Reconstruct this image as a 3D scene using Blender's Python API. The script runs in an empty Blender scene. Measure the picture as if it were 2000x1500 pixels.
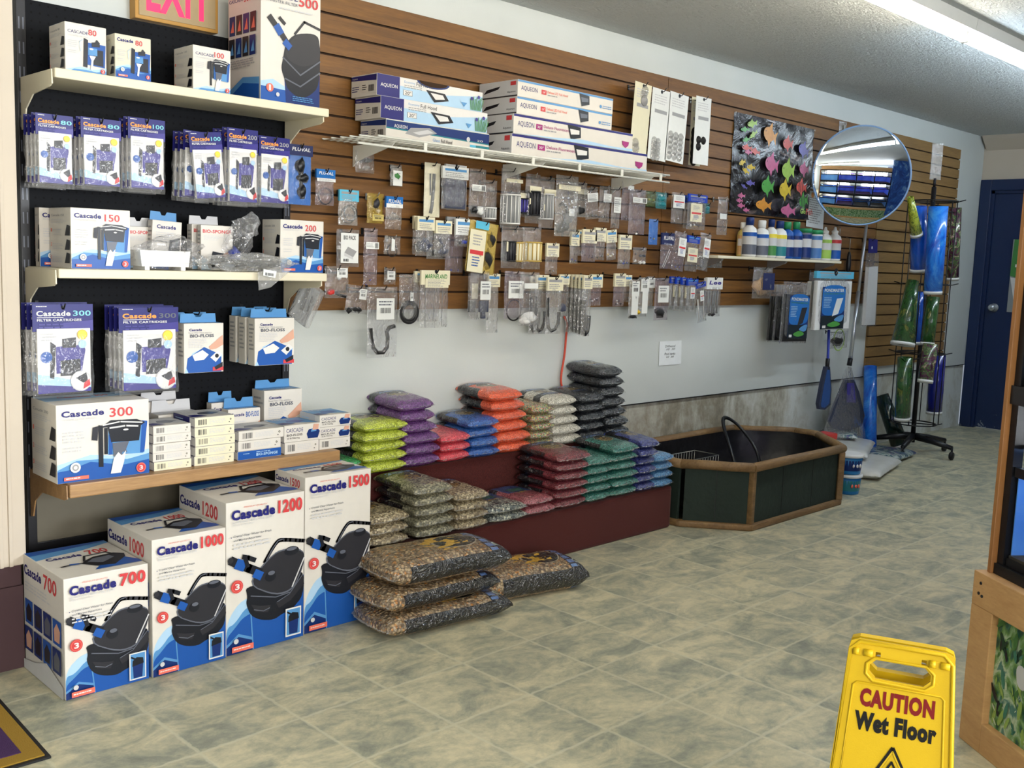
import bpy, bmesh, math, random
from mathutils import Vector, Matrix, noise
from mathutils.geometry import tessellate_polygon
PI = math.pi
SC = bpy.context.scene
COL = SC.collection
random.seed(7)

# ------------------------------------------------------------------ camera
FPX, PITCH, ROLL, YAW = 1973.3, -0.12399, 0.035706, 0.7814
CAM = Vector((0.0, -3.40839, 1.30047))
def _basis():
    cy, sy = math.cos(YAW), math.sin(YAW)
    f = Vector((sy*math.cos(PITCH), cy*math.cos(PITCH), math.sin(PITCH)))
    r = Vector((cy, -sy, 0)); u = r.cross(f)
    c, s = math.cos(ROLL), math.sin(ROLL)
    return c*r+s*u, -s*r+c*u, f
CR, CU, CF = _basis()
cd = bpy.data.cameras.new('camera'); cam = bpy.data.objects.new('camera', cd); COL.objects.link(cam)
cd.sensor_width = 36.0; cd.sensor_fit = 'HORIZONTAL'; cd.lens = 36.0*FPX/2000.0
cd.clip_start = 0.05; cd.clip_end = 60
m4 = Matrix.Identity(4)
for i in range(3):
    m4[i][0] = CR[i]; m4[i][1] = CU[i]; m4[i][2] = -CF[i]; m4[i][3] = CAM[i]
cam.matrix_world = m4
SC.camera = cam
def at(px, py, ax, val):
    """photo pixel -> point where its line of sight meets the real plane ax=val"""
    v = CF*FPX + CR*(px-1000) - CU*(py-750)
    i = 'xyz'.index(ax); t = (val-CAM[i])/v[i]
    return CAM + v*t

# ------------------------------------------------------------------ colour management, world
SC.view_settings.view_transform = 'Standard'
SC.view_settings.look = 'None'
SC.view_settings.exposure = 0.0
SC.view_settings.gamma = 1.0
SC.view_settings.use_curve_mapping = False
try:
    SC.cycles.transparent_max_bounces = 28
    SC.cycles.max_bounces = 10
    SC.cycles.diffuse_bounces = 5
    SC.cycles.glossy_bounces = 4
    SC.cycles.sample_clamp_indirect = 6.0
except Exception: pass
w = bpy.data.worlds.new('world'); SC.world = w; w.use_nodes = True
w.node_tree.nodes['Background'].inputs[0].default_value = (0.75, 0.85, 1.0, 1)
w.node_tree.nodes['Background'].inputs[1].default_value = 0.4

TUBE_POWER = 48.0      # emission of the fluorescent ceiling tubes
FILL_POWER = 20.0     # fill lamps added outside the windows assumed behind the camera

# ------------------------------------------------------------------ materials
def lin(c):
    c = c/255.0
    return c/12.92 if c <= 0.04045 else ((c+0.055)/1.055)**2.4
def rgb(r, g, b): return (lin(r), lin(g), lin(b), 1.0)
M = {}
def newmat(name):
    m = bpy.data.materials.new(name); m.use_nodes = True
    nt = m.node_tree; b = nt.nodes['Principled BSDF']
    M[name] = m
    return m, nt, b
def mat(name, col, rough=0.5, metal=0.0, var=0.06, vscale=25.0, bump=0.0, bscale=80.0, coat=0.0, spec=0.3, emit=0.0, ecol=None):
    m, nt, b = newmat(name)
    c = rgb(*col)
    b.inputs['Roughness'].default_value = rough
    b.inputs['Metallic'].default_value = metal
    b.inputs['Specular IOR Level'].default_value = spec
    b.inputs['Coat Weight'].default_value = coat
    b.inputs['Coat Roughness'].default_value = 0.12
    b.inputs['Base Color'].default_value = c
    if var or bump:
        tc = nt.nodes.new('ShaderNodeTexCoord')
        no = nt.nodes.new('ShaderNodeTexNoise'); no.inputs['Scale'].default_value = vscale; no.inputs['Detail'].default_value = 3
        nt.links.new(tc.outputs['Object'], no.inputs['Vector'])
        if var:
            mx = nt.nodes.new('ShaderNodeMix'); mx.data_type = 'RGBA'
            mx.inputs[6].default_value = tuple(min(1, v*(1-var)) for v in c[:3])+(1,)
            mx.inputs[7].default_value = tuple(min(1, v*(1+var)) for v in c[:3])+(1,)
            nt.links.new(no.outputs[0], mx.inputs[0]); nt.links.new(mx.outputs[2], b.inputs['Base Color'])
        if bump:
            n2 = nt.nodes.new('ShaderNodeTexNoise'); n2.inputs['Scale'].default_value = bscale; n2.inputs['Detail'].default_value = 2
            nt.links.new(tc.outputs['Object'], n2.inputs['Vector'])
            bp = nt.nodes.new('ShaderNodeBump'); bp.inputs['Strength'].default_value = bump; bp.inputs['Distance'].default_value = 0.01
            nt.links.new(n2.outputs[0], bp.inputs['Height']); nt.links.new(bp.outputs[0], b.inputs['Normal'])
    if emit:
        b.inputs['Emission Color'].default_value = rgb(*(ecol or col)); b.inputs['Emission Strength'].default_value = emit
    return m
def N(nt, typ, **kw):
    n = nt.nodes.new(typ)
    for k, v in kw.items(): setattr(n, k, v)
    return n
def mth(nt, op, a, b=None, c=None):
    n = N(nt, 'ShaderNodeMath', operation=op)
    for i, x in enumerate((a, b, c)):
        if x is None: continue
        if isinstance(x, (int, float)): n.inputs[i].default_value = x
        else: nt.links.new(x, n.inputs[i])
    return n.outputs[0]
def mixc(nt, fac, a, b):
    n = N(nt, 'ShaderNodeMix', data_type='RGBA')
    for i, x in ((0, fac), (6, a), (7, b)):
        if isinstance(x, (int, float, tuple)): n.inputs[i].default_value = x
        else: nt.links.new(x, n.inputs[i])
    return n.outputs[2]
def noise_n(nt, vec, scale, detail=3, rough=0.5, dist=0.0):
    n = N(nt, 'ShaderNodeTexNoise'); n.inputs['Scale'].default_value = scale; n.inputs['Detail'].default_value = detail
    n.inputs['Roughness'].default_value = rough; n.inputs['Distortion'].default_value = dist
    nt.links.new(vec, n.inputs['Vector']); return n.outputs[0]
def ramp(nt, fac, stops):
    n = N(nt, 'ShaderNodeValToRGB'); nt.links.new(fac, n.inputs[0]); cr = n.color_ramp
    while len(cr.elements) < len(stops): cr.elements.new(0.5)
    for e, (p, c) in zip(cr.elements, stops): e.position = p; e.color = c
    return n.outputs[0]
def coords(nt, out='Object', scale=(1, 1, 1)):
    tc = N(nt, 'ShaderNodeTexCoord'); mp = N(nt, 'ShaderNodeMapping'); mp.inputs['Scale'].default_value = scale
    nt.links.new(tc.outputs[out], mp.inputs[0]); return mp.outputs[0]
def bumpn(nt, h, b, strength=0.3, dist=0.01):
    bp = N(nt, 'ShaderNodeBump'); bp.inputs['Strength'].default_value = strength; bp.inputs['Distance'].default_value = dist
    nt.links.new(h, bp.inputs['Height']); nt.links.new(bp.outputs[0], b.inputs['Normal'])

def wood(name, c1, c2, rough=0.45, stretch=(1.2, 18, 18), bump=0.15, scale=2.2, grain=0.35):
    m, nt, b = newmat(name)
    v = coords(nt, 'Object', stretch)
    n1 = noise_n(nt, v, scale, 6, 0.6, 0.6); n2 = noise_n(nt, v, scale*7, 3, 0.6)
    f = mth(nt, 'ADD', mth(nt, 'MULTIPLY', n1, 1-grain), mth(nt, 'MULTIPLY', n2, grain))
    nt.links.new(ramp(nt, f, [(0.3, rgb(*c1)), (0.7, rgb(*c2))]), b.inputs['Base Color'])
    b.inputs['Roughness'].default_value = rough
    bumpn(nt, f, b, bump, 0.004)
    return m

# flat colours for printing and plastics
for nm, c, r in [
    ('box_white', (212, 207, 199), .42), ('box_cream', (208, 202, 182), .45), ('print_navy', (30, 30, 105), .4), ('print_red', (196, 62, 66), .4),
    ('print_grey', (150, 150, 152), .5), ('print_lightgrey', (196, 196, 198), .5), ('print_dark', (24, 26, 34), .35), ('print_ink', (40, 40, 46), .4),
    ('print_blue', (26, 80, 158), .38), ('print_deepblue', (18, 44, 104), .38), ('print_sky', (84, 140, 192), .4), ('print_paleblue', (168, 200, 226), .4),
    ('print_purple', (58, 52, 132), .35), ('print_orange', (232, 150, 60), .4), ('print_teal', (120, 190, 200), .4), ('print_gold', (206, 170, 62), .4),
    ('print_skin', (206, 158, 136), .5), ('print_white', (218, 216, 214), .4), ('print_salmon', (222, 110, 92), .4), ('print_midgrey', (92, 96, 108), .35),
    ('print_green', (70, 130, 70), .4), ('print_pink', (220, 120, 170), .4), ('print_yellow', (226, 208, 70), .4), ('print_magenta', (150, 40, 110), .4),
    ('card_cream', (220, 214, 186), .55), ('card_white', (222, 224, 222), .5), ('card_blue', (30, 104, 178), .4), ('card_cyan', (88, 176, 208), .4),
    ('card_navy', (34, 42, 84), .4), ('card_royal', (24, 60, 170), .3), ('card_teal', (40, 120, 130), .4), ('card_yellow', (196, 178, 104), .5),
    ('card_grey', (140, 144, 146), .5), ('plastic_black', (22, 23, 27), .3), ('plastic_grey', (120, 122, 124), .4), ('plastic_white', (226, 226, 224), .35),
    ('plastic_blue', (40, 56, 150), .35), ('foam_slate', (62, 66, 84), .9), ('rubber_black', (28, 28, 30), .6), ('plastic_yellow', (206, 170, 40), .4),
    ('brass', (190, 160, 80), .35), ('door_blue', (22, 46, 96), .45), ('rim_blue', (120, 150, 190), .3), ('plastic_red', (190, 50, 46), .35), ('bucket_blue', (36, 116, 176), .35),
    ('plastic_green', (40, 130, 84), .35), ('bottle_blue', (70, 112, 168), .4), ('bottle_lime', (150, 186, 84), .4), ('paper', (222, 226, 228), .7),
    ('purple_wall', (76, 56, 60), .85), ('kick_beige', (104, 99, 86), .7), ('pack_blue', (26, 96, 176), .3)]:
    mat(nm, c, r, var=0.05)
mat('shelf_cream', (216, 208, 184), .45, var=.04, vscale=8)
mat('steel_black', (26, 26, 30), .4, var=.2, vscale=60)
mat('wire_white', (224, 224, 216), .35, var=.03)
mat('chrome', (200, 204, 210), .18, 1.0, var=.02)
mat('aluminium', (190, 194, 200), .3, .8, var=.03)
mat('mirror_glass', (240, 244, 248), .015, 1.0, var=0)
mat('hook_black', (20, 20, 22), .35, .3)
mat('hook_steel', (150, 150, 145), .3, .8)
mat('cable_red', (196, 72, 52), .45)
mat('sign_yellow', (196, 162, 16), .5, var=.03, bump=.05, bscale=400)
mat('sign_red', (112, 12, 16), .7)
mat('sign_black', (8, 8, 8), .7)
mat('exit_red', (255, 40, 80), .4, emit=1.6, var=0)
mat('exit_tan', (170, 148, 112), .5)
mat('exit_frame', (186, 140, 70), .5)
mat('liner_black', (20, 19, 22), .35, var=.3, vscale=12, bump=.5, bscale=14)

def film_mat(name, tint=(210, 212, 216), body=0.14, gloss=0.5, wr=0.6, bs=45.0):
    """thin clear plastic: mostly see-through, a little haze, crisp wrinkled reflections"""
    m, nt, b = newmat(name); out = nt.nodes['Material Output']
    nt.nodes.remove(b)
    v = coords(nt, 'Object', (1, 1, .55))
    h = mth(nt, 'ADD', noise_n(nt, v, bs, 2, .5, 1.6), mth(nt, 'MULTIPLY', noise_n(nt, v, bs*3.3, 1), .3))
    bp = N(nt, 'ShaderNodeBump'); bp.inputs['Strength'].default_value = wr; bp.inputs['Distance'].default_value = .012
    nt.links.new(h, bp.inputs['Height'])
    tr = N(nt, 'ShaderNodeBsdfTransparent'); tr.inputs[0].default_value = (.96, .96, .965, 1)
    df = N(nt, 'ShaderNodeBsdfDiffuse'); df.inputs[0].default_value = rgb(*tint)
    gl = N(nt, 'ShaderNodeBsdfAnisotropic'); gl.inputs['Roughness'].default_value = .12; gl.inputs[0].default_value = (1, 1, 1, 1)
    fr = N(nt, 'ShaderNodeFresnel'); fr.inputs[0].default_value = 1.5
    for s in (df, gl, fr): nt.links.new(bp.outputs[0], s.inputs['Normal'])
    a = N(nt, 'ShaderNodeMixShader'); a.inputs[0].default_value = body
    nt.links.new(tr.outputs[0], a.inputs[1]); nt.links.new(df.outputs[0], a.inputs[2])
    c = N(nt, 'ShaderNodeMixShader'); ge = N(nt, 'ShaderNodeNewGeometry'); nt.links.new(mth(nt, 'MULTIPLY', mth(nt, 'MULTIPLY', fr.outputs[0], gloss*2.2), mth(nt, 'SUBTRACT', 1.0, ge.outputs['Backfacing'])), c.inputs[0])
    nt.links.new(a.outputs[0], c.inputs[1]); nt.links.new(gl.outputs[0], c.inputs[2])
    nt.links.new(c.outputs[0], out.inputs[0])
    return m
film_mat('film', (206, 206, 208), .11, .8, .9, 38); film_mat('film_hazy', (200, 200, 198), .24, .85, .9, 38); film_mat('film_lilac', (168, 156, 168), .2, .7, .8); film_mat('film_clear', (220, 220, 220), .05, .45)
film_mat('film_green', (90, 120, 70), .35, .5); film_mat('film_amber', (190, 160, 60), .4, .5); film_mat('film_teal', (60, 150, 160), .45, .5)
def glass_mat():
    m, nt, b = newmat('glass'); out = nt.nodes['Material Output']; nt.nodes.remove(b)
    tr = N(nt, 'ShaderNodeBsdfTransparent'); gl = N(nt, 'ShaderNodeBsdfAnisotropic'); gl.inputs['Roughness'].default_value = .02
    mx = N(nt, 'ShaderNodeMixShader'); fr = N(nt, 'ShaderNodeFresnel'); ge = N(nt, 'ShaderNodeNewGeometry'); nt.links.new(mth(nt, 'MULTIPLY', fr.outputs[0], mth(nt, 'SUBTRACT', 1.0, ge.outputs['Backfacing'])), mx.inputs[0])
    nt.links.new(tr.outputs[0], mx.inputs[1]); nt.links.new(gl.outputs[0], mx.inputs[2]); nt.links.new(mx.outputs[0], out.inputs[0])
glass_mat()

# ------------------------------------------------------------------ mesh builder
class MB:
    def __init__(s): s.v = []; s.f = []; s.m = []; s.mats = []; s.uv = {}; s.sm = []
    def mi(s, name):
        if name not in s.mats: s.mats.append(name)
        return s.mats.index(name)
    def face(s, idx, mt, smooth=False, uv=None):
        if uv: s.uv[len(s.f)] = uv
        s.f.append(tuple(idx)); s.m.append(s.mi(mt)); s.sm.append(smooth)
    def pts(s, P):
        k = len(s.v); s.v.extend([tuple(p) for p in P]); return k
    def quad(s, a, b, c, d, mt): k = s.pts((a, b, c, d)); s.face((k, k+1, k+2, k+3), mt)
    def box(s, x0, y0, z0, x1, y1, z1, mt, bev=0.0, top=None, front=None, X=None):
        """X: optional Matrix applied to the corners"""
        if x0 > x1: x0, x1 = x1, x0
        if y0 > y1: y0, y1 = y1, y0
        if z0 > z1: z0, z1 = z1, z0
        b = min(bev, (x1-x0)/2.01, (y1-y0)/2.01, (z1-z0)/2.01)
        T = (lambda p: X @ Vector(p)) if X else (lambda p: p)
        if b <= 0:
            P = [(x, y, z) for z in (z0, z1) for y in (y0, y1) for x in (x0, x1)]
            k = s.pts([T(p) for p in P])
            for q, mm in (((0, 2, 3, 1), mt), ((4, 5, 7, 6), top or mt), ((0, 1, 5, 4), front or mt), ((2, 6, 7, 3), mt), ((0, 4, 6, 2), mt), ((1, 3, 7, 5), mt)):
                s.face([k+i for i in q], mm)
            return
        bm = bmesh.new(); bmesh.ops.create_cube(bm, size=1)
        for v in bm.verts: v.co = Vector(((x0+x1)/2+v.co.x*(x1-x0), (y0+y1)/2+v.co.y*(y1-y0), (z0+z1)/2+v.co.z*(z1-z0)))
        bmesh.ops.bevel(bm, geom=list(bm.edges)+list(bm.verts), offset=b, segments=2, affect='EDGES', profile=.6)
        s.bm(bm, mt, X)
    def bm(s, bm, mt, X=None, smooth=False):
        bm.verts.ensure_lookup_table()
        k = s.pts([(X @ v.co if X else v.co) for v in bm.verts])
        for i, v in enumerate(bm.verts): v.index = i
        for f in bm.faces: s.face([k+v.index for v in f.verts], mt, smooth)
        bm.free()
    def tube(s, path, r, mt, seg=8, cap=True, closed=False, smooth=True):
        P = [Vector(p) for p in path]; n = len(P); R = r if isinstance(r, (list, tuple)) else [r]*n
        k0 = len(s.v); up = None
        for i, p in enumerate(P):
            if closed: t = P[(i+1) % n]-P[i-1]
            else: t = (P[min(i+1, n-1)]-P[max(i-1, 0)])
            t = t.normalized() if t.length > 1e-9 else Vector((0, 0, 1))
            if up is None: up = Vector((0, 0, 1)) if abs(t.z) < .9 else Vector((1, 0, 0))
            a = t.cross(up)
            if a.length < 1e-6: a = t.cross(Vector((0, 1, 0)))
            a.normalize(); b = t.cross(a).normalized(); up = -b if (-b).dot(up) > 0 else b
            s.pts([p+(a*math.cos(2*PI*j/seg)+b*math.sin(2*PI*j/seg))*R[i] for j in range(seg)])
        for i in range(n if closed else n-1):
            A = k0+i*seg; B = k0+((i+1) % n)*seg
            for j in range(seg): s.face((A+j, A+(j+1) % seg, B+(j+1) % seg, B+j), mt, smooth)
        if cap and not closed:
            s.face([k0+j for j in range(seg)][::-1], mt); s.face([k0+(n-1)*seg+j for j in range(seg)], mt)
    def lathe(s, prof, mt, seg=20, c=(0, 0, 0), axis='z', smooth=True, mts=None):
        k0 = len(s.v)
        for r, h in prof:
            for j in range(seg):
                a = 2*PI*j/seg; x, y = r*math.cos(a), r*math.sin(a)
                p = {'z': (x, y, h), 'y': (x, h, y), 'x': (h, x, y)}[axis]
                s.pts([(c[0]+p[0], c[1]+p[1], c[2]+p[2])])
        for i in range(len(prof)-1):
            for j in range(seg):
                A = k0+i*seg; B = A+seg
                s.face((A+j, A+(j+1) % seg, B+(j+1) % seg, B+j), mts[i] if mts else mt, smooth)
        if prof[0][0] > 1e-5: s.face([k0+j for j in range(seg)][::-1], mts[0] if mts else mt)
        if prof[-1][0] > 1e-5: s.face([k0+(len(prof)-1)*seg+j for j in range(seg)], mts[-1] if mts else mt)
    def blob(s, c, r, mt, seed=0, amp=.2, sub=2, fr=2.0):
        bm = bmesh.new(); bmesh.ops.create_icosphere(bm, subdivisions=sub, radius=1)
        for v in bm.verts:
            d = 1+amp*noise.noise(v.co*fr+Vector((seed*3.1, seed, 0)))*2
            v.co = Vector((c[0]+v.co.x*r[0]*d, c[1]+v.co.y*r[1]*d, c[2]+v.co.z*r[2]*d))
        s.bm(bm, mt, None, True)
    def prism(s, pts2, y0, y1, mt, ax='y', mside=None, X=None):
        """extrude a 2-D outline (x,z) between y0 and y1"""
        T = {'y': lambda a, b, d: (a, d, b), 'x': lambda a, b, d: (d, a, b), 'z': lambda a, b, d: (a, b, d)}[ax]
        V2 = [Vector((a, b, 0)) for a, b in pts2]; n = len(pts2)
        f = (lambda p: X @ Vector(p)) if X else (lambda p: p)
        k = s.pts([f(T(a, b, y0)) for a, b in pts2]+[f(T(a, b, y1)) for a, b in pts2])
        for t in tessellate_polygon([V2]):
            s.face([k+i for i in t], mt); s.face([k+n+i for i in t][::-1], mt)
        for i in range(n): s.face((k+i, k+(i+1) % n, k+n+(i+1) % n, k+n+i), mside or mt)
    def build(s, name, parent=None, loc=(0, 0, 0), rz=0.0, rot=None):
        me = bpy.data.meshes.new(name); me.from_pydata([tuple(v) for v in s.v], [], s.f)
        for nm in s.mats: me.materials.append(M[nm])
        me.polygons.foreach_set('material_index', s.m)
        me.polygons.foreach_set('use_smooth', s.sm)
        if s.uv:
            ul = me.uv_layers.new(name='UVMap')
            for fi, uv in s.uv.items():
                p = me.polygons[fi]
                for j, li in enumerate(p.loop_indices): ul.data[li].uv = uv[j]
        me.update()
        o = bpy.data.objects.new(name, me); COL.objects.link(o)
        o.location = loc; o.rotation_euler = rot if rot else (0, 0, rz)
        if parent: o.parent = parent
        return o
def tag(o, label, cat, group=None):
    o['label'] = label; o['category'] = cat
    if group: o['group'] = group
    return o
def thing(name, label, cat, loc=(0, 0, 0), rz=0.0, group=None, rot=None):
    o = bpy.data.objects.new(name, None); o.empty_display_size = .05; COL.objects.link(o)
    o.location = loc; o.rotation_euler = rot if rot else (0, 0, rz)
    return tag(o, label, cat, group)
def struct(o): o['kind'] = 'structure'; return o
def copy_tree(root, loc=None, rz=None, label=None, rot=None):
    r = root.copy(); COL.objects.link(r)
    if loc is not None: r.location = loc
    if rz is not None: r.rotation_euler = (0, 0, rz)
    if rot is not None: r.rotation_euler = rot
    if label: r['label'] = label
    for ch in list(root.children):
        c = ch.copy(); COL.objects.link(c); c.parent = r
        for g in list(ch.children):
            d = g.copy(); COL.objects.link(d); d.parent = c
    return r

# ------------------------------------------------------------------ printed artwork (flat ink on a face)
_TX = {}
def text_mesh(s, bold=0.0, italic=0.0):
    key = (s, bold, italic)
    if key in _TX: return _TX[key]
    cu = bpy.data.curves.new('lettering', 'FONT'); cu.body = s; cu.offset = bold; cu.shear = italic; cu.resolution_u = 3; cu.space_character = 1.0+bold*2
    ob = bpy.data.objects.new('lettering', cu); COL.objects.link(ob)
    me = ob.to_mesh()
    V = [(v.co.x, v.co.y) for v in me.vertices]; F = [tuple(p.vertices) for p in me.polygons]
    ob.to_mesh_clear(); bpy.data.objects.remove(ob); bpy.data.curves.remove(cu)
    xs = [a for a, _ in V] or [0, 1]; ys = [b for _, b in V] or [0, 1]
    _TX[key] = (V, F, min(xs), min(ys), max(xs)-min(xs) or 1, max(ys)-min(ys) or 1)
    return _TX[key]
def chaikin(pts, n=2):
    for _ in range(n):
        q = []
        for a, b in zip(pts, pts[1:]+pts[:1]): q += [(a[0]*.78+b[0]*.22, a[1]*.78+b[1]*.22), (a[0]*.22+b[0]*.78, a[1]*.22+b[1]*.78)]
        pts = q
    return pts
def smooth_line(pts, n=2):
    for _ in range(n):
        q = [pts[0]]
        for a, b in zip(pts, pts[1:]): q += [(a[0]*.75+b[0]*.25, a[1]*.75+b[1]*.25), (a[0]*.25+b[0]*.75, a[1]*.25+b[1]*.75)]
        pts = q+[pts[-1]]
    return pts
class Art:
    """ink layers on the face with corner o, edges U (width) and V (height); x,y run 0..1"""
    def __init__(s, mb, o, U, V, n=None, eps=0.00025):
        s.mb = mb; s.o = Vector(o); s.U = Vector(U); s.V = Vector(V); s.n = Vector(n) if n else s.U.cross(s.V).normalized(); s.k = 0; s.eps = eps
        s.asp = s.V.length/s.U.length
    def P(s, x, y): return s.o+s.U*x+s.V*y+s.n*(s.eps*s.k+.0002)
    def poly(s, pts, mt):
        s.k += 1; k = s.mb.pts([s.P(x, y) for x, y in pts])
        for t in tessellate_polygon([[Vector((x, y, 0)) for x, y in pts]]): s.mb.face([k+i for i in t], mt)
    def soft(s, pts, mt): s.poly([(min(1, max(0, x)), max(0, y)) for x, y in chaikin(pts)], mt)
    def rect(s, x0, y0, x1, y1, mt):
        s.k += 1; k = s.mb.pts([s.P(x0, y0), s.P(x1, y0), s.P(x1, y1), s.P(x0, y1)]); s.mb.face((k, k+1, k+2, k+3), mt)
    def disc(s, x, y, rx, mt, ry=None, n=18):
        ry = ry if ry else rx/s.asp
        s.poly([(x+rx*math.cos(2*PI*i/n), y+ry*math.sin(2*PI*i/n)) for i in range(n)], mt)
    def line(s, pts, w, mt):
        s.k += 1
        for a, b in zip(pts, pts[1:]):
            dx, dy = b[0]-a[0], (b[1]-a[1])*s.asp; L = math.hypot(dx, dy) or 1
            nx, ny = -dy/L*w/2, dx/L*w/2/s.asp; ex, ey = dx/L*w*.3, dy/L*w*.3/s.asp
            k = s.mb.pts([s.P(a[0]-ex+nx, a[1]-ey+ny), s.P(a[0]-ex-nx, a[1]-ey-ny), s.P(b[0]+ex-nx, b[1]+ey-ny), s.P(b[0]+ex+nx, b[1]+ey+ny)])
            s.mb.face((k, k+1, k+2, k+3), mt)
    def text(s, t, x0, y0, x1, y1, mt, bold=0.0, italic=0.0):
        V, F, mx, my, w, h = text_mesh(t, bold, italic); s.k += 1
        k = s.mb.pts([s.P(x0+(a-mx)/w*(x1-x0), y0+(b-my)/h*(y1-y0)) for a, b in V])
        for f in F: s.mb.face([k+i for i in f], mt)
    def lines(s, x0, y0, x1, y1, n, mt, seed=1):
        """rows of small print"""
        r = random.Random(seed); dy = (y1-y0)/n; s.k += 1
        for i in range(n):
            y = y1-dy*(i+.65); x = x0; e = x1-(x1-x0)*r.random()*.35
            while x < e:
                q = min(e, x+(x1-x0)*(.05+.13*r.random()))
                k = s.mb.pts([s.P(x, y), s.P(q, y), s.P(q, y+dy*.42), s.P(x, y+dy*.42)]); s.mb.face((k, k+1, k+2, k+3), mt)
                x = q+(x1-x0)*.025
    def bars(s, x0, y0, x1, y1, mt, n=14, seed=2):
        r = random.Random(seed); s.k += 1; W = (x1-x0)/n
        for i in range(n):
            a = x0+i*W; b = a+W*(.25+.5*r.random())
            k = s.mb.pts([s.P(a, y0), s.P(b, y0), s.P(b, y1), s.P(a, y1)]); s.mb.face((k, k+1, k+2, k+3), mt)
# ================================================================== the room
RX0, RX1, RY0, RY1, RH = -2.6, 8.85, -6.6, 0.0, 2.44
def floor_mat():
    m, nt, b = newmat('vinyl_floor')
    v = coords(nt, 'Object'); sx = N(nt, 'ShaderNodeSeparateXYZ'); nt.links.new(v, sx.inputs[0])
    T = .3045
    gx = mth(nt, 'DIVIDE', mth(nt, 'SUBTRACT', sx.outputs[0], 1.498-T*20), T); gy = mth(nt, 'DIVIDE', mth(nt, 'SUBTRACT', sx.outputs[1], -.496-T*40), T)
    wob = mth(nt, 'MULTIPLY', mth(nt, 'SUBTRACT', noise_n(nt, v, 30, 2), .5), .05)
    fx = mth(nt, 'FRACT', mth(nt, 'ADD', gx, wob)); fy = mth(nt, 'FRACT', mth(nt, 'ADD', gy, wob))
    def edge(f): return mth(nt, 'MINIMUM', f, mth(nt, 'SUBTRACT', 1, f))
    d = mth(nt, 'MINIMUM', edge(fx), edge(fy))
    line = N(nt, 'ShaderNodeMapRange', interpolation_type='SMOOTHSTEP'); nt.links.new(d, line.inputs[0])
    line.inputs[1].default_value = .008; line.inputs[2].default_value = .026; line.inputs[3].default_value = 1; line.inputs[4].default_value = 0
    # each tile has its own slice of a stone pattern
    cmb = N(nt, 'ShaderNodeCombineXYZ'); nt.links.new(mth(nt, 'FLOOR', gx), cmb.inputs[0]); nt.links.new(mth(nt, 'FLOOR', gy), cmb.inputs[1])
    wn = N(nt, 'ShaderNodeTexWhiteNoise', noise_dimensions='3D'); nt.links.new(cmb.outputs[0], wn.inputs[0])
    va = N(nt, 'ShaderNodeVectorMath', operation='MULTIPLY_ADD'); nt.links.new(wn.outputs['Color'], va.inputs[0]); va.inputs[1].default_value = (9, 9, 9); nt.links.new(v, va.inputs[2])
    mp = N(nt, 'ShaderNodeMapping'); mp.inputs['Scale'].default_value = (1, 1.5, 1); nt.links.new(va.outputs[0], mp.inputs[0])
    n1 = noise_n(nt, mp.outputs[0], 5.0, 7, .66, .7); n2 = noise_n(nt, v, 38, 5, .7)
    n3 = noise_n(nt, mp.outputs[0], 11, 5, .65, 1.0)
    f = mth(nt, 'ADD', mth(nt, 'MULTIPLY', n1, .62), mth(nt, 'ADD', mth(nt, 'MULTIPLY', n2, .2), mth(nt, 'MULTIPLY', n3, .18)))
    c = ramp(nt, f, [(.34, rgb(118, 122, 112)), (.44, rgb(150, 151, 134)), (.52, rgb(182, 177, 150)), (.60, rgb(208, 198, 166)), (.7, rgb(190, 184, 156))])
    c2 = mixc(nt, mth(nt, 'MULTIPLY', line.outputs[0], .62), c, rgb(200, 196, 170))
    nt.links.new(c2, b.inputs['Base Color'])
    r = mth(nt, 'ADD', mth(nt, 'MULTIPLY', n2, .25), .30); nt.links.new(r, b.inputs['Roughness'])
    b.inputs['Specular IOR Level'].default_value = .4
    bumpn(nt, mth(nt, 'SUBTRACT', mth(nt, 'MULTIPLY', f, .6), mth(nt, 'MULTIPLY', line.outputs[0], .3)), b, .35, .003)
floor_mat()
def ceiling_mat():
    m, nt, b = newmat('textured_ceiling'); v = coords(nt, 'Object', (1, 2.2, 1))
    n1 = noise_n(nt, v, 16, 5, .6, 1.5); n2 = noise_n(nt, v, 60, 3)
    f = mth(nt, 'ADD', n1, mth(nt, 'MULTIPLY', n2, .4))
    b.inputs['Base Color'].default_value = rgb(198, 202, 202); b.inputs['Roughness'].default_value = .9
    bumpn(nt, f, b, .8, .022)
ceiling_mat()
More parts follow.
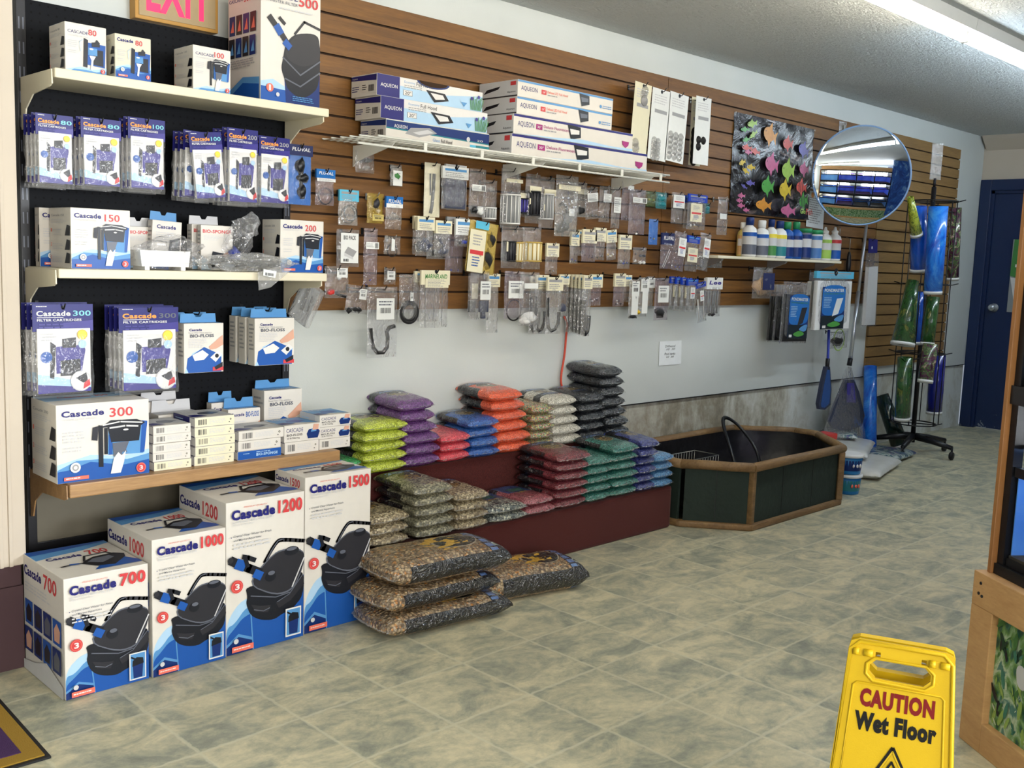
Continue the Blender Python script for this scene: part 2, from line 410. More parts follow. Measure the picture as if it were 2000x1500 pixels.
def wall_mat():
    m, nt, b = newmat('painted_wall'); v = coords(nt, 'Object')
    n = noise_n(nt, v, 1.3, 4); nt.links.new(ramp(nt, n, [(.3, rgb(190, 195, 192)), (.7, rgb(202, 206, 203))]), b.inputs['Base Color'])
    b.inputs['Roughness'].default_value = .6; bumpn(nt, noise_n(nt, v, 120, 3), b, .12, .003)
    m, nt, b = newmat('painted_warm'); v = coords(nt, 'Object')
    nt.links.new(ramp(nt, noise_n(nt, v, 1.3, 4), [(.3, rgb(186, 174, 158)), (.7, rgb(196, 184, 168))]), b.inputs['Base Color']); b.inputs['Roughness'].default_value = .7
    # concrete foundation band, grey-white paint worn to dirty plaster
    m, nt, b = newmat('worn_plaster'); v = coords(nt, 'Object'); vs = coords(nt, 'Object', (1, 1, .45))
    a = noise_n(nt, vs, 3.2, 7, .68, .5); a2 = noise_n(nt, v, 22, 5, .7)
    sp = N(nt, 'ShaderNodeSeparateXYZ'); nt.links.new(v, sp.inputs[0])
    near = N(nt, 'ShaderNodeMapRange'); nt.links.new(sp.outputs[0], near.inputs[0])
    near.inputs[1].default_value = 5.0; near.inputs[2].default_value = 6.2; near.inputs[3].default_value = .16; near.inputs[4].default_value = -.04
    f = mth(nt, 'ADD', mth(nt, 'ADD', mth(nt, 'MULTIPLY', a, .8), mth(nt, 'MULTIPLY', a2, .2)), near.outputs[0])
    nt.links.new(ramp(nt, f, [(.42, rgb(206, 210, 206)), (.55, rgb(178, 176, 164)), (.66, rgb(140, 134, 118)), (.8, rgb(96, 90, 78))]), b.inputs['Base Color'])
    b.inputs['Roughness'].default_value = .85; bumpn(nt, a2, b, .3, .006)
wall_mat()
wood('slat_wood', (86, 55, 20), (128, 86, 32), .55, (1.0, 14, 14), .12)
wood('slat_wood_pale', (112, 84, 46), (146, 114, 66), .5, (1.0, 14, 14), .1)
wood('oak', (126, 92, 56), (176, 138, 92), .4, (1.2, 16, 16))
wood('pine', (176, 132, 84), (206, 164, 112), .6, (2, 2, 9), .1)
wood('pond_wood', (92, 68, 40), (140, 110, 70), .6, (2, 10, 10), .3)
wood('orange_ply', (138, 92, 48), (166, 114, 62), .5, (9, 9, 1.2), .1)

b = MB(); b.box(RX0, RY0, -.05, RX1+.1, .12, 0, 'vinyl_floor'); struct(b.build('floor'))
b = MB(); b.box(RX0, RY0, RH, RX1+.1, .12, RH+.06, 'textured_ceiling'); struct(b.build('ceiling'))
# long wall: painted board above, recessed worn plaster band below
b = MB(); b.box(RX0, .012, 0, RX1, .12, .535, 'worn_plaster')
b.box(RX0, 0, .535, RX1, .12, RH, 'painted_wall')
struct(b.build('wall_back'))
b = MB()
for x0, x1 in ((4.02, 6.98), (7.02, 8.83)): b.box(x0, -.004, .529, x1, .004, .5345, 'rubber_black')
struct(b.build('trim_1'))
# far end wall with the door opening
DY0, DY1, DH = -1.02, -.002, 2.09
b = MB(); b.box(RX1, DY1, 0, RX1+.1, .0, RH, 'painted_warm'); b.box(RX1, RY0, 0, RX1+.1, DY0, RH, 'painted_warm'); b.box(RX1, DY0, DH, RX1+.1, DY1, RH, 'painted_warm')
struct(b.build('wall_right'))
b = MB(); b.prism([(0, RH), (0, RH-.11), (-.10, RH-.03), (-.13, RH)], RY0, -.02, 'painted_warm', ax='y', X=Matrix.Translation((RX1, 0, 0))); struct(b.build('trim_2'))
b = MB(); b.box(RX0-.1, RY0, 0, RX0, .12, RH, 'painted_wall'); struct(b.build('wall_left'))
# unseen shop front; its two large windows are assumed, to admit front fill
b = MB(); y0, y1 = RY0-.1, RY0
for x0, x1, z0, z1 in ((RX0, RX1, 0, .75), (RX0, RX1, 2.2, RH), (RX0, -1.9, .75, 2.2), (1.3, 2.3, .75, 2.2), (5.5, RX1, .75, 2.2)): b.box(x0, y0, z0, x1, y1, z1, 'painted_wall')
struct(b.build('wall_front'))
for n, (x0, x1) in enumerate(((-1.9, 1.3), (2.3, 5.5))):
    b = MB(); b.box(x0, y0+.04, .75, x1, y0+.046, 2.2, 'glass')
    for q in (x0, (x0+x1)/2-.02, x1-.04): b.box(q, y0+.02, .75, q+.04, y1-.01, 2.2, 'aluminium')
    for q in (.75, 2.16): b.box(x0, y0+.02, q, x1, y1-.01, q+.04, 'aluminium')
    struct(b.build('window_%d' % (n+1)))
# fill lamps added outside the assumed windows to brighten the lower front
for n, (x0, x1) in enumerate(((-1.9, 1.3), (2.3, 5.5))):
    ld = bpy.data.lights.new('window_fill', 'AREA'); ld.shape = 'RECTANGLE'; ld.size = x1-x0; ld.size_y = 1.4; ld.energy = FILL_POWER*(12, 30)[n]; ld.color = ((1.0, .955, .90), (.93, .97, 1.0))[n]
    lo = bpy.data.objects.new('window_fill', ld); COL.objects.link(lo); lo.location = ((x0+x1)/2, RY0-.25, 1.5); lo.rotation_euler = (PI/2, 0, 0)
# painted pilaster at the left edge and its purple plinth
b = MB(); b.box(.40, -.27, .325, 1.062, 0, RH, 'painted_warm', .004); 
for q in (.985, 1.012): b.box(q, -.276, .325, q+.012, -.268, RH, 'painted_warm', .003)
struct(b.build('trim_3'))
b = MB(); b.box(.30, -.266, 0, 1.052, 0, .26, 'purple_wall'); b.box(.30, -.262, .26, 1.050, 0, .325, 'purple_wall', .004); struct(b.build('baseboard_left'))

# door
def wear_mat():
    m, nt, b = newmat('door_paint'); v = coords(nt, 'Object'); sp = N(nt, 'ShaderNodeSeparateXYZ'); nt.links.new(v, sp.inputs[0])
    low = N(nt, 'ShaderNodeMapRange'); nt.links.new(sp.outputs[2], low.inputs[0]); low.inputs[1].default_value = 0; low.inputs[2].default_value = .9; low.inputs[3].default_value = .2; low.inputs[4].default_value = -.2
    f = mth(nt, 'GREATER_THAN', mth(nt, 'ADD', noise_n(nt, v, 14, 6, .75), low.outputs[0]), .78)
    nt.links.new(mixc(nt, f, rgb(10, 34, 74), rgb(140, 150, 158)), b.inputs['Base Color']); b.inputs['Roughness'].default_value = .4
wear_mat()
b = MB(); X0 = RX1
for ya, yb, z0, z1 in ((DY1-.09, DY1, 0, DH), (DY0, DY0+.09, 0, DH), (DY0+.09, DY1-.09, DH-.09, DH)): b.box(X0-.018, ya, z0, X0+.05, yb, z1, 'door_paint', .006)
for ya, yb, z0, z1 in ((DY1-.115, DY1-.09, 0, DH-.09), (DY0+.09, DY0+.115, 0, DH-.09), (DY0+.09, DY1-.09, DH-.115, DH-.09)): b.box(X0+.004, ya, z0, X0+.06, yb, z1, 'door_paint')
struct(b.build('trim_4'))
b = MB(); b.box(X0+.02, DY0+.115, .008, X0+.06, DY1-.115, DH-.115, 'door_paint', .003); dr = struct(b.build('door_1'))
b = MB(); ky, kz = -.19, 1.03
b.lathe([(.036, 0), (.036, -.008), (.013, -.012), (.013, -.035), (.026, -.045), (.03, -.058), (.024, -.072), (0, -.076)], 'aluminium', 18, (X0+.02, ky, kz), 'x')
b.tube([(X0-.052, ky, kz), (X0-.058, ky-.02, kz-.002)], .008, 'aluminium'); b.build('door_knob', dr)
b = MB(); a = Art(b, (X0+.010, -.295, 1.0), (0, -.23, 0), (0, 0, .6), n=(-1, 0, 0))
b.box(X0+.0115, -.525, 1.0, X0+.0195, -.295, 1.6, 'card_grey', .002)
a.poly([(0, .5), (.05, 1), (1, 1), (1, .52), (.5, .45)], 'print_green'); a.poly([(.02, .48), (.5, .45), (1, .5), (1, 0), (.3, 0)], 'print_white'); a.rect(.2, .78, .9, .8, 'print_pink'); a.rect(.15, .62, .8, .66, 'print_white')
tag(b.build('poster'), 'green and white poster stuck on the blue door', 'poster')

# ------------------------------------------------------------------ fluorescent strip lights
mat('tube_warm', (255, 246, 228), .3, var=0, emit=TUBE_POWER); mat('tube_cool', (226, 242, 255), .3, var=0, emit=TUBE_POWER)
mat('fixture_white', (206, 206, 200), .45, var=.03)
def strip_light(x0, y, label, zz=RH):
    t = thing('strip_light', label, 'ceiling light', (x0, y, zz), group='fluorescent strip lights')
    b = MB(); b.prism([(-.055, 0), (.055, 0), (.048, -.05), (-.048, -.05)], 0, 1.215, 'fixture_white', ax='x'); b.build('housing', t)
    for xe, s in ((.006, 1), (1.209, -1)):
        b = MB(); b.box(xe-.006, -.014, -.098, xe+.006, .014, -.05, 'fixture_white', .003); b.build('socket', t)
    b = MB(); b.tube([(.013, 0, -.078), (1.202, 0, -.078)], .019, 'tube_cool' if x0 > 4 else 'tube_warm', 14); b.build('fluorescent_tube', t)
    return t
for k in range(-2, 5):
    x0 = 4.765-1.218*(-k) if k < 0 else 4.765+1.218*k
    if x0+1.2 > RX1: continue
    lb = {-1: 'fluorescent strip light on the ceiling, left one of the lit pair', 0: 'fluorescent strip light on the ceiling, right one of the lit pair'}.get(k, 'fluorescent ceiling strip light along the slatted wall, %s' % {-2: 'next left of the lit pair', 1: 'next right of the lit pair', 2: 'second right of the lit pair'}.get(k, 'far end'))
    strip_light(x0, -1.44, lb)
for x0, lb in ((-.3, 'added fluorescent strip light out of view near the camera, leftmost'), (.92, 'added fluorescent strip light out of view near the camera, middle'), (2.14, 'added fluorescent strip light out of view near the camera, rightmost')):
    strip_light(x0, -4.6, lb)  # unseen second row, added to light the room from the front

# ------------------------------------------------------------------ slatwall
def slat_panel(x0, x1, z0, z1, mt, nm, label, yf=-.018):
    n = round((z1-z0)/.0762); h = (z1-z0)/n; b = MB(); prof = [(-.0006, z0)]
    for i in range(n):
        a = z0+i*h; e = a+h
        prof += [(yf, a+.003 if i else a), (yf, e-.006 if i < n-1 else e)]
        if i < n-1: prof += [(yf+.012, e-.006), (yf+.012, e+.003)]
    prof += [(-.0006, z1)]
    for (ya, za), (yb, zb) in zip(prof, prof[1:]):
        b.quad((x0, ya, za), (x1, ya, za), (x1, yb, zb), (x0, yb, zb), mt if abs(ya-yb) < 1e-6 and ya == yf else 'groove')
    for x, s in ((x0, 1), (x1, -1)):
        b.prism([(0, z0), (yf+.012, z0), (yf+.012, z1), (0, z1)], x, x+.001*s, mt, ax='x')
        for i in range(n): b.prism([(yf+.012, z0+i*h+.003), (yf, z0+i*h+.003), (yf, z0+(i+1)*h-.006), (yf+.012, z0+(i+1)*h-.006)], x, x+.001*s, mt, ax='x')
    return tag(b.build(nm), label, 'wall panel', 'slatwall panels')
mat('groove', (52, 34, 20), .8)
slat_panel(1.98, 4.455, 1.067, 2.286, 'slat_wood', 'slatwall', 'brown slotted wooden wall panel behind the hood boxes and small bags')
slat_panel(4.457, 6.975, 1.067, 2.286, 'slat_wood', 'slatwall', 'brown slotted wooden wall panel behind the fish poster')
slat_panel(6.98, 8.33, .60, 2.286, 'slat_wood_pale', 'slatwall', 'pale slotted wooden wall panel behind the rack of rolls', -.019)
# ================================================================== printed boxes
def wave(A, yl, yr, mt='print_blue', top='print_paleblue'):
    A.poly([(0, 0), (1, 0), (1, yr+.05), (.7, yr-.01), (.35, yl+.03), (0, yl-.06)], top)
    A.poly([(0, 0), (1, 0), (1, yr-.01), (.75, yr-.06), (.5, (yl+yr)/2-.03), (.2, yl-.03), (0, yl-.13)], 'print_sky')
    A.poly([(0, 0), (1, 0), (1, yr-.09), (.7, yr-.13), (.35, yl-.06), (.12, yl-.14), (0, yl-.15)], mt)
def canister_head(A, oy, k):
    """black canister filter with handle and blue tap; oy = height of handle top, k = W/H"""
    def q(x, y): return (x, oy+(y-1.11)*k)
    def P(pts): return [q(x, y) for x, y in pts]
    A.poly(P([(.29, .42), (.33, -3), (1, -3), (1, .5)]), 'print_deepblue') if False else None
    A.line(smooth_line(P([(.48, .86), (.56, .98), (.64, 1.075), (.70, 1.085), (1.0, 1.02)])), .045, 'print_ink')
    A.line(P([(.50, .88), (.58, 1.0), (.65, 1.08), (.72, 1.09)]), .012, 'print_midgrey')
    A.soft(P([(.23, .62), (.26, .50), (.24, .42), (.30, .27), (.42, .19), (.60, .15), (.72, .20), (.84, .22), (1, .36), (1, .70), (.6, .6)]), 'print_dark')
    A.soft(P([(.25, .64), (.50, .88), (.68, .98), (1, .93), (1, .72), (.86, .45), (.62, .43)]), 'print_midgrey')
    A.soft(P([(.27, .64), (.51, .87), (.68, .965), (1, .91), (1, .74), (.85, .47), (.62, .45)]), 'print_ink')
    A.disc(q(.83, .93)[0], q(.83, .93)[1], .10, 'print_dark', .045*k*1.2); A.disc(.83, q(.83, .955)[1], .07, 'print_midgrey', .02*k)
    A.line(P([(.84, .50), (1.0, .82)]), .016, 'print_lightgrey'); A.line(P([(.30, .5), (.62, .42), (.84, .44)]), .012, 'print_midgrey')
    A.poly(P([(.30, .40), (.42, .36), (.56, .34), (.52, .26), (.36, .30)]), 'print_ink'); A.line(P([(.34, .33), (.46, .29), (.54, .31)]), .01, 'print_midgrey')
    A.poly(P([(.62, .36), (.78, .40), (.98, .62), (1, .5), (.82, .34), (.66, .28)]), 'print_ink'); A.line(P([(.64, .36), (.8, .42), (.98, .62)]), .01, 'print_midgrey')
    A.disc(.55, q(.5, .68)[1], .07, 'print_dark', .06*k); A.disc(.56, q(.5, .72)[1], .045, 'print_midgrey', .025*k)
    A.line(P([(.06, .95), (.14, .90), (.27, .83), (.40, .76)]), .10, 'print_dark')
    A.line(P([(.14, .90), (.19, .875)]), .12, 'print_blue'); A.line(P([(.36, .75), (.41, .72)]), .10, 'print_blue'); A.disc(.04, q(0, .96)[1], .035, 'print_ink')
    A.line(P([(.20, .975), (.26, .955), (.34, .915)]), .055, 'print_dark'); A.line(P([(.22, .965), (.25, .86)]), .05, 'print_dark')
def canister_front(A, num, top_y, H, W):
    k = W/H
    A.soft([(0, .0), (1, 0), (1, .26), (.5, .34), (.2, .36*1.0), (0, .16+.12*k)], 'print_paleblue')
    A.soft([(0, 0), (1, 0), (1, .2), (.5, .3), (.25, .30), (.1, .2), (0, .13+.10*k)], 'print_sky'); A.soft([(0, 0), (1, 0), (1, .2), (.5, .26), (.22, .24), (.1, .17), (0, .12)], 'print_blue')
    A.poly([(0, 0), (.4, 0), (.35, .08), (.15, .13), (0, .07)], 'print_sky'); A.poly([(0, 0), (.4, 0), (.35, .06), (.15, .11), (0, .05)], 'print_deepblue')
    A.poly([(.33, 0), (1, 0), (1, top_y-.55*k), (.29, top_y-.72*k)], 'print_sky'); A.poly([(.345, 0), (1, 0), (1, top_y-.5*k), (.305, top_y-.72*k)], 'print_blue')
    canister_head(A, top_y, k)
    t0 = 1-.195*k
    A.text('Cascade', .05, 1-.20*k, .60, 1-.085*k, 'print_navy', .05)
    A.text(num, .64, 1-.205*k, .96, 1-.05*k, 'print_red', .04)
    A.text('PREMIUM QUALITY', .2, 1-.075*k, .5, 1-.055*k, 'print_salmon', 0, .2)
    A.text('CANISTER FILTER', .06, 1-.235*k, .58, 1-.21*k, 'print_lightgrey', .01, .3); A.text('Filtre exterieur', .06, 1-.265*k, .33, 1-.243*k, 'print_lightgrey', 0, .3)
    yb = 1-.40*k
    A.disc(.045, yb+.012*k, .006, 'print_navy'); A.text('Crystal Clear Water for Fresh', .07, yb, .55, yb+.032*k, 'print_midgrey', .01, .2)
    A.text('and Marine Aquariums', .07, yb-.045*k, .42, yb-.015*k, 'print_midgrey', .01, .2)
    A.lines(.07, yb-.14*k, .58, yb-.06*k, 2, 'print_lightgrey', 4)
    cy = top_y-.46*k
    A.disc(.115, cy, .075, 'print_red'); A.disc(.115, cy, .062, 'print_salmon'); A.disc(.115, cy, .055, 'print_red'); A.text('3', .09, cy-.035*k, .145, cy+.035*k, 'print_white', .03)
    A.rect(.74, .03, .95, .03+.34*k, 'print_white'); A.rect(.755, .04, .935, .02+.34*k, 'print_sky')
    z0 = .045; A.poly([(.79, z0), (.90, z0), (.915, z0+.2*k), (.78, z0+.2*k)], 'print_deepblue'); A.poly([(.775, z0+.15*k), (.92, z0+.17*k), (.91, z0+.24*k), (.83, z0+.26*k), (.78, z0+.22*k)], 'print_dark'); A.line([(.765, z0+.27*k), (.81, z0+.24*k)], .02, 'print_dark')
    A.rect(.05, .02, .32, .02+.065*k, 'print_salmon'); A.lines(.07, .03, .30, .01+.065*k, 1, 'print_white', 3); A.disc(.10, .055+.065*k, .03, 'print_lightgrey')
def canister_box(num, W, D, H, loc, label, rz=0.0, top_y=.72, worn=False):
    b = MB(); b.box(0, 0, 0, W, D, H, 'box_white', .0022)
    A = Art(b, (.001, 0, .001), (W-.002, 0, 0), (0, 0, H-.002)); canister_front(A, num, top_y, H, W)
    T = Art(b, (.002, .002, H), (W-.004, 0, 0), (0, D-.004, 0))
    T.poly([(0, .68), (.25, .74), (.6, .78), (1, .9), (1, 1), (0, 1)], 'print_sky'); T.poly([(0, .86), (.5, .9), (1, .97), (1, 1), (0, 1)], 'print_blue')
    T.text('Cascade', .10, .60, .52, .69, 'print_navy', .035); T.text(num, .60, .60, .86, .74, 'print_red', .02)
    T.poly([(.42, .10), (1, .10), (1, .18), (.86, .40), (.55, .22)], 'print_blue')
    T.poly([(.38, .34), (.50, .20), (.70, .16), (.92, .34), (.96, .44), (.86, .52), (.6, .50), (.46, .42)], 'print_dark'); T.poly([(.46, .36), (.6, .27), (.8, .38), (.78, .46), (.56, .44)], 'print_midgrey')
    T.line([(.44, .40), (.52, .56), (.80, .58), (.84, .48)], .03, 'print_ink'); T.line([(.14, .34), (.30, .36), (.42, .34)], .035, 'print_dark'); T.line([(.26, .36), (.34, .35)], .05, 'print_blue')
    S = Art(b, (0, D-.002, .002), (0, -(D-.004), 0), (0, 0, H-.004)); k = D/H
    S.text('Cascade', .02, 1-.18*k, .46, 1-.08*k, 'print_navy', .035); S.text(num, .52, 1-.21*k, .84, 1-.06*k, 'print_red', .02)
    S.lines(.04, 1-.34*k, .8, 1-.24*k, 3, 'print_lightgrey', 6)
    for r in range(2):
        for c in range(4):
            x = .03+c*.24; y = 1-(.66+.27*r)*k; S.rect(x, y, x+.20, y+.24*k, 'print_deepblue' if (r+c) % 3 else 'print_blue')
            S.poly([(x+.04, y+.03*k), (x+.16, y+.03*k), (x+.18, y+.15*k), (x+.10, y+.21*k), (x+.03, y+.14*k)], ('print_dark', 'print_ink', 'print_midgrey', 'print_skin')[(r*3+c) % 4])
    yw = 1-1.0*k
    S.poly([(0, 0), (1, 0), (1, max(.1, yw-.1)), (.6, max(.2, yw-.02)), (.3, yw), (0, yw-.04)], 'print_lightgrey' if worn else 'print_sky')
    if not worn: S.poly([(0, 0), (1, 0), (1, .16), (.5, .22), (0, .2)], 'print_blue')
    o = b.build('canister_filter_box', None, loc, rz)
    return tag(o, label, 'product box', 'canister filter boxes')
canister_box('700', .247, .315, .358, (1.053, -.583, 0), 'white and blue canister filter box 700, shortest and leftmost of the four floor boxes', 0, .765, True)
canister_box('1000', .242, .315, .428, (1.309, -.590, 0), 'white and blue canister filter box 1000, second from the left on the floor', 0, .695)
canister_box('1200', .288, .315, .503, (1.556, -.583, 0), 'white and blue canister filter box 1200, third from the left on the floor', 0, .715)
canister_box('1500', .272, .190, .545, (1.852, -.575, 0), 'white and blue canister filter box 1500, tallest and rightmost of the floor boxes', 0, .68)

def power_filter(A, x0, x1, y0, y1, style=0):
    """hang-on filter picture inside the rectangle"""
    def q(x, y): return (x0+(x1-x0)*x, y0+(y1-y0)*y)
    def P(L): return [q(*p) for p in L]
    W = x1-x0
    if style == 0:
        A.poly(P([(.28, .28), (.92, .24), (1, .88), (.9, .93), (.30, .9)]), 'print_sky'); A.poly(P([(.86, .26), (.94, .26), (1.0, .92), (.90, .94)]), 'print_blue'); A.poly(P([(.3, .28), (.36, .28), (.36, .7), (.3, .7)]), 'print_blue')
        A.poly(P([(.12, .05), (.2, .04), (.2, .9), (.12, .92)]), 'print_dark'); A.poly(P([(.0, .62), (.1, .6), (.12, .9), (.02, .88)]), 'print_ink'); A.poly(P([(.22, .3), (.28, .3), (.28, .85), (.22, .85)]), 'print_dark')
        A.poly(P([(.16, .86), (.34, 1), (.8, .98), (.96, .9), (.88, .84), (.84, .52), (.34, .54), (.28, .86)]), 'print_dark')
        A.line(P([(.2, .91), (.5, .955), (.9, .9)]), .012*W+.006, 'print_white'); A.line(P([(.32, .84), (.6, .86), (.82, .83)]), .02*W+.006, 'print_lightgrey')
        A.poly(P([(.36, .52), (.66, .53), (.60, .36), (.62, .3), (.54, .32), (.50, .2), (.44, .3), (.38, .22)]), 'print_midgrey'); A.poly(P([(.38, .2), (.46, .32), (.52, .24), (.60, .34), (.56, .1), (.50, -.12), (.32, -.12)]), 'print_white')
        A.disc(*q(.6, .78), .03, 'print_white', .012)
    else:
        A.poly(P([(.2, .1), (.96, .06), (1, .8), (.2, .82)]), 'print_blue'); A.poly(P([(.5, .12), (.9, .1), (.9, .62), (.5, .62)]), 'print_dark'); A.poly(P([(.1, .02), (.26, .0), (.3, .9), (.14, .95)]), 'print_dark')
        A.poly(P([(.3, .42), (.66, .42), (.66, .66), (.3, .66)]), 'print_sky'); A.poly(P([(.34, .4), (.6, .4), (.5, .25), (.46, -.08), (.38, -.05), (.42, .25)]), 'print_white'); A.poly(P([(.44, .7), (.76, .72), (.76, .86), (.64, .96), (.58, .86), (.44, .84)]), 'print_ink')
        A.line(P([(.0, .5), (-.04, .8), (.1, .9)]), .012, 'print_paleblue')
        A.disc(*q(.42, .62), .05, 'print_white', .02)
def filter_box(num, W, D, H, loc, label, style=0, caps=False, rz=0.0, warm=False, badge='3'):
    b = MB(); b.box(0, 0, 0, W, D, H, 'box_cream' if warm else 'box_white', .0018); k = W/H
    A = Art(b, (.001, 0, .001), (W-.002, 0, 0), (0, 0, H-.002))
    if caps: wave(A, .10, .12); A.text('CASCADE', .06, .80, .55, .86, 'print_navy', .0); A.text('POWER FILTER', .08, .73, .56, .765, 'print_lightgrey', 0)
    else: wave(A, .30, .28); A.text('Cascade', .05, .84, .50, .92, 'print_navy', .035); A.text('POWER FILTER SYSTEM', .06, .795, .42, .82, 'print_lightgrey', 0, .3)
    A.text(num, .56, .80, .76 if len(num) < 3 else .82, .92, 'print_red', .012)
    A.lines(.06, .50, .30, .66, 4, 'print_lightgrey', 3); A.lines(.06, .38, .28, .46, 2, 'print_lightgrey', 7)
    power_filter(A, .36, .98, .13, .76, style)
    A.disc(.90, .09, .055, 'print_salmon'); A.disc(.90, .09, .045, 'print_red'); A.text(badge, .88, .06, .92, .12, 'print_white', .02)
    if not caps:
        A.rect(.06, .03, .32, .075, 'print_salmon'); A.lines(.08, .035, .30, .07, 1, 'print_white', 2); A.disc(.18, .19, .055, 'print_white'); A.disc(.18, .19, .035, 'print_grey'); A.disc(.18, .19, .02, 'print_white')
    S = Art(b, (0, D-.001, .001), (0, -(D-.002), 0), (0, 0, H-.002))
    S.text('Cascade %s' % num, .08, .86, .7, .90, 'print_grey', .01); S.lines(.08, .74, .8, .82, 3, 'print_lightgrey', 5)
    for y, n in ((.60, '1'), (.36, '2'), (.14, '3')):
        S.text(n, .06, y, .11, y+.06, 'print_salmon', .02); S.lines(.15, y-.06, .65, y+.05, 4, 'print_lightgrey', int(y*100)); S.poly([(.74, y-.06), (.97, y-.06), (.99, y+.10), (.84, y+.12)], 'print_dark')
    T = Art(b, (.001, .001, H), (W-.002, 0, 0), (0, D-.002, 0)); T.poly([(0, .4), (1, .6), (1, 1), (0, 1)], 'print_paleblue'); T.text('Cascade %s' % num, .2, .65, .75, .8, 'print_salmon', .01)
    o = b.build('power_filter_box', None, loc, rz)
    return tag(o, label, 'product box', 'power filter boxes')

# ================================================================== pegboard gondola and shelves
GX0, GX1, GY = 1.146, 2.080, -.075
def pegboard_mat():
    m, nt, b = newmat('pegboard'); v = coords(nt, 'Object'); sp = N(nt, 'ShaderNodeSeparateXYZ'); nt.links.new(v, sp.inputs[0])
    P = .0254
    fx = mth(nt, 'SUBTRACT', mth(nt, 'FRACT', mth(nt, 'DIVIDE', sp.outputs[0], P)), .5); fz = mth(nt, 'SUBTRACT', mth(nt, 'FRACT', mth(nt, 'DIVIDE', sp.outputs[2], P)), .5)
    d = mth(nt, 'SQRT', mth(nt, 'ADD', mth(nt, 'MULTIPLY', fx, fx), mth(nt, 'MULTIPLY', fz, fz)))
    h = mth(nt, 'LESS_THAN', d, .13)
    nt.links.new(mixc(nt, h, rgb(15, 17, 21), rgb(3, 3, 4)), b.inputs['Base Color']); b.inputs['Roughness'].default_value = .6
    b.inputs['Specular IOR Level'].default_value = .1
pegboard_mat()
g = thing('pegboard_shelving', 'black pegboard shelving unit with slotted uprights against the left wall', 'shelving unit', ((GX0+GX1)/2, GY, 0))
def gpart(b, nm, par=None):
    o = b.build(nm, par or g, (-(GX0+GX1)/2, -GY, 0)); return o
b = MB(); b.box(GX0+.012, GY, .50, GX1-.012, -.045, 2.03, 'pegboard'); gpart(b, 'back_panel')
b = MB(); b.box(GX0+.012, GY-.002, .33, GX1-.012, -.045, .50, 'kick_beige', .002); gpart(b, 'kick_panel')
b = MB(); b.box(GX0+.012, GY-.004, .06, GX1-.012, -.045, .33, 'steel_black', .002); gpart(b, 'base_panel')
for x in (GX0-.014, GX1-.014):
    b = MB(); b.box(x, GY-.012, 0, x+.028, -.03, 2.035, 'steel_black', .002)
    for z in range(20): b.box(x+.006, GY-.0125, .55+z*.073, x+.010, GY-.0118, .585+z*.073, 'print_midgrey'); b.box(x+.018, GY-.0125, .55+z*.073, x+.022, GY-.0118, .585+z*.073, 'print_midgrey')
    gpart(b, 'slotted_upright')
def shelf(z, depth, mt, label, th=.028, slope=0.0, x1=GX1+.004, blk=False):
    t = thing('display_shelf', label, 'shelf', ((GX0+GX1)/2, GY-depth/2, z), group='shelves of the pegboard unit')
    yb, yf = GY-.014, GY-depth; off = (-(GX0+GX1)/2, -(GY-depth/2), -z)
    b = MB(); b.box(GX0, yf, z-th, x1, yb, z, mt, .004); b.build('shelf_board', t, off)
    for x in (GX0-.006, GX1-.014):
        b = MB(); d = depth
        b.prism([(yb, z-.004), (yf+.012, z-.004), (yf+.010, z-.045), (yf+.03, z-.052), (yb-.10, z-.062), (yb-.04, z-.10), (yb-.02, z-.155), (yb, z-.16)], x, x+.004, 'shelf_cream' if not blk else 'oak', ax='x')
        b.build('bracket', t, off)
    return t
shelf(1.797, .272, 'shelf_cream', 'cream metal shelf at the top of the pegboard unit')
shelf(1.222, .272, 'shelf_cream', 'cream metal shelf in the middle of the pegboard unit')
shelf(.583, .325, 'oak', 'oak wood-grain shelf at the bottom of the pegboard unit', .042, x1=GX1+.035, blk=True)

ZT, ZM, ZB = 1.797, 1.222, .583
filter_box('80', .122, .12, .142, (1.192, -.305, ZT), 'white power filter box with capital lettering and red 80, leftmost on the top shelf', 1, True, badge='2')
filter_box('80', .112, .11, .128, (1.327, -.335, ZT), 'cream power filter box numbered 80 with blue wave, second on the top shelf', 1, False, 0, True)
filter_box('100', .132, .13, .142, (1.590, -.310, ZT), 'white power filter box numbered 100 on the top shelf', 0, True, badge='2')
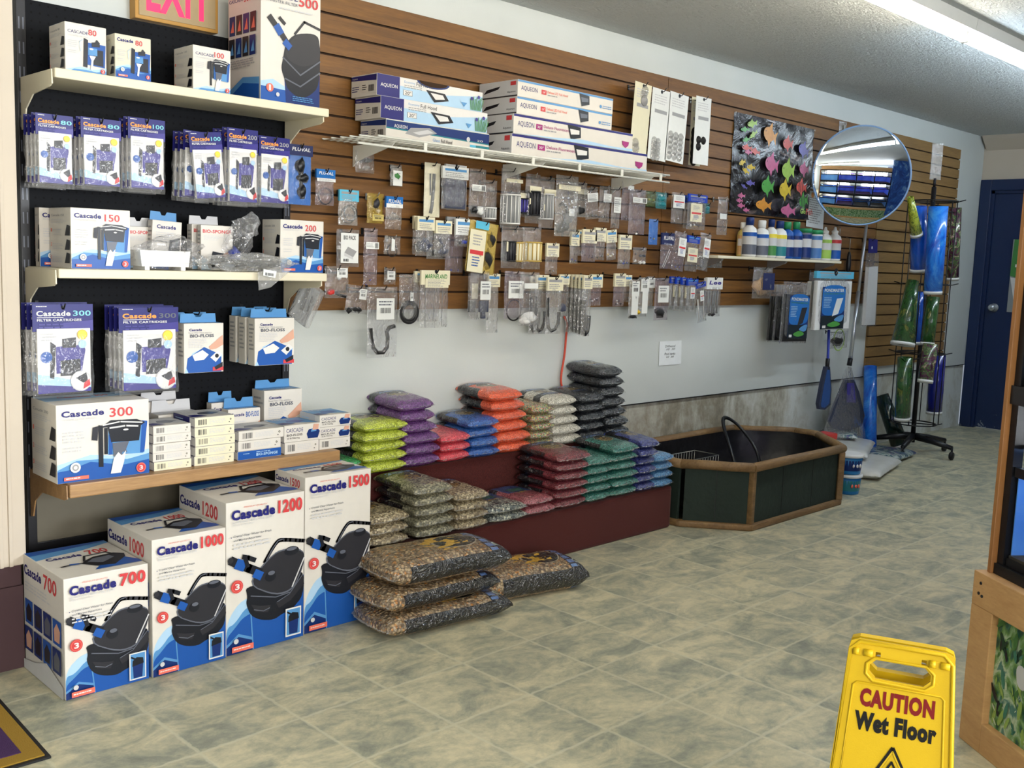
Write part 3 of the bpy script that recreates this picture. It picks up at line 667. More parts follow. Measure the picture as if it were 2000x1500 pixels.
# large canister 500 box on the top shelf
def box500():
    W, D, H = .235, .215, .385; b = MB(); b.box(0, 0, 0, W, D, H, 'box_white', .002); k = W/H
    A = Art(b, (.001, 0, .001), (W-.002, 0, 0), (0, 0, H-.002))
    A.poly([(0, 0), (1, 0), (1, .1), (.5, .12), (.2, .2), (0, .17)], 'print_paleblue'); A.poly([(0, 0), (1, 0), (1, .1), (.3, .12), (0, .13)], 'print_blue')
    A.poly([(.42, 0), (1, 0), (1, .3), (.38, .28)], 'print_deepblue')
    A.soft([(.36, .38), (.33, .30), (.40, .20), (.44, .13), (.62, .07), (.80, .09), (1, .2), (1, .62), (.88, .66), (.55, .62), (.40, .52)], 'print_dark')
    A.soft([(.38, .46), (.58, .62), (.86, .65), (1, .58), (1, .42), (.7, .34), (.46, .38)], 'print_ink'); A.line([(.36, .4), (.66, .27), (1, .42)], .02, 'print_midgrey'); A.line([(.40, .22), (.66, .17), (1, .32)], .02, 'print_midgrey'); A.line([(.56, .62), (.72, .74), (1, .7)], .035, 'print_ink')
    A.line([(.14, .72), (.3, .62), (.44, .52)], .09, 'print_dark'); A.line([(.26, .65), (.31, .61)], .11, 'print_blue'); A.line([(.4, .53), (.46, .5)], .1, 'print_blue'); A.line([(.3, .73), (.38, .69)], .05, 'print_dark')
    A.text('CASCADE', .04, .90, .60, .955, 'print_navy', .0); A.text('CANISTER FILTER', .05, .855, .60, .88, 'print_midgrey', 0); A.text('500', .62, .865, .95, .95, 'print_red', .012); A.lines(.3, .80, .9, .83, 1, 'print_lightgrey', 4)
    A.disc(.14, .12, .06, 'print_salmon'); A.text('1', .125, .095, .155, .145, 'print_white', .02); A.disc(.27, .07, .03, 'print_lightgrey'); A.lines(.52, .03, .9, .08, 3, 'print_sky', 3)
    S = Art(b, (0, D-.001, .001), (0, -(D-.002), 0), (0, 0, H-.002)); S.text('CASCADE', .03, .885, .46, .915, 'print_navy', .01); S.text('500', .50, .87, .72, .93, 'print_red', .01)
    for r in range(2):
        for c in range(4): x = .04+c*.22; y = .60-r*.2; S.rect(x, y, x+.18, y+.17, 'print_ink' if (r+c) % 2 else 'print_deepblue'); S.poly([(x+.04, y+.03), (x+.15, y+.03), (x+.12, y+.13)], 'print_salmon' if r == 0 else 'print_sky')
    S.lines(.05, .3, .9, .38, 4, 'print_grey', 3); S.poly([(0, 0), (1, 0), (1, .2), (.5, .22), (0, .1)], 'print_sky'); S.poly([(0, 0), (1, 0), (1, .14), (.5, .17), (0, .04)], 'print_blue')
    tag(b.build('canister_filter_box', None, (1.833, -.31, ZT)), 'tall glossy canister filter box numbered 500 on the right end of the top shelf', 'product box', 'canister filter boxes')
box500()
filter_box('150', .182, .165, .182, (1.199, -.305, ZM), 'white power filter box numbered 150, foremost on the middle shelf', 0)
filter_box('150', .17, .038, .182, (1.172, -.128, ZM), 'white power filter box partly hidden behind the foremost 150 box', 0)
filter_box('200', .178, .12, .184, (1.917, -.305, ZM), 'white power filter box numbered 200 at the right end of the middle shelf', 0)
filter_box('300', .285, .20, .238, (1.120, -.372, ZB), 'large white power filter box numbered 300 on the wooden shelf', 0)

# media boxes with a hang tab
def tab_box(W, D, H, loc, label, title, style, rz=0.0, tab=.03, tcol='print_sky', rot=None, nm='filter_media_box', grp='filter media boxes'):
    b = MB(); b.box(0, 0, 0, W, D, H, 'box_white', .0012); k = W/H
    A = Art(b, (.001, 0, .001), (W-.002, 0, 0), (0, 0, H-.002))
    if style == 'floss':
        A.poly([(0, .0), (.9, 0), (.97, .34), (.5, .5), (.2, .4), (.1, .2)], 'print_paleblue'); A.poly([(.08, .30), (.5, .52), (.8, .40), (.95, .3), (.95, .0), (0.1, 0), (.05, .1)], 'print_blue'); A.poly([(.2, .36), (.46, .46), (.62, .36), (.5, .26), (.26, .24)], 'print_white')
        A.poly([(.66, .3), (.86, .44), (.97, .36), (.8, .2)], 'print_white'); A.disc(.83, .33, .05, 'print_dark'); A.poly([(.62, .52), (.8, .64), (.98, .76), (1, .56), (.82, .48), (.66, .46)], 'print_skin')
        A.rect(.72, .02, 1, .10, 'print_red'); A.poly([(.8, .04), (.98, .1), (.98, .2), (.76, .1)], 'print_dark'); A.text('Cascade', .12, .85, .44, .90, 'print_navy', .03); A.text('Power Filter / Filtre exterieur', .1, .80, .7, .835, 'print_grey', 0); A.text(title, .14, .72, .75, .785, 'print_midgrey', .03); A.lines(.1, .5, .6, .70, 6, 'print_lightgrey', 3)
    elif style == 'sponge':
        A.text(title, .05, .83, .96, .91, 'print_red', .03); A.lines(.08, .66, .7, .78, 4, 'print_lightgrey', 5); A.poly([(.22, .05), (.62, .02), (.82, .36), (.36, .42)], 'print_dark'); A.poly([(.66, .34), (.96, .46), (1, .38), (.76, .28)], 'print_skin'); A.poly([(0, 0), (.3, 0), (.2, .2), (0, .3)], 'print_paleblue')
    elif style == 'hand':
        A.text('Cascade', .08, .83, .5, .91, 'print_navy', .03); A.text(title, .55, .80, .96, .93, 'print_blue', .02); A.lines(.08, .5, .6, .72, 5, 'print_lightgrey', 8); A.poly([(.5, .2), (.7, .5), (1, .7), (1, .2)], 'print_skin'); A.poly([(.4, 0), (.6, .22), (.9, .1), (.9, 0)], 'print_dark'); A.poly([(0, 0), (.7, 0), (.3, .12), (0, .1)], 'print_sky')
    elif style == 'plain':
        A.text(title, .05, .74, .4, .84, 'print_navy', .04); A.lines(.05, .2, .7, .45, 3, 'print_lightgrey', 9); A.lines(.7, .55, .96, .7, 1, 'print_salmon', 2)
    elif style == 'dark':
        A.rect(0, .0, 1, .3, 'print_blue'); A.poly([(0, .3), (.4, .38), (1, .32), (1, .24), (.5, .32), (0, .2)], 'print_sky'); A.text('Cascade', .14, .84, .8, .92, 'print_navy', .03); A.lines(.12, .55, .8, .78, 5, 'print_lightgrey', 4); A.poly([(.3, .24), (.5, .24), (.5, .12), (.34, .1)], 'print_dark'); A.rect(.22, .08, .55, .22, 'print_white'); A.poly([(.32, .2), (.5, .2), (.5, .1), (.36, .1)], 'print_dark'); A.poly([(.55, .3), (.95, .32), (.96, .66), (.6, .62)], 'print_dark')
    S = Art(b, (0, D-.001, .001), (0, -(D-.002), 0), (0, 0, H-.002)); S.lines(.15, .3, .9, .9, 7, 'print_grey', 5)
    T = Art(b, (.001, .001, H), (W-.002, 0, 0), (0, D-.002, 0)); T.poly([(0, .3), (1, .1), (1, 1), (0, 1)], tcol); T.lines(.1, .1, .9, .5, 2, 'print_white', 3)
    o = b.build(nm, None, loc, rz, rot); tag(o, label, 'product box', grp)
    if tab:
        c = MB(); c.prism([(W*.04, H), (W*.96, H), (W*.94, H+tab), (W*.62, H+tab), (W*.56, H+tab*.62), (W*.44, H+tab*.62), (W*.38, H+tab), (W*.06, H+tab)], D*.9, D*.9+.0012, tcol, ax='y')
        c.build('hang_tab', o)
    return o
# middle shelf, back row
tab_box(.10, .03, .135, (1.435, -.16, ZM+.002), 'white bio-sponge box behind the white plastic tray', 'BIO-SPONGE', 'sponge', 0, .03, 'print_lightgrey')
tab_box(.102, .035, .160, (1.500, -.19, ZM+.002), 'white and blue carbon media box with blue tab, leaning on the middle shelf', 'CARBON', 'dark', 0, .03, 'print_sky', rot=(0, .05, 0))
tab_box(.118, .025, .150, (1.660, -.225, ZM+.002), 'foremost bio-sponge box with red title on the middle shelf', 'BIO-SPONGE', 'sponge', 0, 0)
tab_box(.118, .035, .152, (1.648, -.185, ZM+.002), 'bio-sponge box with punched hang tab standing behind the foremost one', 'BIO-SPONGE', 'sponge', 0, .03, 'print_lightgrey')
# white plastic tray in a clear bag
t = thing('plastic_tray_pack', 'white rectangular plastic tray in a clear bag on the middle shelf', 'spare part', (1.482, -.29, ZM))
b = MB(); b.prism([(-.078, .012), (.078, .012), (.084, .062), (-.084, .062)], -.045, .045, 'plastic_white')
for x in (-.06, .06): b.box(x-.008, -.044, 0, x+.008, .044, .013, 'plastic_white', .002)
b.build('tray', t)
def crumple(b, c, r, mt, seed, amp=.45, sub=4, flat=0.0, fr=1.8):
    bm = bmesh.new(); bmesh.ops.create_icosphere(bm, subdivisions=sub, radius=1)
    for v in bm.verts:
        n = noise.noise(v.co*fr+Vector((seed*7.3, 1.7*seed, 0))); n2 = abs(noise.noise(v.co*fr*3+Vector((seed, 0, 5))))
        d = 1+amp*n*1.6-amp*.8*n2; z = v.co.z*d
        if flat and z < flat: z = flat
        v.co = Vector((c[0]+v.co.x*r[0]*d, c[1]+v.co.y*r[1]*d, c[2]+z*r[2]))
    b.bm(bm, mt, None, False)
b = MB(); crumple(b, (.03, .0, .05), (.125, .05, .052), 'film', 3, .35, 4, -.9); b.build('clear_bag', t)
t = thing('bagged_impeller', 'crumpled clear bag of dark filter parts standing on the middle shelf', 'spare part', (1.795, -.24, ZM))
b = MB(); b.blob((-.02, 0, .05), (.022, .02, .03), 'plastic_blue', 4); b.tube([(-.03, 0, .02), (.0, 0, .09), (.02, 0, .12)], .010, 'plastic_black'); b.build('filter_part', t)
b = MB(); crumple(b, (-.01, 0, .075), (.05, .035, .072), 'film', 5, .4, 4, -.98); crumple(b, (.03, 0, .155), (.045, .012, .04), 'film', 9, .5, 3); b.build('clear_bag', t)
t = thing('bagged_intake_hose', 'flat clear bag of black hose parts drooping over the front of the middle shelf', 'spare part', (1.80, -.325, ZM))
b = MB(); b.tube([(-.16, 0, .02), (-.08, .01, .03), (0, -.005, .022), (.07, .01, .03), (.1, 0, .016)], .013, 'plastic_black'); b.blob((-.10, .0, .022), (.03, .02, .018), 'plastic_grey', 2); b.build('hose', t)
b = MB(); crumple(b, (-.03, 0, .03), (.17, .045, .032), 'film_hazy', 12, .4, 4, -.9); b.prism([(-.01, .0), (.06, .02), (.12, .01), (.04, -.05), (-.005, -.06)], -.046, -.043, 'film_hazy', ax='y'); b.build('clear_bag', t)
b = MB(); b.prism([(.01, .012), (.06, .004), (.055, -.018), (.008, -.01)], -.050, -.049, 'card_white'); A = Art(b, (.012, -.0502, -.010), (.042, 0, -.004), (0, 0, .012)); A.bars(.1, .1, .9, .9, 'print_ink', 12); b.build('price_sticker', t)

# wooden shelf: stacks of slim cartridge boxes
def slim_box(W, D, H, loc, label, kind, rz=0.0, grp='slim cartridge boxes'):
    b = MB(); front = {'cream': 'card_cream', 'white': 'box_white', 'blue': 'print_blue', 'named': 'box_white'}[kind]
    b.box(0, 0, 0, W, D, H, 'box_white', .001)
    A = Art(b, (.0008, 0, .0008), (W-.0016, 0, 0), (0, 0, H-.0016))
    if kind in ('cream', 'white'):
        A.rect(0, 0, 1, 1, front); A.bars(.08, .2, .30, .8, 'print_ink', 9, int(loc[0]*1000)); A.lines(.36, .25, .80, .8, 4, 'print_lightgrey', 3); A.disc(.90, .6, .022, 'print_ink'); A.disc(.90, .6, .010, 'card_cream'); A.rect(.85, .25, .88, .32, 'print_ink')
    elif kind == 'blue':
        A.rect(0, 0, 1, 1, 'print_blue'); A.text('BIO-SPONGE', .42, .28, .92, .62, 'print_paleblue', .03); A.lines(.42, .66, .9, .86, 1, 'print_paleblue', 2); A.lines(.12, .6, .3, .75, 1, 'print_paleblue', 5)
    else:
        A.text('CASCADE', .05, .58, .52, .82, 'print_navy', .0); A.text('BIO-FLOSS', .06, .34, .5, .48, 'print_ink', .02); A.text('x2 & Filtering', .07, .14, .42, .28, 'print_ink', .01)
        A.poly([(.66, .1), (.94, .1), (1, .5), (.92, .72), (.68, .66), (.62, .4)], 'print_deepblue'); A.poly([(.74, .5), (.9, .52), (.88, .72), (.76, .7)], 'print_sky'); A.poly([(.78, .6), (.95, .62), (.97, .95), (.82, .98)], 'print_skin')
    S = Art(b, (0, D-.001, .0008), (0, -(D-.002), 0), (0, 0, H-.0016)); S.rect(0, 0, 1, 1, 'print_navy' if kind != 'named' else 'print_lightgrey'); S.lines(.1, .2, .5, .7, 2, 'print_paleblue', 4); S.rect(.78, .05, 1, .95, 'print_white')
    T = Art(b, (.001, .001, H), (W-.002, 0, 0), (0, D-.002, 0)); T.poly([(0, .1), (.5, .3), (1, .1), (1, 1), (0, 1)], 'print_sky' if kind == 'named' else 'print_lightgrey'); T.poly([(.3, .4), (.6, .3), (.9, .5), (.7, .7), (.4, .65)], 'print_midgrey' if kind != 'named' else 'print_blue'); T.poly([(0, .1), (.4, .15), (.2, .4), (0, .35)], 'print_navy'); T.lines(.1, .75, .7, .95, 2, 'print_white', 8)
    return tag(b.build('cartridge_box', None, loc, rz), label, 'product box', grp)
ORD = ['bottom', 'second from the bottom', 'third from the bottom', 'fourth from the bottom', 'fifth from the bottom', 'sixth from the bottom', 'seventh from the bottom', 'eighth from the bottom']
def level(k, n): return 'topmost' if k == n-1 and n > 1 else ORD[k]
for k in range(5): slim_box(.128+.001*(k % 2), .14, .0285, (1.425-.002*(k % 3), -.362+.004*(k % 2), ZB+k*.0292), 'slim white cartridge box, %s of the stack beside the 300 box' % level(k, 5), 'white' if k else 'cream', .0)
for k in range(5): slim_box(.144, .15, .0315, (1.563+.002*(k % 3), -.362-.003*(k % 2), ZB+k*.0322), 'slim cream cartridge box, %s of the second stack on the wooden shelf' % level(k, 5), 'cream')
for k in range(3): slim_box((.170, .166, .176)[k], .14, (.030, .034, .034)[k], (1.722+.002*k, -.36, ZB+(0, .0308, .0656)[k]), ('blue fronted bio-sponge box at the bottom of the third stack', 'slim white barcode box in the middle of the third stack', 'slim white barcode box on top of the third stack')[k], ('blue', 'white', 'white')[k])
slim_box(.142, .14, .042, (1.905, -.362, ZB), 'white barcode box under the left capital-lettered cascade box', 'white'); slim_box(.148, .14, .060, (1.903, -.362, ZB+.0428), 'white box with blue cup picture at the right of the third stack', 'named')
slim_box(.136, .13, .038, (2.053, -.356, ZB), 'white barcode box at the bottom of the rightmost stack on the wooden shelf', 'white', grp='right stack'); slim_box(.136, .13, .043, (2.052, -.356, ZB+.0388), 'white box with blue cup picture, middle of the rightmost stack', 'named', grp='right stack'); slim_box(.136, .13, .043, (2.054, -.356, ZB+.0826), 'white box with blue cup picture, topmost of the rightmost stack', 'named', grp='right stack')
tab_box(.155, .075, .150, (1.52, -.195, ZB), 'white cascade media box behind the cream stacks, front of the pair', 'cascade', 'plain', 0, .04, 'print_lightgrey')
tab_box(.155, .06, .165, (1.485, -.145+.03, ZB), 'white cascade media box with hang tab, back of the pair', 'cascade', 'plain', 0, .035, 'print_lightgrey', rot=(0, 0, 0)) if False else None
tab_box(.14, .03, .185, (1.500, -.118, ZB), 'taller white media box with punched tab against the pegboard', 'cascade', 'plain', 0, .03, 'print_lightgrey')
tab_box(.10, .035, .170, (1.735, -.155, ZB), 'white and blue media box with blue tab behind the third stack', 'MEDIA', 'hand', 0, .035, 'print_sky')
tab_box(.128, .045, .150, (1.772, -.205, ZB), 'white box with a hand picture and blue tab standing behind the third stack', 'BIO-FLOSS', 'hand', 0, .035, 'print_sky')
tab_box(.160, .085, .205, (1.925, -.190, ZB), 'tall white bio-floss box with blue tab at the right back of the wooden shelf', 'BIO-FLOSS', 'floss', 0, .03, 'print_sky')
tab_box(.150, .02, .055, (1.945, -.205, ZB+.106), 'small white carton tilted on top of the boxes', 'CASCADE', 'plain', 0, 0, rot=(.0, .22, -.1)) if False else None

# bio-floss boxes hanging from hooks
def hook(x, z, d, label, steel=False, y0=-.02, up=.016):
    t = thing('wire_hook', label, 'hook', (x, y0, z), group='black wire hooks'); mt = 'hook_steel' if steel else 'hook_black'
    b = MB(); b.box(-.006, -.003, -.012, .006, .0, .014, mt, .001); b.tube([(0, -.002, .002), (0, -d*.5, .001), (0, -d+.012, 0), (0, -d, up)], .0024, mt, 6); 
    o = b.build('wire_hook', None, (x, y0, z)); bpy.data.objects.remove(t)
    return tag(o, label, 'hook', 'wire hooks')
def hung_boxes(x, z, W, H, ys, labels, xo=0):
    for y, lb in zip(ys, labels):
        tab_box(W, .045, H, (x, y, z), lb, 'BIO-FLOSS', 'floss', 0, .03, 'print_sky')
hung_boxes(1.560, .884, .142, .165, (-.300, -.235), ('bio-floss box hanging in front on the hook left of the other bio-floss boxes', 'bio-floss box hanging behind another on the left hook'))
hung_boxes(1.818, .897, .158, .165, (-.305, -.240, -.175), ('bio-floss box hanging in front at the right edge of the pegboard', 'bio-floss box second on the right hook', 'bio-floss box third on the right hook, nearest the pegboard'))
hook(1.631, 1.075, .20, 'black wire hook holding the left bio-floss boxes', y0=GY); hook(1.897, 1.085, .20, 'black wire hook holding the right bio-floss boxes', y0=GY)

# ------------------------------------------------------------------ blue-header cartridge packs
def pillow_sheet(b, x0, x1, z0, z1, t, mt, seed=0, nx=10, nz=14, y=0.0, amp=.004, bottom=True):
    """wrinkled clear pouch hanging in the xz plane; t = half thickness"""
    for side in (-1, 1):
        k = len(b.v)
        for j in range(nz+1):
            for i in range(nx+1):
                u = i/nx; v = j/nz; e = min(1, (1-abs(2*u-1)**4)*(1-abs(2*v-1)**6)*1.2)
                n = noise.noise(Vector((u*4+seed*3.7, v*6, side*2.0)))
                yy = y+side*(t*e)+amp*n*e
                dx = amp*1.2*noise.noise(Vector((seed*2.1, v*5, u*2)))
                b.pts([(x0+(x1-x0)*u+dx, yy, z0+(z1-z0)*v)])
        for j in range(nz):
            for i in range(nx):
                a = k+j*(nx+1)+i; q = (a, a+1, a+nx+2, a+nx+1); b.face(q if side < 0 else q[::-1], mt, True)
def cartridge_pack(num, W, H, kind, ncol='print_teal'):
    """local origin: hook hole at the top centre"""
    t = bpy.data.objects.new('cartridge_pack', None); COL.objects.link(t)
    hh = H*.30; b = MB(); b.box(-W/2, -.0015, -hh+.012, W/2, .0015, .012, 'print_navy' if kind else 'print_navy', .0005)
    A = Art(b, (-W/2, -.0015, -hh+.012), (W, 0, 0), (0, 0, hh)); A.rect(0, 0, 1, 1, 'print_navy'); A.poly([(.5, 0), (1, 0), (1, .4), (.5, .3)], 'print_purple')
    A.disc(.5, .88, .035, 'print_dark'); A.lines(.06, .88, .25, .95, 1, 'print_white', 3)
    A.text('Cascade', .06, .56, .62, .76, 'print_orange' if kind < 2 else 'print_lightgrey', .035); A.text(num, .66, .56, .96, .76, ncol, .02)
    A.text('FILTER CARTRIDGES', .07, .37, .80, .46, 'print_white', .02); A.rect(.07, .5, .5, .52, 'print_white'); A.lines(.1, .08, .9, .3, 2, 'print_purple', 3)
    b.build('header_card', t)
    c0 = -H+.015; c1 = -hh+.02; b = MB(); b.box(-W*.44, -.006, c0, W*.44, .006, c1, 'print_white', .001)
    A = Art(b, (-W*.44, -.006, c0), (W*.88, 0, 0), (0, 0, c1-c0))
    A.poly([(0, 0), (1, 0), (1, .12), (.6, .2), (.3, .26), (0, .3)], 'print_paleblue'); A.poly([(0, 0), (1, 0), (1, .06), (.5, .1), (0, .14)], 'print_purple')
    A.poly([(.22, .24), (.30, .22), (.34, .74), (.24, .80)], 'print_ink'); A.poly([(.34, .30), (.82, .30), (.9, .66), (.86, .74), (.34, .72)], 'print_purple'); A.poly([(.42, .26), (.8, .26), (.8, .52), (.42, .5)], 'print_ink'); A.disc(.16, .56, .11, 'print_blue'); A.poly([(.46, .70), (.72, .70), (.72, .86), (.46, .84)], 'print_ink')
    A.lines(.06, .80, .35, .94, 3, 'print_lightgrey', 5); A.disc(.84, .90, .10, 'print_gold'); A.disc(.84, .90, .085, 'print_yellow'); A.disc(.84, .75, .08, 'print_paleblue')
    A.disc(.8, .17, .20, 'print_lightgrey'); A.disc(.8, .17, .18, 'print_white'); A.poly([(.7, .22), (.9, .30), (.94, .16), (.84, .14)], 'print_ink'); A.poly([(.84, .04), (.98, .10), (.96, .2), (.86, .14)], 'print_red')
    b.build('cartridge_card', t)
    b = MB(); pillow_sheet(b, -W*.5, W*.5, -H, -hh+.016, .014, 'film_clear', len(num)*3+int(W*100)); b.build('clear_bag', t)
    return t
def pack_group(px, pz, packs, num, W, H, kind, labelbase, ncol='print_teal'):
    """packs: list of (dx, y, dz, tilt)"""
    first = cartridge_pack(num, W, H, kind, ncol)
    for i, (dx, y, dz, tl) in enumerate(packs):
        r = first if i == 0 else copy_tree(first)
        r.location = (px+dx, y, pz+dz); r.rotation_euler = (0, tl, 0)
        tag(r, labelbase % (['foremost', 'second', 'third', 'fourth', 'fifth'][i]), 'filter cartridge pack', 'hanging cartridge packs')
def pg(x0, y0, x1, y1, yf, num, kind, lb, n, dy=.032, dx=0.0, tilt=0.0, ncol='print_teal', nm='x'):
    a = at(x0, (y0+y1)/2, 'y', yf); c = at(x1, (y0+y1)/2, 'y', yf); xm = (x0+x1)/2
    zt = at(xm, y0, 'y', yf).z; zb = at(xm, y1, 'y', yf).z
    W = c.x-a.x; H = zt-zb
    pack_group((a.x+c.x)/2, zt-.012, [(dx*k, yf+dy*k, 0.003*(k % 2), tilt*(1 if k == 0 else -.3)) for k in range(n)], num, W, H, kind, lb, ncol)
    hook((a.x+c.x)/2, zt-.014, abs(yf-GY)+.02, 'black wire hook through the %s cartridge packs' % nm, y0=GY)
pg(70, 224, 143, 360, -.285, '80', 0, 'blue cartridge pack numbered 80 on the leftmost top hook, %s from the front', 4, nm='leftmost 80')
pg(158, 232, 236, 364, -.285, '80', 0, 'blue cartridge pack numbered 80 on the second top hook, %s from the front', 4, .036, nm='second 80')
pg(250, 232, 322, 370, -.285, '100', 0, 'blue cartridge pack numbered 100 on the third top hook, %s from the front', 3, nm='upright 100')
pg(368, 258, 432, 388, -.285, '100', 0, 'blue cartridge pack numbered 100 on the fourth top hook, %s from the front', 4, .036, 0, -.10, nm='tilted 100')
pg(443, 252, 503, 396, -.295, '200', 0, 'blue cartridge pack on the fifth top hook with grey number, %s from the front', 4, ncol='print_grey', nm='fifth hook')
pg(505, 268, 565, 398, -.255, '200', 0, 'blue cartridge pack on the rightmost top hook with grey number, %s from the front', 3, .02, ncol='print_grey', nm='rightmost hook')
pg(64, 594, 182, 768, -.290, '300', 2, 'large blue cartridge pack numbered 300 on the left lower hook, %s from the front', 3, .045, ncol='print_teal', nm='left 300')
pg(232, 600, 348, 762, -.290, '300', 1, 'large blue cartridge pack numbered 300 on the right lower hook, %s from the front', 4, .035, ncol='print_midgrey', nm='right 300')

# EXIT sign above the pegboard
t = thing('exit_sign', 'lit exit sign with red letters in a tan box above the pegboard', 'sign', (1.672, -.045, 2.045))
b = MB(); b.box(-.15, 0, 0, .15, .045, .205, 'exit_frame', .004); b.build('housing', t)
b = MB(); b.box(-.138, -.003, .012, .138, .001, .193, 'exit_tan', .001); A = Art(b, (-.138, -.0031, .012), (.276, 0, 0), (0, 0, .181)); A.text('EXIT', .09, .10, .93, .88, 'exit_red', .03); b.build('face_plate', t)
# ================================================================== hood boxes on the wire shelf
def brk(z, y0, y1, x): return None
t = thing('wire_shelf', 'white wire shelf with a ladder-shaped front edge holding the hood boxes', 'shelf', (3.2, -.16, 1.735))
o0 = (-3.2, .16, -1.735)
b = MB()
for y in (-.03, -.09, -.15, -.21, -.27): b.tube([(2.27, y, 1.733), (4.13, y, 1.733)], .003, 'wire_white', 6)
x = 2.28
while x < 4.13: b.tube([(x, -.022, 1.729), (x, -.30, 1.729)], .0017, 'wire_white', 5); x += .032
b.build('wire_deck', t, o0)
b = MB(); b.tube([(2.33, -.303, 1.735), (4.13, -.303, 1.735)], .0045, 'wire_white', 8); b.tube([(2.24, -.303, 1.700), (4.13, -.303, 1.700)], .0045, 'wire_white', 8)
for k in range(6): xx = 2.56+k*.30; b.box(xx-.008, -.306, 1.698, xx+.008, -.300, 1.737, 'wire_white', .001)
b.build('front_rail', t, o0)
for xx in (2.42, 3.25, 4.02):
    b = MB(); b.prism([(-.022, 1.722), (-.29, 1.722), (-.27, 1.708), (-.05, 1.66), (-.022, 1.64)], xx, xx+.006, 'wire_white', ax='x'); b.build('bracket', t, o0)
def hood_box(W, D, H, loc, label, style, rz=0.0):
    b = MB(); b.box(0, 0, 0, W, D, H, 'box_white', .0015)
    A = Art(b, (.001, 0, .001), (W-.002, 0, 0), (0, 0, H-.002))
    if style == 'full':
        A.rect(0, 0, .20, 1, 'print_navy'); A.rect(.20, 0, 1, 1, 'print_paleblue'); A.poly([(.2, .6), (.6, .5), (1, .8), (1, 1), (.2, 1)], 'print_white')
        A.text('AQUEON', .03, .40, .18, .60, 'print_white', .01)
        A.text('Economy', .24, .74, .34, .88, 'print_sky', .0); A.text('Full Hood', .35, .72, .50, .90, 'print_ink', .01); A.lines(.24, .52, .42, .70, 2, 'print_grey', 3)
        A.rect(.23, .18, .315, .44, 'print_grey'); A.rect(.235, .2, .31, .42, 'print_white'); A.text('20"', .245, .23, .30, .38, 'print_ink', .01)
        A.poly([(.44, .62), (.62, .58), (.66, .26), (.52, .08)], 'print_dark'); A.poly([(.48, .52), (.60, .49), (.62, .30), (.53, .22)], 'print_white'); A.poly([(.78, .35), (.84, .33), (.81, .12)], 'print_sky')
        for i in range(9): A.line([(.88+.012*i, .05), (.875+.016*i, .55+.04*(i*7 % 5))], .007, 'print_green')
        for xx, yy in ((.885, .6), (.955, .72)): A.disc(xx, yy, .013, 'print_purple')
    elif style == 'teal':
        A.poly([(0, .55), (1, .40), (1, .96), (0, .96)], 'card_teal'); A.poly([(0, .62), (1, .46), (1, .95), (0, .95)], 'print_deepblue'); A.text('AQUEON', .07, .60, .19, .80, 'print_white', .01)
        A.poly([(.17, .40), (.22, .72), (.40, .84), (.47, .62), (.30, .30)], 'print_grey'); A.poly([(.24, .50), (.38, .74), (.44, .62), (.30, .42)], 'print_lightgrey'); A.text('Glass', .43, .2, .50, .35, 'print_sky'); A.text('Full Hood', .51, .18, .62, .36, 'print_ink', .01)
        A.rect(.80, .0, .86, .30, 'card_cyan'); A.rect(.86, 0, 1, .30, 'card_teal'); A.rect(.87, .04, .99, .14, 'print_white'); A.disc(.78, .55, .018, 'print_lightgrey'); A.text('20', .87, .50, .93, .6, 'print_white')
    else:
        col = {'led': 'print_sky', 'fluo': 'print_purple'}[style]
        A.rect(0, .88, 1, 1, 'print_navy' if style == 'fluo' else 'print_sky'); A.text('AQUEON', .03, .36, .19 if style == 'led' else .155, .68, 'print_navy', .0)
        A.rect(.23 if style == 'led' else .17, .38, .28 if style == 'led' else .22, .66, 'print_red' if style == 'led' else 'print_magenta'); s0 = .29 if style == 'led' else .23
        A.text('24"' if style == 'led' else '30"', s0-.05, .45, s0-.02, .58, 'print_white'); A.text('Deluxe LED Full Hood' if style == 'led' else 'Deluxe Fluorescent', s0, .50, s0+.21, .66, 'print_salmon' if style == 'led' else 'print_magenta', .01); A.lines(s0, .30, s0+.15, .46, 1, 'print_grey', 2)
        x0 = .62 if style == 'led' else .42; A.poly([(x0, .92), (x0+.11, .86), (x0+.115, .30), (x0+.03, .12)], 'print_dark'); A.poly([(x0+.02, .70), (x0+.10, .68), (x0+.10, .46), (x0+.03, .40)], 'print_midgrey' if style == 'led' else 'print_white')
        A.poly([(0, .0), (.3, .08), (.55, .22), (.8, .1), (1, .14), (1, 0)], 'print_paleblue') if style == 'fluo' else A.disc(.86, .34, .012, 'print_sky')
        A.poly([(.90, .52), (.965, .50), (.96, .3), (.935, .14), (.905, .3)], 'print_magenta') if style == 'fluo' else A.lines(.88, .2, .99, .45, 2, 'print_sky', 4)
    S = Art(b, (0, D-.001, .001), (0, -(D-.002), 0), (0, 0, H-.002))
    if style in ('full', 'teal'):
        S.poly([(0, .78), (1, .68), (1, .97), (0, .97)], 'print_navy' if style == 'full' else 'print_deepblue'); S.text('Aqueon', .04, .80, .25, .90, 'print_white'); S.lines(.04, .2, .34, .5, 3, 'print_navy', 4); S.lines(.44, .25, .62, .55, 3, 'print_ink', 5); S.bars(.70, .2, .92, .5, 'print_ink', 12)
    else:
        S.rect(0, 0, 1, 1, 'print_lightgrey'); S.poly([(.12, .3), (.5, .52), (.56, .7), (.2, .56)], 'print_dark'); S.rect(.82, .68, .96, .92, 'print_red'); S.text('Aqueon', .74, .2, .95, .36, 'print_ink'); S.rect(0, .0, 1, .08, 'print_ink')
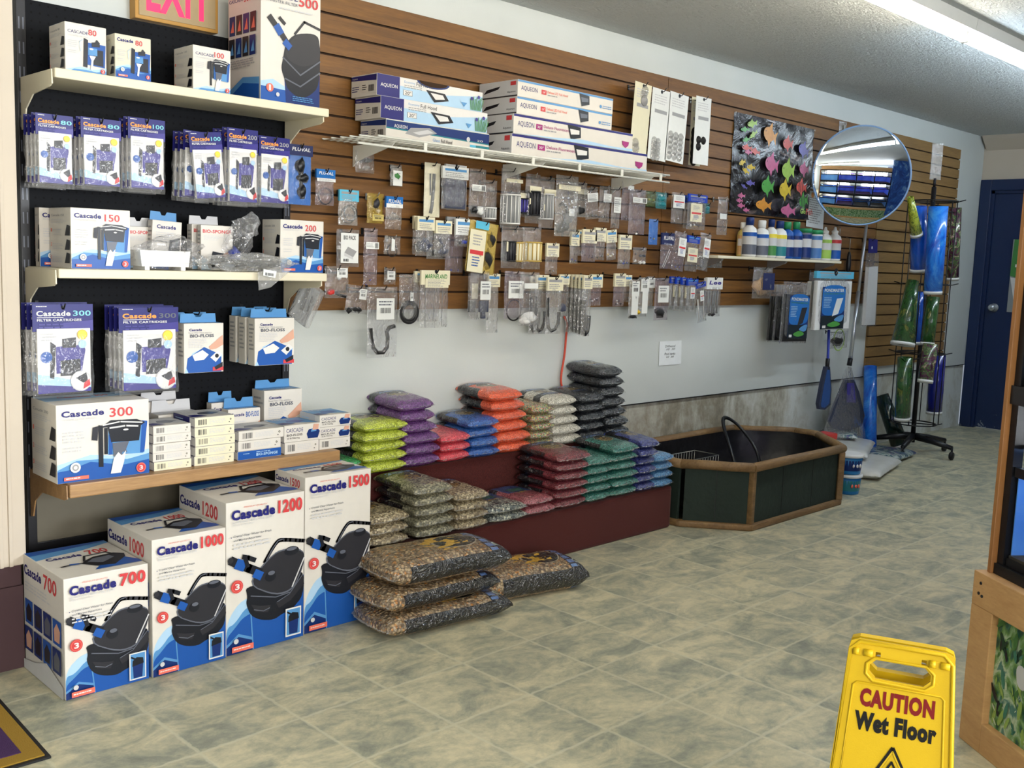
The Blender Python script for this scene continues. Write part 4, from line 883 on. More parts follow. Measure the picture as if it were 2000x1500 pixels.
    if style == 'full' and 'scooped' in label:  # curved cut-out in the lid of the top box
        b.prism([(W*.38+W*.155*math.cos(a)+W*.13, H+.0006-.024*math.sin(a)) for a in [PI*i/12 for i in range(13)]], -.0016, -.0012, 'print_deepblue', ax='y')
        b.prism([(W*.38+W*.135*math.cos(a)+W*.13, H+.0012-.019*math.sin(a)) for a in [PI*i/12 for i in range(13)]], -.0022, -.0017, 'groove', ax='y')
    return tag(b.build('hood_box', None, loc, rz), label, 'product box', 'aquarium hood boxes')
hood_box(.545, .165, .080, (2.435, -.215, 1.737), 'teal and grey aquarium hood box at the bottom of the left pile', 'teal')
hood_box(.56, .165, .084, (2.415, -.205, 1.8175), 'navy and pale blue full hood box in the middle of the left pile', 'full')
hood_box(.55, .165, .082, (2.400, -.198, 1.902), 'navy and pale blue full hood box with scooped lid, topmost of the left pile', 'full')
for k, (x0, L, H, st, lb) in enumerate([(3.055, .925, .088, 'fluo', 'longest purple-topped fluorescent hood box at the bottom of the right pile'), (3.062, .80, .083, 'fluo', 'purple-topped fluorescent hood box second from the bottom of the right pile'),
                                         (3.078, .625, .072, 'led', 'blue-topped LED hood box under the topmost one of the right pile'), (3.080, .625, .070, 'led', 'blue-topped LED hood box on top of the right pile')]):
    hood_box(L, .24, H, (x0, -.275, 1.737+(0, .0885, .172, .2445)[k]), lb, st)

mat('leaf_night', (16, 30, 40), .4); mat('fish_green', (70, 142, 62), .3, var=.25, vscale=40)
# ================================================================== small parts hanging on the slatwall
BAGN = [0]
def hangbag(px, lab, d=.10, film='film', hd=None, cards=(), items=(), t=.010, tilt=0.0, yaw=0.0, nohook=False, cat='spare part bag', hl=None, backing=None, bag=True, nm='spare_part_bag'):
    """px: (x0,y0,x1,y1) outline in the photo of a bag hanging d metres in front of the wall"""
    x0, y0, x1, y1 = px; ym = (y0+y1)/2; xm = (x0+x1)/2
    A0 = at(x0, ym, 'y', -d); B0 = at(x1, ym, 'y', -d); zt = at(xm, y0, 'y', -d).z; zb = at(xm, y1, 'y', -d).z
    W = B0.x-A0.x; H = zt-zb; cx = (A0.x+B0.x)/2; BAGN[0] += 1; sd = BAGN[0]
    r = thing(nm, lab, cat, (cx, -d, zt-.010), 0, 'small parts on the slatted wall', rot=(0, tilt, yaw))
    T = .010; f = .010
    def X(u): return -W/2+W*u
    def Z(v): return f-H*v
    if bag:
        b = MB(); pillow_sheet(b, -W/2, W/2, Z(1), Z(hd[1]*.6 if hd else 0), t, film, sd, 9, 13, 0, .0035); b.build('clear_bag', r)
    if backing:
        b = MB(); b.box(X(.02), .0005, Z(1), X(.98), .002, Z(0), backing, .0005); b.build('backing_card', r)
    if hd:
        b = MB(); b.box(-W/2-.001, -t*.6-.0022, Z(hd[1]), W/2+.001, t*.3, Z(0), hd[0], .0006)
        A = Art(b, (-W/2, -t*.6-.0022, Z(hd[1])), (W, 0, 0), (0, 0, H*hd[1]))
        if len(hd) > 2 and hd[2]:
            if len(hd) > 4 and hd[4]: A.rect(.0, .0, 1, hd[4], 'card_white')
            A.text(hd[2], .12, .40, .90, .74, hd[3], .03, .15)
        else:
            A.rect(.08, .62, .92, .82, 'print_sky' if sd % 2 else 'print_grey'); A.lines(.1, .12, .9, .52, 3, 'print_grey', sd)
        A.disc(.5, .92, .05, 'print_dark'); b.build('header_card', r)
    for c in cards:
        u0, v0, u1, v1, mt, sty = c; b = MB(); yy = -t*.95-.001
        b.box(X(u0), yy-.001, Z(v1), X(u1), yy, Z(v0), mt, .0003); A = Art(b, (X(u0), yy-.001, Z(v1)), (X(u1)-X(u0), 0, 0), (0, 0, Z(v0)-Z(v1)))
        if sty == 'bar': A.bars(.2, .3, .8, .55, 'print_ink', 12, sd); A.lines(.12, .62, .9, .9, 2, 'print_midgrey', sd)
        elif sty == 'sidebar': A.lines(.06, .2, .6, .8, 3, 'print_grey', sd); A.bars(.68, .12, .95, .88, 'print_ink', 8, sd)
        elif sty == 'red': A.lines(.2, .62, .8, .9, 4, 'print_grey', sd); A.rect(.08, .42, .92, .52, 'print_red'); A.lines(.25, .12, .75, .38, 4, 'print_blue', sd)
        elif sty in ('pond', 'pond2'):
            A.soft([(-.05, .35), (-.05, 1.04), (1.05, 1.04), (1.05, .4), (.5, .3)], 'card_blue'); A.rect(.0, .0, 1, .32, 'leaf_night'); A.text('PONDMASTER', .07, .88, .92, .955, 'print_white', .03); A.text('FILTER REPLACEMENT PADS', .07, .82, .92, .85, 'print_green', .02)
            A.lines(.07, .5, .42, .76, 7, 'print_paleblue', 3); A.poly([(.45, .3), (.72, .36), (.9, .74), (.62, .72)], 'print_ink' if sty == 'pond' else 'card_white'); A.soft([(.2, .1), (.5, .03), (.9, .1), (.6, .2)], 'fish_green'); A.soft([(.5, .2), (.9, .15), (1, .35), (.7, .3)], 'print_sky'); A.rect(.06, .03, .2, .09, 'print_white')
        elif sty == 'scrawl': A.lines(.15, .3, .85, .75, 2, 'print_blue', sd)
        elif sty == 'print': A.lines(.1, .1, .9, .9, 6, 'print_grey', sd)
        elif sty == 'pict': A.text('BIO PACK', .15, .78, .85, .92, 'print_ink', .02); A.poly([(.2, .35), (.7, .2), (.9, .4), (.4, .55)], 'print_grey'); A.poly([(.2, .35), (.7, .2), (.7, .12), (.2, .24)], 'print_lightgrey'); A.bars(.15, .05, .45, .14, 'print_ink', 9)
        b.build('label_card', r)
    for it in items:
        k = it[0]; b = MB(); nmx = 'part'
        if k == 'ring': _, u, v, rr, mt, th = it; R = rr*W; b.tube([(X(u)+R*math.cos(a), -.002, Z(v)+R*math.sin(a)) for a in [2*PI*i/22 for i in range(22)]], th, mt, 6, closed=True); nmx = 'rubber_ring'
        elif k == 'blob': _, u, v, ru, rv, mt = it; b.blob((X(u), 0, Z(v)), (ru*W, min(.016, ru*W), rv*H), mt, sd+len(mt), .3, 2, 2.6); nmx = 'plastic_part'
        elif k == 'bits':
            _, v, n, sz, mts = it; rr = random.Random(sd)
            for i in range(n):
                c = (X(.2+.6*rr.random()), (rr.random()-.5)*t, Z(v+(rr.random()-.5)*.10)); s = sz*(.6+.7*rr.random()); mt = mts[i % len(mts)]
                if i % 2: b.lathe([(s*.5, -s), (s*.8, -s*.4), (s*.8, s*.3), (s*.4, s)], mt, 8, c, 'xyz'[i % 3])
                else: b.blob(c, (s, s*.6, s*.7), mt, i, .3, 1)
            nmx = 'small_fittings'
        elif k == 'tube': _, pts, r0, mt = it; b.tube([(X(u), 0, Z(v)) for u, v in pts], r0, mt, 10); nmx = 'tube'
        elif k == 'cyl':
            _, u, v0, v1, ru, mt, mt2 = it; R = ru*W; b.lathe([(R*.8, Z(v1)), (R, Z(v1)+.006), (R, Z(v0)-.006), (R*.8, Z(v0))], mt, 18, (X(u), 0, 0)); nmx = 'filter_cylinder'
            n = 14
            for i in range(n): a = 2*PI*i/n; b.tube([(X(u)+R*1.02*math.cos(a), R*1.02*math.sin(a), Z(v1)+.004), (X(u)+R*1.02*math.cos(a), R*1.02*math.sin(a), Z(v0)-.004)], R*.07, mt2, 4)
            for zz in (Z(v0), Z(v1)): b.lathe([(R*1.08, zz-.003), (R*1.08, zz+.003)], 'plastic_white' if mt2 == 'plastic_white' else mt2, 18, (X(u), 0, 0))
        elif k == 'sheet': _, u0, v0, u1, v1, mt = it; b.box(X(u0), -t*.7, Z(v1), X(u1), t*.7, Z(v0), mt, .003); nmx = 'filter_pad'
        elif k == 'rods':
            _, v0, v1, n, r0, mt = it
            for i in range(n): u = .2+.6*i/(max(1, n-1)); b.tube([(X(u), (i % 2)*.004, Z(v1)), (X(u+.01*(i % 3-1)), 0, Z(v0))], r0, mt, 7)
            nmx = 'tube_set'
        b.build(nmx, r)
    if not nohook:
        hook(cx, zt-.012, d+.025-.018, 'black wire hook holding the %s' % (hl or ' '.join(lab.split()[:9])), steel=(sd % 5 == 0))
    return r
HB = hangbag
# left group
HB((562, 283, 608, 400), 'blue carded pump blister pack beside the pegboard', .12, 'film_clear', ('card_navy', .18, 'FLUVAL', 'print_lightgrey'), items=[('blob', .5, .35, .22, .14, 'plastic_black'), ('blob', .62, .55, .28, .08, 'plastic_black'), ('blob', .58, .78, .2, .12, 'plastic_black'), ('tube', [(.5, .3), (.6, .9)], .008, 'plastic_black')], backing='pack_blue', hl='blue pump blister pack')
HB((616, 331, 652, 401), 'clear bag with blue header and a thin black ring, upper left', .10, 'film_lilac', ('card_blue', .25, 'FLUVAL', 'print_white'), [(0, .25, 1, .34, 'card_white', 'print')], [('ring', .55, .74, .36, 'rubber_black', .0022), ('ring', .5, .75, .36, 'rubber_black', .0018)], hl='bag with thin black ring')
HB((694, 296, 731, 338), 'small crumpled clear bag with grey clips near the wire shelf end', .05, 'film', None, (), [('blob', .3, .4, .14, .12, 'plastic_grey'), ('blob', .65, .4, .2, .1, 'plastic_grey'), ('blob', .6, .75, .2, .1, 'film_hazy')], hl='small bag of grey clips')
HB((661, 371, 698, 440), 'clear bag with cyan header and several dark rings', .09, 'film_hazy', ('card_cyan', .32), (), [('ring', .62, .64, .34, 'rubber_black', .0028), ('ring', .5, .70, .36, 'rubber_black', .0026), ('ring', .60, .66, .30, 'plastic_grey', .0022)], hl='bag of dark rings')
HB((717, 378, 748, 436), 'amber tinted bag with yellow sticker and a dark part', .08, 'film_amber', None, [(.25, .70, .95, .92, 'card_yellow', 'bar')], [('blob', .5, .35, .28, .2, 'print_ink'), ('blob', .68, .58, .14, .07, 'plastic_white')], hl='amber tinted bag')
HB((752, 384, 784, 448), 'crinkled clear bag with blue and white header left of the grey rod card', .10, 'film', ('card_blue', .34, 'FLUVAL', 'print_white', .36), (), [('blob', .5, .6, .3, .12, 'film_hazy')], hl='crinkled bag with blue header')
HB((762, 322, 785, 364), 'tiny bag with green and white insert under the wire shelf', .06, 'film_hazy', None, [(.12, .28, .9, .98, 'card_white', 'none')], [('blob', .5, .55, .34, .22, 'print_green'), ('blob', .66, .55, .2, .12, 'plastic_white')], hl='tiny bag with green insert')
HB((657, 448, 701, 521), 'clear bag holding a white card with a drawing of a box', .07, 'film', None, [(.12, .10, .90, .90, 'card_white', 'pict')], hl='white card with box drawing')
HB((710, 446, 737, 557), 'long narrow clear bag with barcode strip and a blue bit at the bottom', .08, 'film_lilac', None, [(.05, .24, .98, .36, 'card_white', 'sidebar')], [('bits', .95, 3, .004, ['plastic_blue'])], hl='long narrow bag with barcode strip')
HB((750, 461, 782, 497), 'small clear bag with a white strip and a black ring', .06, 'film', None, [(.36, .15, .56, .8, 'card_white', 'none')], [('ring', .48, .78, .30, 'rubber_black', .0022)], hl='small bag with white strip')
HB((750, 523, 773, 556), 'tiny bag with a barcode sticker near the left end of the lower row', .05, 'film', None, [(.15, .2, .8, .7, 'card_white', 'bar')], [('bits', .85, 3, .004, ['plastic_black', 'plastic_white'])], hl='tiny barcode bag')
HB((634, 520, 680, 582), 'twisted clear bag with red and black tubing just right of the pegboard', .10, 'film', None, [(.45, .05, .9, .35, 'card_white', 'bar')], [('tube', [(.15, .8), (.4, .82), (.62, .9), (.9, .96)], .006, 'rubber_black'), ('blob', .25, .82, .14, .1, 'plastic_red'), ('blob', .6, .36, .1, .06, 'plastic_white')], hl='twisted bag with tubing')
HB((678, 558, 722, 612), 'slanted clear bag with two black suction cups', .10, 'film', None, [(.5, .1, .82, .48, 'card_white', 'bar')], [('blob', .18, .92, .12, .10, 'rubber_black'), ('blob', .48, .86, .2, .08, 'rubber_black'), ('blob', .62, .86, .12, .1, 'rubber_black')], tilt=.12, hl='slanted bag with suction cups')
HB((717, 560, 775, 698), 'clear bag with a black curved hose hanging below the slatted wall', .13, 'film', None, [(.25, .16, .85, .46, 'card_white', 'bar')], [('tube', [(.12, .58), (.14, .7), (.22, .86), (.36, .93), (.56, .93), (.68, .86), (.70, .72), (.66, .64), (.74, .58), (.92, .56)], .0085, 'rubber_black')], hl='bag with curved hose')
HB((779, 536, 819, 628), 'clear bag with a coiled black tube ring, below the tiny barcode bag', .12, 'film', None, [(.48, .38, .62, .56, 'card_white', 'bar')], [('ring', .5, .80, .40, 'rubber_black', .0075), ('ring', .48, .79, .33, 'rubber_black', .006), ('ring', .52, .82, .36, 'rubber_black', .006)], hl='bag with coiled tube')
HB((820, 528, 875, 640), 'clear empty-looking bag with a cream header at the bottom row', .14, 'film', ('card_cream', .25, 'MARINELAND', 'print_green'), [(.12, .14, .94, .30, 'card_cream', 'print')], [('rods', .3, .98, 2, .0012, 'plastic_grey')], hl='cream header bag, front')
HB((808, 530, 858, 628), 'clear bag with cream header, hanging behind the wide cream-headed one', .10, 'film', ('card_cream', .22), (), [('rods', .3, .98, 2, .0012, 'plastic_grey')], nohook=True)
# middle top row
HB((828, 318, 860, 424), 'long cream card with a grey tapered tool beneath the wire shelf', .09, 'film_clear', None, (), [('tube', [(.58, .2), (.56, .5), (.50, .78), (.42, .93)], .008, 'plastic_grey'), ('tube', [(.36, .2), (.4, .6)], .004, 'plastic_grey')], backing='card_cream', hl='long cream card tool')
HB((862, 326, 912, 410), 'clear bag with a slate filter pad under a white header', .11, 'film', ('card_white', .28), (), [('sheet', .12, .30, .92, .97, 'foam_slate')], hl='bag with slate filter pad')
HB((868, 322, 908, 400), 'second slate filter pad bag hanging behind the front one', .06, 'film', ('card_white', .26), (), [('sheet', .1, .30, .92, .97, 'foam_slate')], nohook=True)
HB((916, 330, 948, 424), 'clear bag with a black and white impeller under the wire shelf', .10, 'film', None, [(.08, .33, .92, .46, 'card_white', 'sidebar')], [('blob', .32, .86, .22, .09, 'plastic_black'), ('blob', .68, .86, .24, .1, 'card_white')], hl='bag with black and white impeller')
HB((943, 352, 970, 432), 'clear bag holding a small ribbed white cylinder', .09, 'film', None, (), [('cyl', .5, .68, .94, .36, 'plastic_grey', 'plastic_white'), ('blob', .5, .2, .3, .06, 'film_hazy')], hl='bag with small white cylinder')
HB((978, 330, 1016, 446), 'tall clear bag with a long ribbed white cylinder', .12, 'film', None, [(.1, .17, .95, .23, 'card_cream', 'none')], [('cyl', .5, .44, .92, .36, 'plastic_grey', 'plastic_white'), ('blob', .6, .66, .24, .08, 'card_white')], t=.02, hl='bag with long ribbed cylinder')
HB((1010, 372, 1032, 424), 'small dark filter cartridge in a bag beside the long ribbed cylinder', .10, 'film', None, [(.05, .1, .9, .3, 'card_cream', 'none')], [('cyl', .5, .32, .85, .4, 'print_purple', 'plastic_black')], t=.015, hl='small dark cartridge bag')
HB((1026, 340, 1054, 436), 'black ribbed filter cartridge with a cream band in a clear bag', .12, 'film', None, [(.1, .25, .9, .38, 'card_cream', 'none'), (.1, .5, .88, .62, 'card_cream', 'print')], [('cyl', .5, .36, .84, .38, 'print_ink', 'plastic_black')], t=.018, hl='black ribbed cartridge')
HB((1054, 346, 1082, 446), 'grey ribbed filter cartridge with two cream labels in a clear bag', .12, 'film', None, [(.1, .24, .92, .36, 'card_cream', 'none'), (.12, .54, .82, .66, 'card_cream', 'print')], [('cyl', .46, .34, .82, .36, 'plastic_grey', 'print_lightgrey')], t=.018, hl='grey ribbed cartridge')
HB((1084, 343, 1128, 462), 'large wrinkled clear bag with a cream label strip and black parts', .13, 'film_hazy', None, [(.0, .16, .98, .24, 'card_cream', 'print'), (.5, .54, .72, .66, 'card_white', 'none')], [('tube', [(.2, .5), (.3, .46), (.5, .5), (.6, .8), (.3, .9)], .007, 'rubber_black'), ('blob', .35, .85, .3, .08, 'rubber_black'), ('blob', .6, .7, .2, .1, 'plastic_grey')], t=.02, hl='large wrinkled bag')
HB((1120, 356, 1146, 424), 'clear bag with a cream strip behind the large wrinkled bag', .08, 'film_hazy', None, [(.0, .20, 1, .34, 'card_cream', 'print')], [('blob', .5, .8, .35, .12, 'rubber_black')], hl='bag with cream strip')
HB((1140, 366, 1166, 428), 'slanting narrow bag with white label and dark fitting', .11, 'film', None, [(.1, .18, .9, .45, 'card_white', 'print')], [('bits', .88, 4, .005, ['plastic_black', 'plastic_grey'])], tilt=-.12, hl='slanting narrow bag')
HB((1170, 364, 1191, 434), 'narrow bag with white label, third from the long ribbed tubes', .11, 'film', None, [(.25, .2, .98, .44, 'card_white', 'print')], [('bits', .88, 4, .005, ['plastic_black', 'plastic_grey'])], hl='narrow bag with white label')
HB((1194, 366, 1211, 446), 'long thin bag with a pale label and small fittings at the foot', .10, 'film', None, [(.1, .24, .9, .62, 'card_white', 'print')], [('bits', .92, 4, .004, ['plastic_black', 'plastic_grey'])], hl='long thin bag with pale label')
HB((1214, 355, 1236, 431), 'clear bag leaning left of the wide barcode bag', .10, 'film_lilac', None, [(.4, .1, .9, .2, 'card_white', 'none')], [('bits', .93, 4, .005, ['plastic_grey'])], hl='clear bag by the shelf end')
HB((1228, 370, 1260, 458), 'wide clear bag with a barcode strip near its top', .12, 'film_lilac', None, [(.12, .18, .98, .30, 'card_white', 'sidebar')], [('bits', .94, 5, .006, ['plastic_black', 'plastic_white'])], hl='wide bag with barcode strip')
HB((1262, 374, 1281, 404), 'green tinted fitting bag, left of the teal one', .08, 'film_green', None, (), [('bits', .5, 4, .007, ['print_green', 'card_yellow'])], hl='green tinted bag')
HB((1281, 376, 1302, 408), 'teal tinted fitting bag right of the green one', .09, 'film_teal', None, (), [('blob', .5, .35, .3, .2, 'card_teal'), ('blob', .6, .7, .3, .15, 'card_teal'), ('blob', .4, .2, .12, .1, 'plastic_white')], hl='teal tinted bag')
HB((1311, 376, 1334, 437), 'clear bag with a white printed card left of the blue-headed bags', .09, 'film', None, [(.02, .08, .98, .5, 'card_white', 'red')], [('bits', .88, 3, .004, ['plastic_white'])], hl='bag with white printed card')
HB((1335, 382, 1352, 446), 'blue-headed bag partly behind its wide neighbour in the upper row', .07, 'film', ('card_royal', .22), (), [('bits', .9, 4, .005, ['rubber_black', 'plastic_grey'])], nohook=True)
HB((1342, 380, 1378, 449), 'wide blue-headed bag with a red striped card in the upper row', .11, 'film', ('card_royal', .22), [(.1, .26, .72, .78, 'card_cream', 'red')], [('bits', .88, 6, .007, ['plastic_yellow', 'rubber_black', 'plastic_white'])], hl='wide blue-headed bag')
HB((1376, 397, 1385, 418), 'tiny teal bag behind the wide blue-headed bag', .05, 'film_teal', None, (), [('blob', .5, .5, .4, .2, 'card_teal')], hl='tiny teal bag')
HB((1401, 385, 1421, 459), 'narrow clear bag beside the fish poster with a small white label', .09, 'film', None, [(.1, .44, .75, .58, 'card_white', 'none')], [('bits', .93, 3, .004, ['plastic_grey'])], hl='narrow bag beside the poster')
# middle rows
HB((812, 424, 845, 500), 'clear bag with cream header and a round dark blue part', .11, 'film', ('card_cream', .34), (), [('blob', .55, .72, .34, .16, 'foam_slate')], t=.016, hl='cream-headed bag with round part')
HB((806, 422, 830, 497), 'cream-headed bag behind the one with the round dark blue part', .07, 'film', ('card_cream', .34), (), [('blob', .5, .8, .3, .12, 'rubber_black')], nohook=True)
HB((848, 431, 879, 502), 'clear bag with cream header and slate elbow fittings', .11, 'film', ('card_cream', .36), (), [('tube', [(.3, .5), (.6, .7), (.5, .88)], .006, 'foam_slate'), ('blob', .6, .85, .3, .1, 'foam_slate')], t=.014, hl='cream-headed bag with elbows')
HB((833, 452, 880, 506), 'dark tangled parts in a bag behind the cream-headed pair', .05, 'film_hazy', None, (), [('blob', .3, .8, .2, .12, 'rubber_black'), ('blob', .7, .85, .2, .1, 'rubber_black')], hl='dark tangled parts')
HB((888, 428, 924, 482), 'short bag with white and blue header and a small blue plug', .12, 'film', ('card_white', .58), (), [('blob', .5, .84, .14, .07, 'plastic_blue'), ('blob', .3, .85, .07, .07, 'rubber_black'), ('blob', .85, .8, .1, .06, 'rubber_black')], hl='bag with small blue plug')
HB((870, 424, 905, 532), 'long lilac tinted bag hanging behind the short blue plug bag', .07, 'film_lilac', ('card_grey', .1), (), [('bits', .95, 2, .004, ['plastic_blue'])], hl='long lilac bag')
def magnum():
    HB((916, 434, 972, 534), 'cream and cyan carton with a window showing black clamps', .13, 'film_amber', None, [(.16, .0, .62, .15, 'card_cyan', 'none'), (.0, .18, .55, 1, 'card_cream', 'red')], [('blob', .78, .30, .12, .13, 'rubber_black'), ('blob', .72, .68, .16, .18, 'rubber_black')], backing='card_yellow', tilt=.10, cat='spare part carton', hl='cream and cyan carton', nm='spare_part_carton')
magnum()
HB((979, 443, 1024, 524), 'clear bag with gold and black ribbed cylinders, left one', .10, 'film', None, [(.12, .36, .5, .6, 'card_cream', 'none')], [('cyl', .35, .36, .82, .2, 'print_ink', 'plastic_black'), ('cyl', .75, .38, .82, .2, 'card_cream', 'brass')], t=.016, hl='bag of gold cylinders, left')
HB((1020, 444, 1056, 526), 'clear bag with gold and black ribbed cylinders, right one', .13, 'film', None, [(.12, .38, .9, .64, 'card_cream', 'print')], [('cyl', .5, .36, .80, .38, 'card_cream', 'brass'), ('blob', .5, .76, .34, .05, 'rubber_black')], t=.018, hl='bag of gold cylinders, right')
HB((1065, 475, 1089, 536), 'small bag with cream and blue header alone below the gold cylinders', .10, 'film', ('card_cream', .43), (), [('bits', .92, 3, .005, ['plastic_grey', 'rubber_black'])], hl='lone cream and blue header bag')
HB((1113, 453, 1129, 515), 'thin cream-headed bag at the left end of the middle cluster', .10, 'film', ('card_cream', .44), (), [('bits', .9, 4, .005, ['plastic_blue', 'plastic_grey'])], hl='thin cream-headed bag')
HB((1136, 448, 1163, 511), 'cream-headed bag with black joints, widest of the middle cluster', .12, 'film_lilac', ('card_cream', .43), (), [('bits', .83, 5, .006, ['rubber_black', 'foam_slate'])], hl='widest cream-headed bag')
HB((1128, 449, 1142, 500), 'cream-headed bag tucked behind the widest one of the middle cluster', .07, 'film', ('card_cream', .4), (), [('bits', .85, 3, .005, ['rubber_black'])], nohook=True)
HB((1160, 445, 1181, 508), 'cream-headed bag right of the widest one in the middle cluster', .12, 'film', ('card_cream', .42), (), [('bits', .88, 4, .005, ['rubber_black', 'plastic_grey'])], hl='second cream-headed bag')
HB((1182, 449, 1201, 508), 'cream-headed bag with brass fittings at the right of the middle cluster', .12, 'film', ('card_cream', .42), (), [('bits', .84, 5, .007, ['brass', 'plastic_white'])], tilt=-.10, hl='bag with brass fittings')
HB((1207, 459, 1231, 525), 'cream-headed bag with blue and grey fittings by the black pebble bag', .12, 'film', ('card_cream', .42), (), [('bits', .82, 5, .007, ['plastic_blue', 'plastic_grey'])], hl='bag with blue and grey fittings')
HB((1236, 483, 1262, 516), 'small bag of white and dark pieces in the middle row', .12, 'film', None, (), [('bits', .45, 4, .009, ['plastic_black', 'foam_slate']), ('bits', .85, 4, .010, ['plastic_white'])], hl='bag of white and dark pieces')
HB((1267, 428, 1285, 478), 'narrow blue carded pack in the middle row', .10, 'film_clear', None, (), [('bits', .75, 3, .005, ['plastic_yellow', 'rubber_black'])], backing='pack_blue', hl='narrow blue carded pack')
HB((1290, 455, 1315, 525), 'clear bag with a navy FLUVAL header and thin white rods', .11, 'film_lilac', ('card_navy', .33, 'FLUVAL', 'print_white'), (), [('tube', [(.2, .95), (.7, .45)], .0022, 'plastic_white'), ('tube', [(.3, .98), (.8, .5)], .0018, 'plastic_white')], hl='navy-headed bag with rods')
HB((1316, 453, 1340, 529), 'tilted bag with a red striped white card right of the navy header', .12, 'film_lilac', None, [(.3, .15, .9, .62, 'card_white', 'red')], [('bits', .93, 3, .006, ['plastic_blue', 'plastic_grey'])], tilt=.10, hl='tilted bag with red striped card')
HB((1340, 461, 1364, 530), 'blue-headed bag with a grey card in the middle row', .10, 'film', ('card_royal', .2), [(.05, .34, .85, .74, 'card_cream', 'red')], (), tilt=.06, hl='blue-headed bag in the middle row')
HB((1366, 456, 1388, 529), 'tilted slim bag with white card at the right end of the middle row', .11, 'film', None, [(.3, .14, .85, .64, 'card_white', 'red')], [('bits', .92, 3, .005, ['foam_slate'])], tilt=.12, hl='tilted slim bag')
# bottom row
HB((918, 530, 955, 625), 'clear bag with barcode card and a slate foam block, bottom row', .13, 'film', None, [(.45, .2, 1.0, .58, 'card_white', 'bar')], [('sheet', .5, .60, .95, .84, 'foam_slate'), ('sheet', .6, .84, .8, .97, 'foam_slate')], hl='bag with slate foam block')
HB((914, 534, 934, 622), 'bag with a black wedge behind the slate foam block bag', .09, 'film', None, [(.2, .22, .8, .56, 'card_cream', 'none')], [('sheet', .1, .6, .7, .86, 'plastic_black')], nohook=True)
HB((950, 535, 973, 650), 'long clear bag with a small cream and green header beside the foam block', .08, 'film_hazy', ('card_cream', .22), (), (), hl='long bag with small header')
HB((985, 530, 1023, 622), 'clear bag with barcode card above a thin black ring, bottom row', .12, 'film_lilac', None, [(.12, .2, .88, .57, 'card_white', 'bar')], [('ring', .5, .82, .38, 'rubber_black', .0035)], hl='bag with barcode and ring')
HB((1014, 532, 1052, 636), 'wrinkled clear bag of white fittings left of the curved black tubes', .14, 'film', None, [(.1, .2, .8, .30, 'card_white', 'none')], [('blob', .55, .84, .38, .1, 'plastic_white'), ('blob', .35, .9, .26, .07, 'plastic_white')], t=.018, hl='bag of white fittings')
for k, (q, dd, lb) in enumerate([((1066, 541, 1096, 652), .15, 'clear bag with a black U-shaped tube and cream header, foremost'), ((1044, 537, 1068, 652), .10, 'clear bag with a black tube behind the foremost U-shaped one'), ((1034, 540, 1056, 652), .07, 'clear bag with a black tube nearest the wall left of the U-shaped one')]):
    HB(q, lb, dd, 'film_hazy', ('card_cream', .24), (), [('tube', [(.12, .36), (.14, .7), (.22, .88), (.42, .95), (.66, .92), (.84, .82), (.86, .62)], .008, 'rubber_black')], nohook=k > 0, hl='U-shaped tube bag')
HB((1090, 536, 1109, 618), 'small cream-headed bag above the red cable', .11, 'film', ('card_cream', .24), (), [('blob', .5, .8, .34, .1, 'foam_slate')], hl='small bag above the red cable')
for k in range(5):
    HB((1106+k*7.5, 536+k*.5, 1133+k*5, 648+k*2.2), 'bag with a J-shaped black tube, %s of the five' % ('nearest the wall', 'second from the wall', 'middle one', 'second from the front', 'foremost')[k], .05+.03*k, 'film_hazy', ('card_cream', .22), (), [('tube', [(.26, .40), (.30, .7), (.36, .9), (.56, .97), (.78, .92), (.88, .8), (.88, .66)], .0095, 'rubber_black')], nohook=k < 4, hl='row of J-shaped tube bags')
HB((1151, 536, 1174, 597), 'cream-headed bag with grey nuts right of the J-shaped tubes', .12, 'film_lilac', ('card_cream', .42), (), [('bits', .84, 5, .006, ['rubber_black', 'plastic_white', 'plastic_grey'])], hl='bag with grey nuts')
HB((1198, 534, 1219, 598), 'cream-headed bag with black and white clips, bottom row', .13, 'film_lilac', ('card_cream', .40), (), [('bits', .88, 5, .007, ['rubber_black', 'plastic_white'])], hl='bag with black and white clips')
HB((1217, 537, 1231, 590), 'cream-headed bag beside the black and white clips', .10, 'film', ('card_cream', .42), (), [('bits', .85, 3, .005, ['plastic_grey'])], nohook=True)
HB((1228, 546, 1246, 622), 'white narrow bag with a black plug at the bottom, left of the yellow float', .14, 'film_hazy', None, [(.12, .04, .92, .42, 'card_white', 'bar'), (.15, .42, .85, .9, 'card_white', 'none')], [('blob', .5, .95, .4, .05, 'rubber_black')], hl='white narrow bag, left')
HB((1246, 542, 1264, 618), 'white narrow bag with a yellow piece, bottom row', .13, 'film_hazy', None, [(.1, .04, .95, .36, 'card_white', 'bar'), (.3, .36, .9, .92, 'card_white', 'none')], [('blob', .0, .88, .3, .06, 'plastic_yellow'), ('blob', .0, .9, .12, .03, 'rubber_black')], hl='white narrow bag with yellow piece')
HB((1262, 540, 1276, 598), 'white narrow bag right of the yellow piece', .09, 'film_hazy', None, [(.05, .05, .95, .38, 'card_white', 'bar')], [('bits', .9, 2, .004, ['rubber_black'])], hl='white narrow bag, right')
HB((1278, 543, 1305, 625), 'clear bag with a barcode card and a black disc, bottom row', .13, 'film_lilac', None, [(.15, .18, .9, .58, 'card_white', 'bar')], [('blob', .45, .82, .34, .12, 'rubber_black')], hl='bag with black disc')
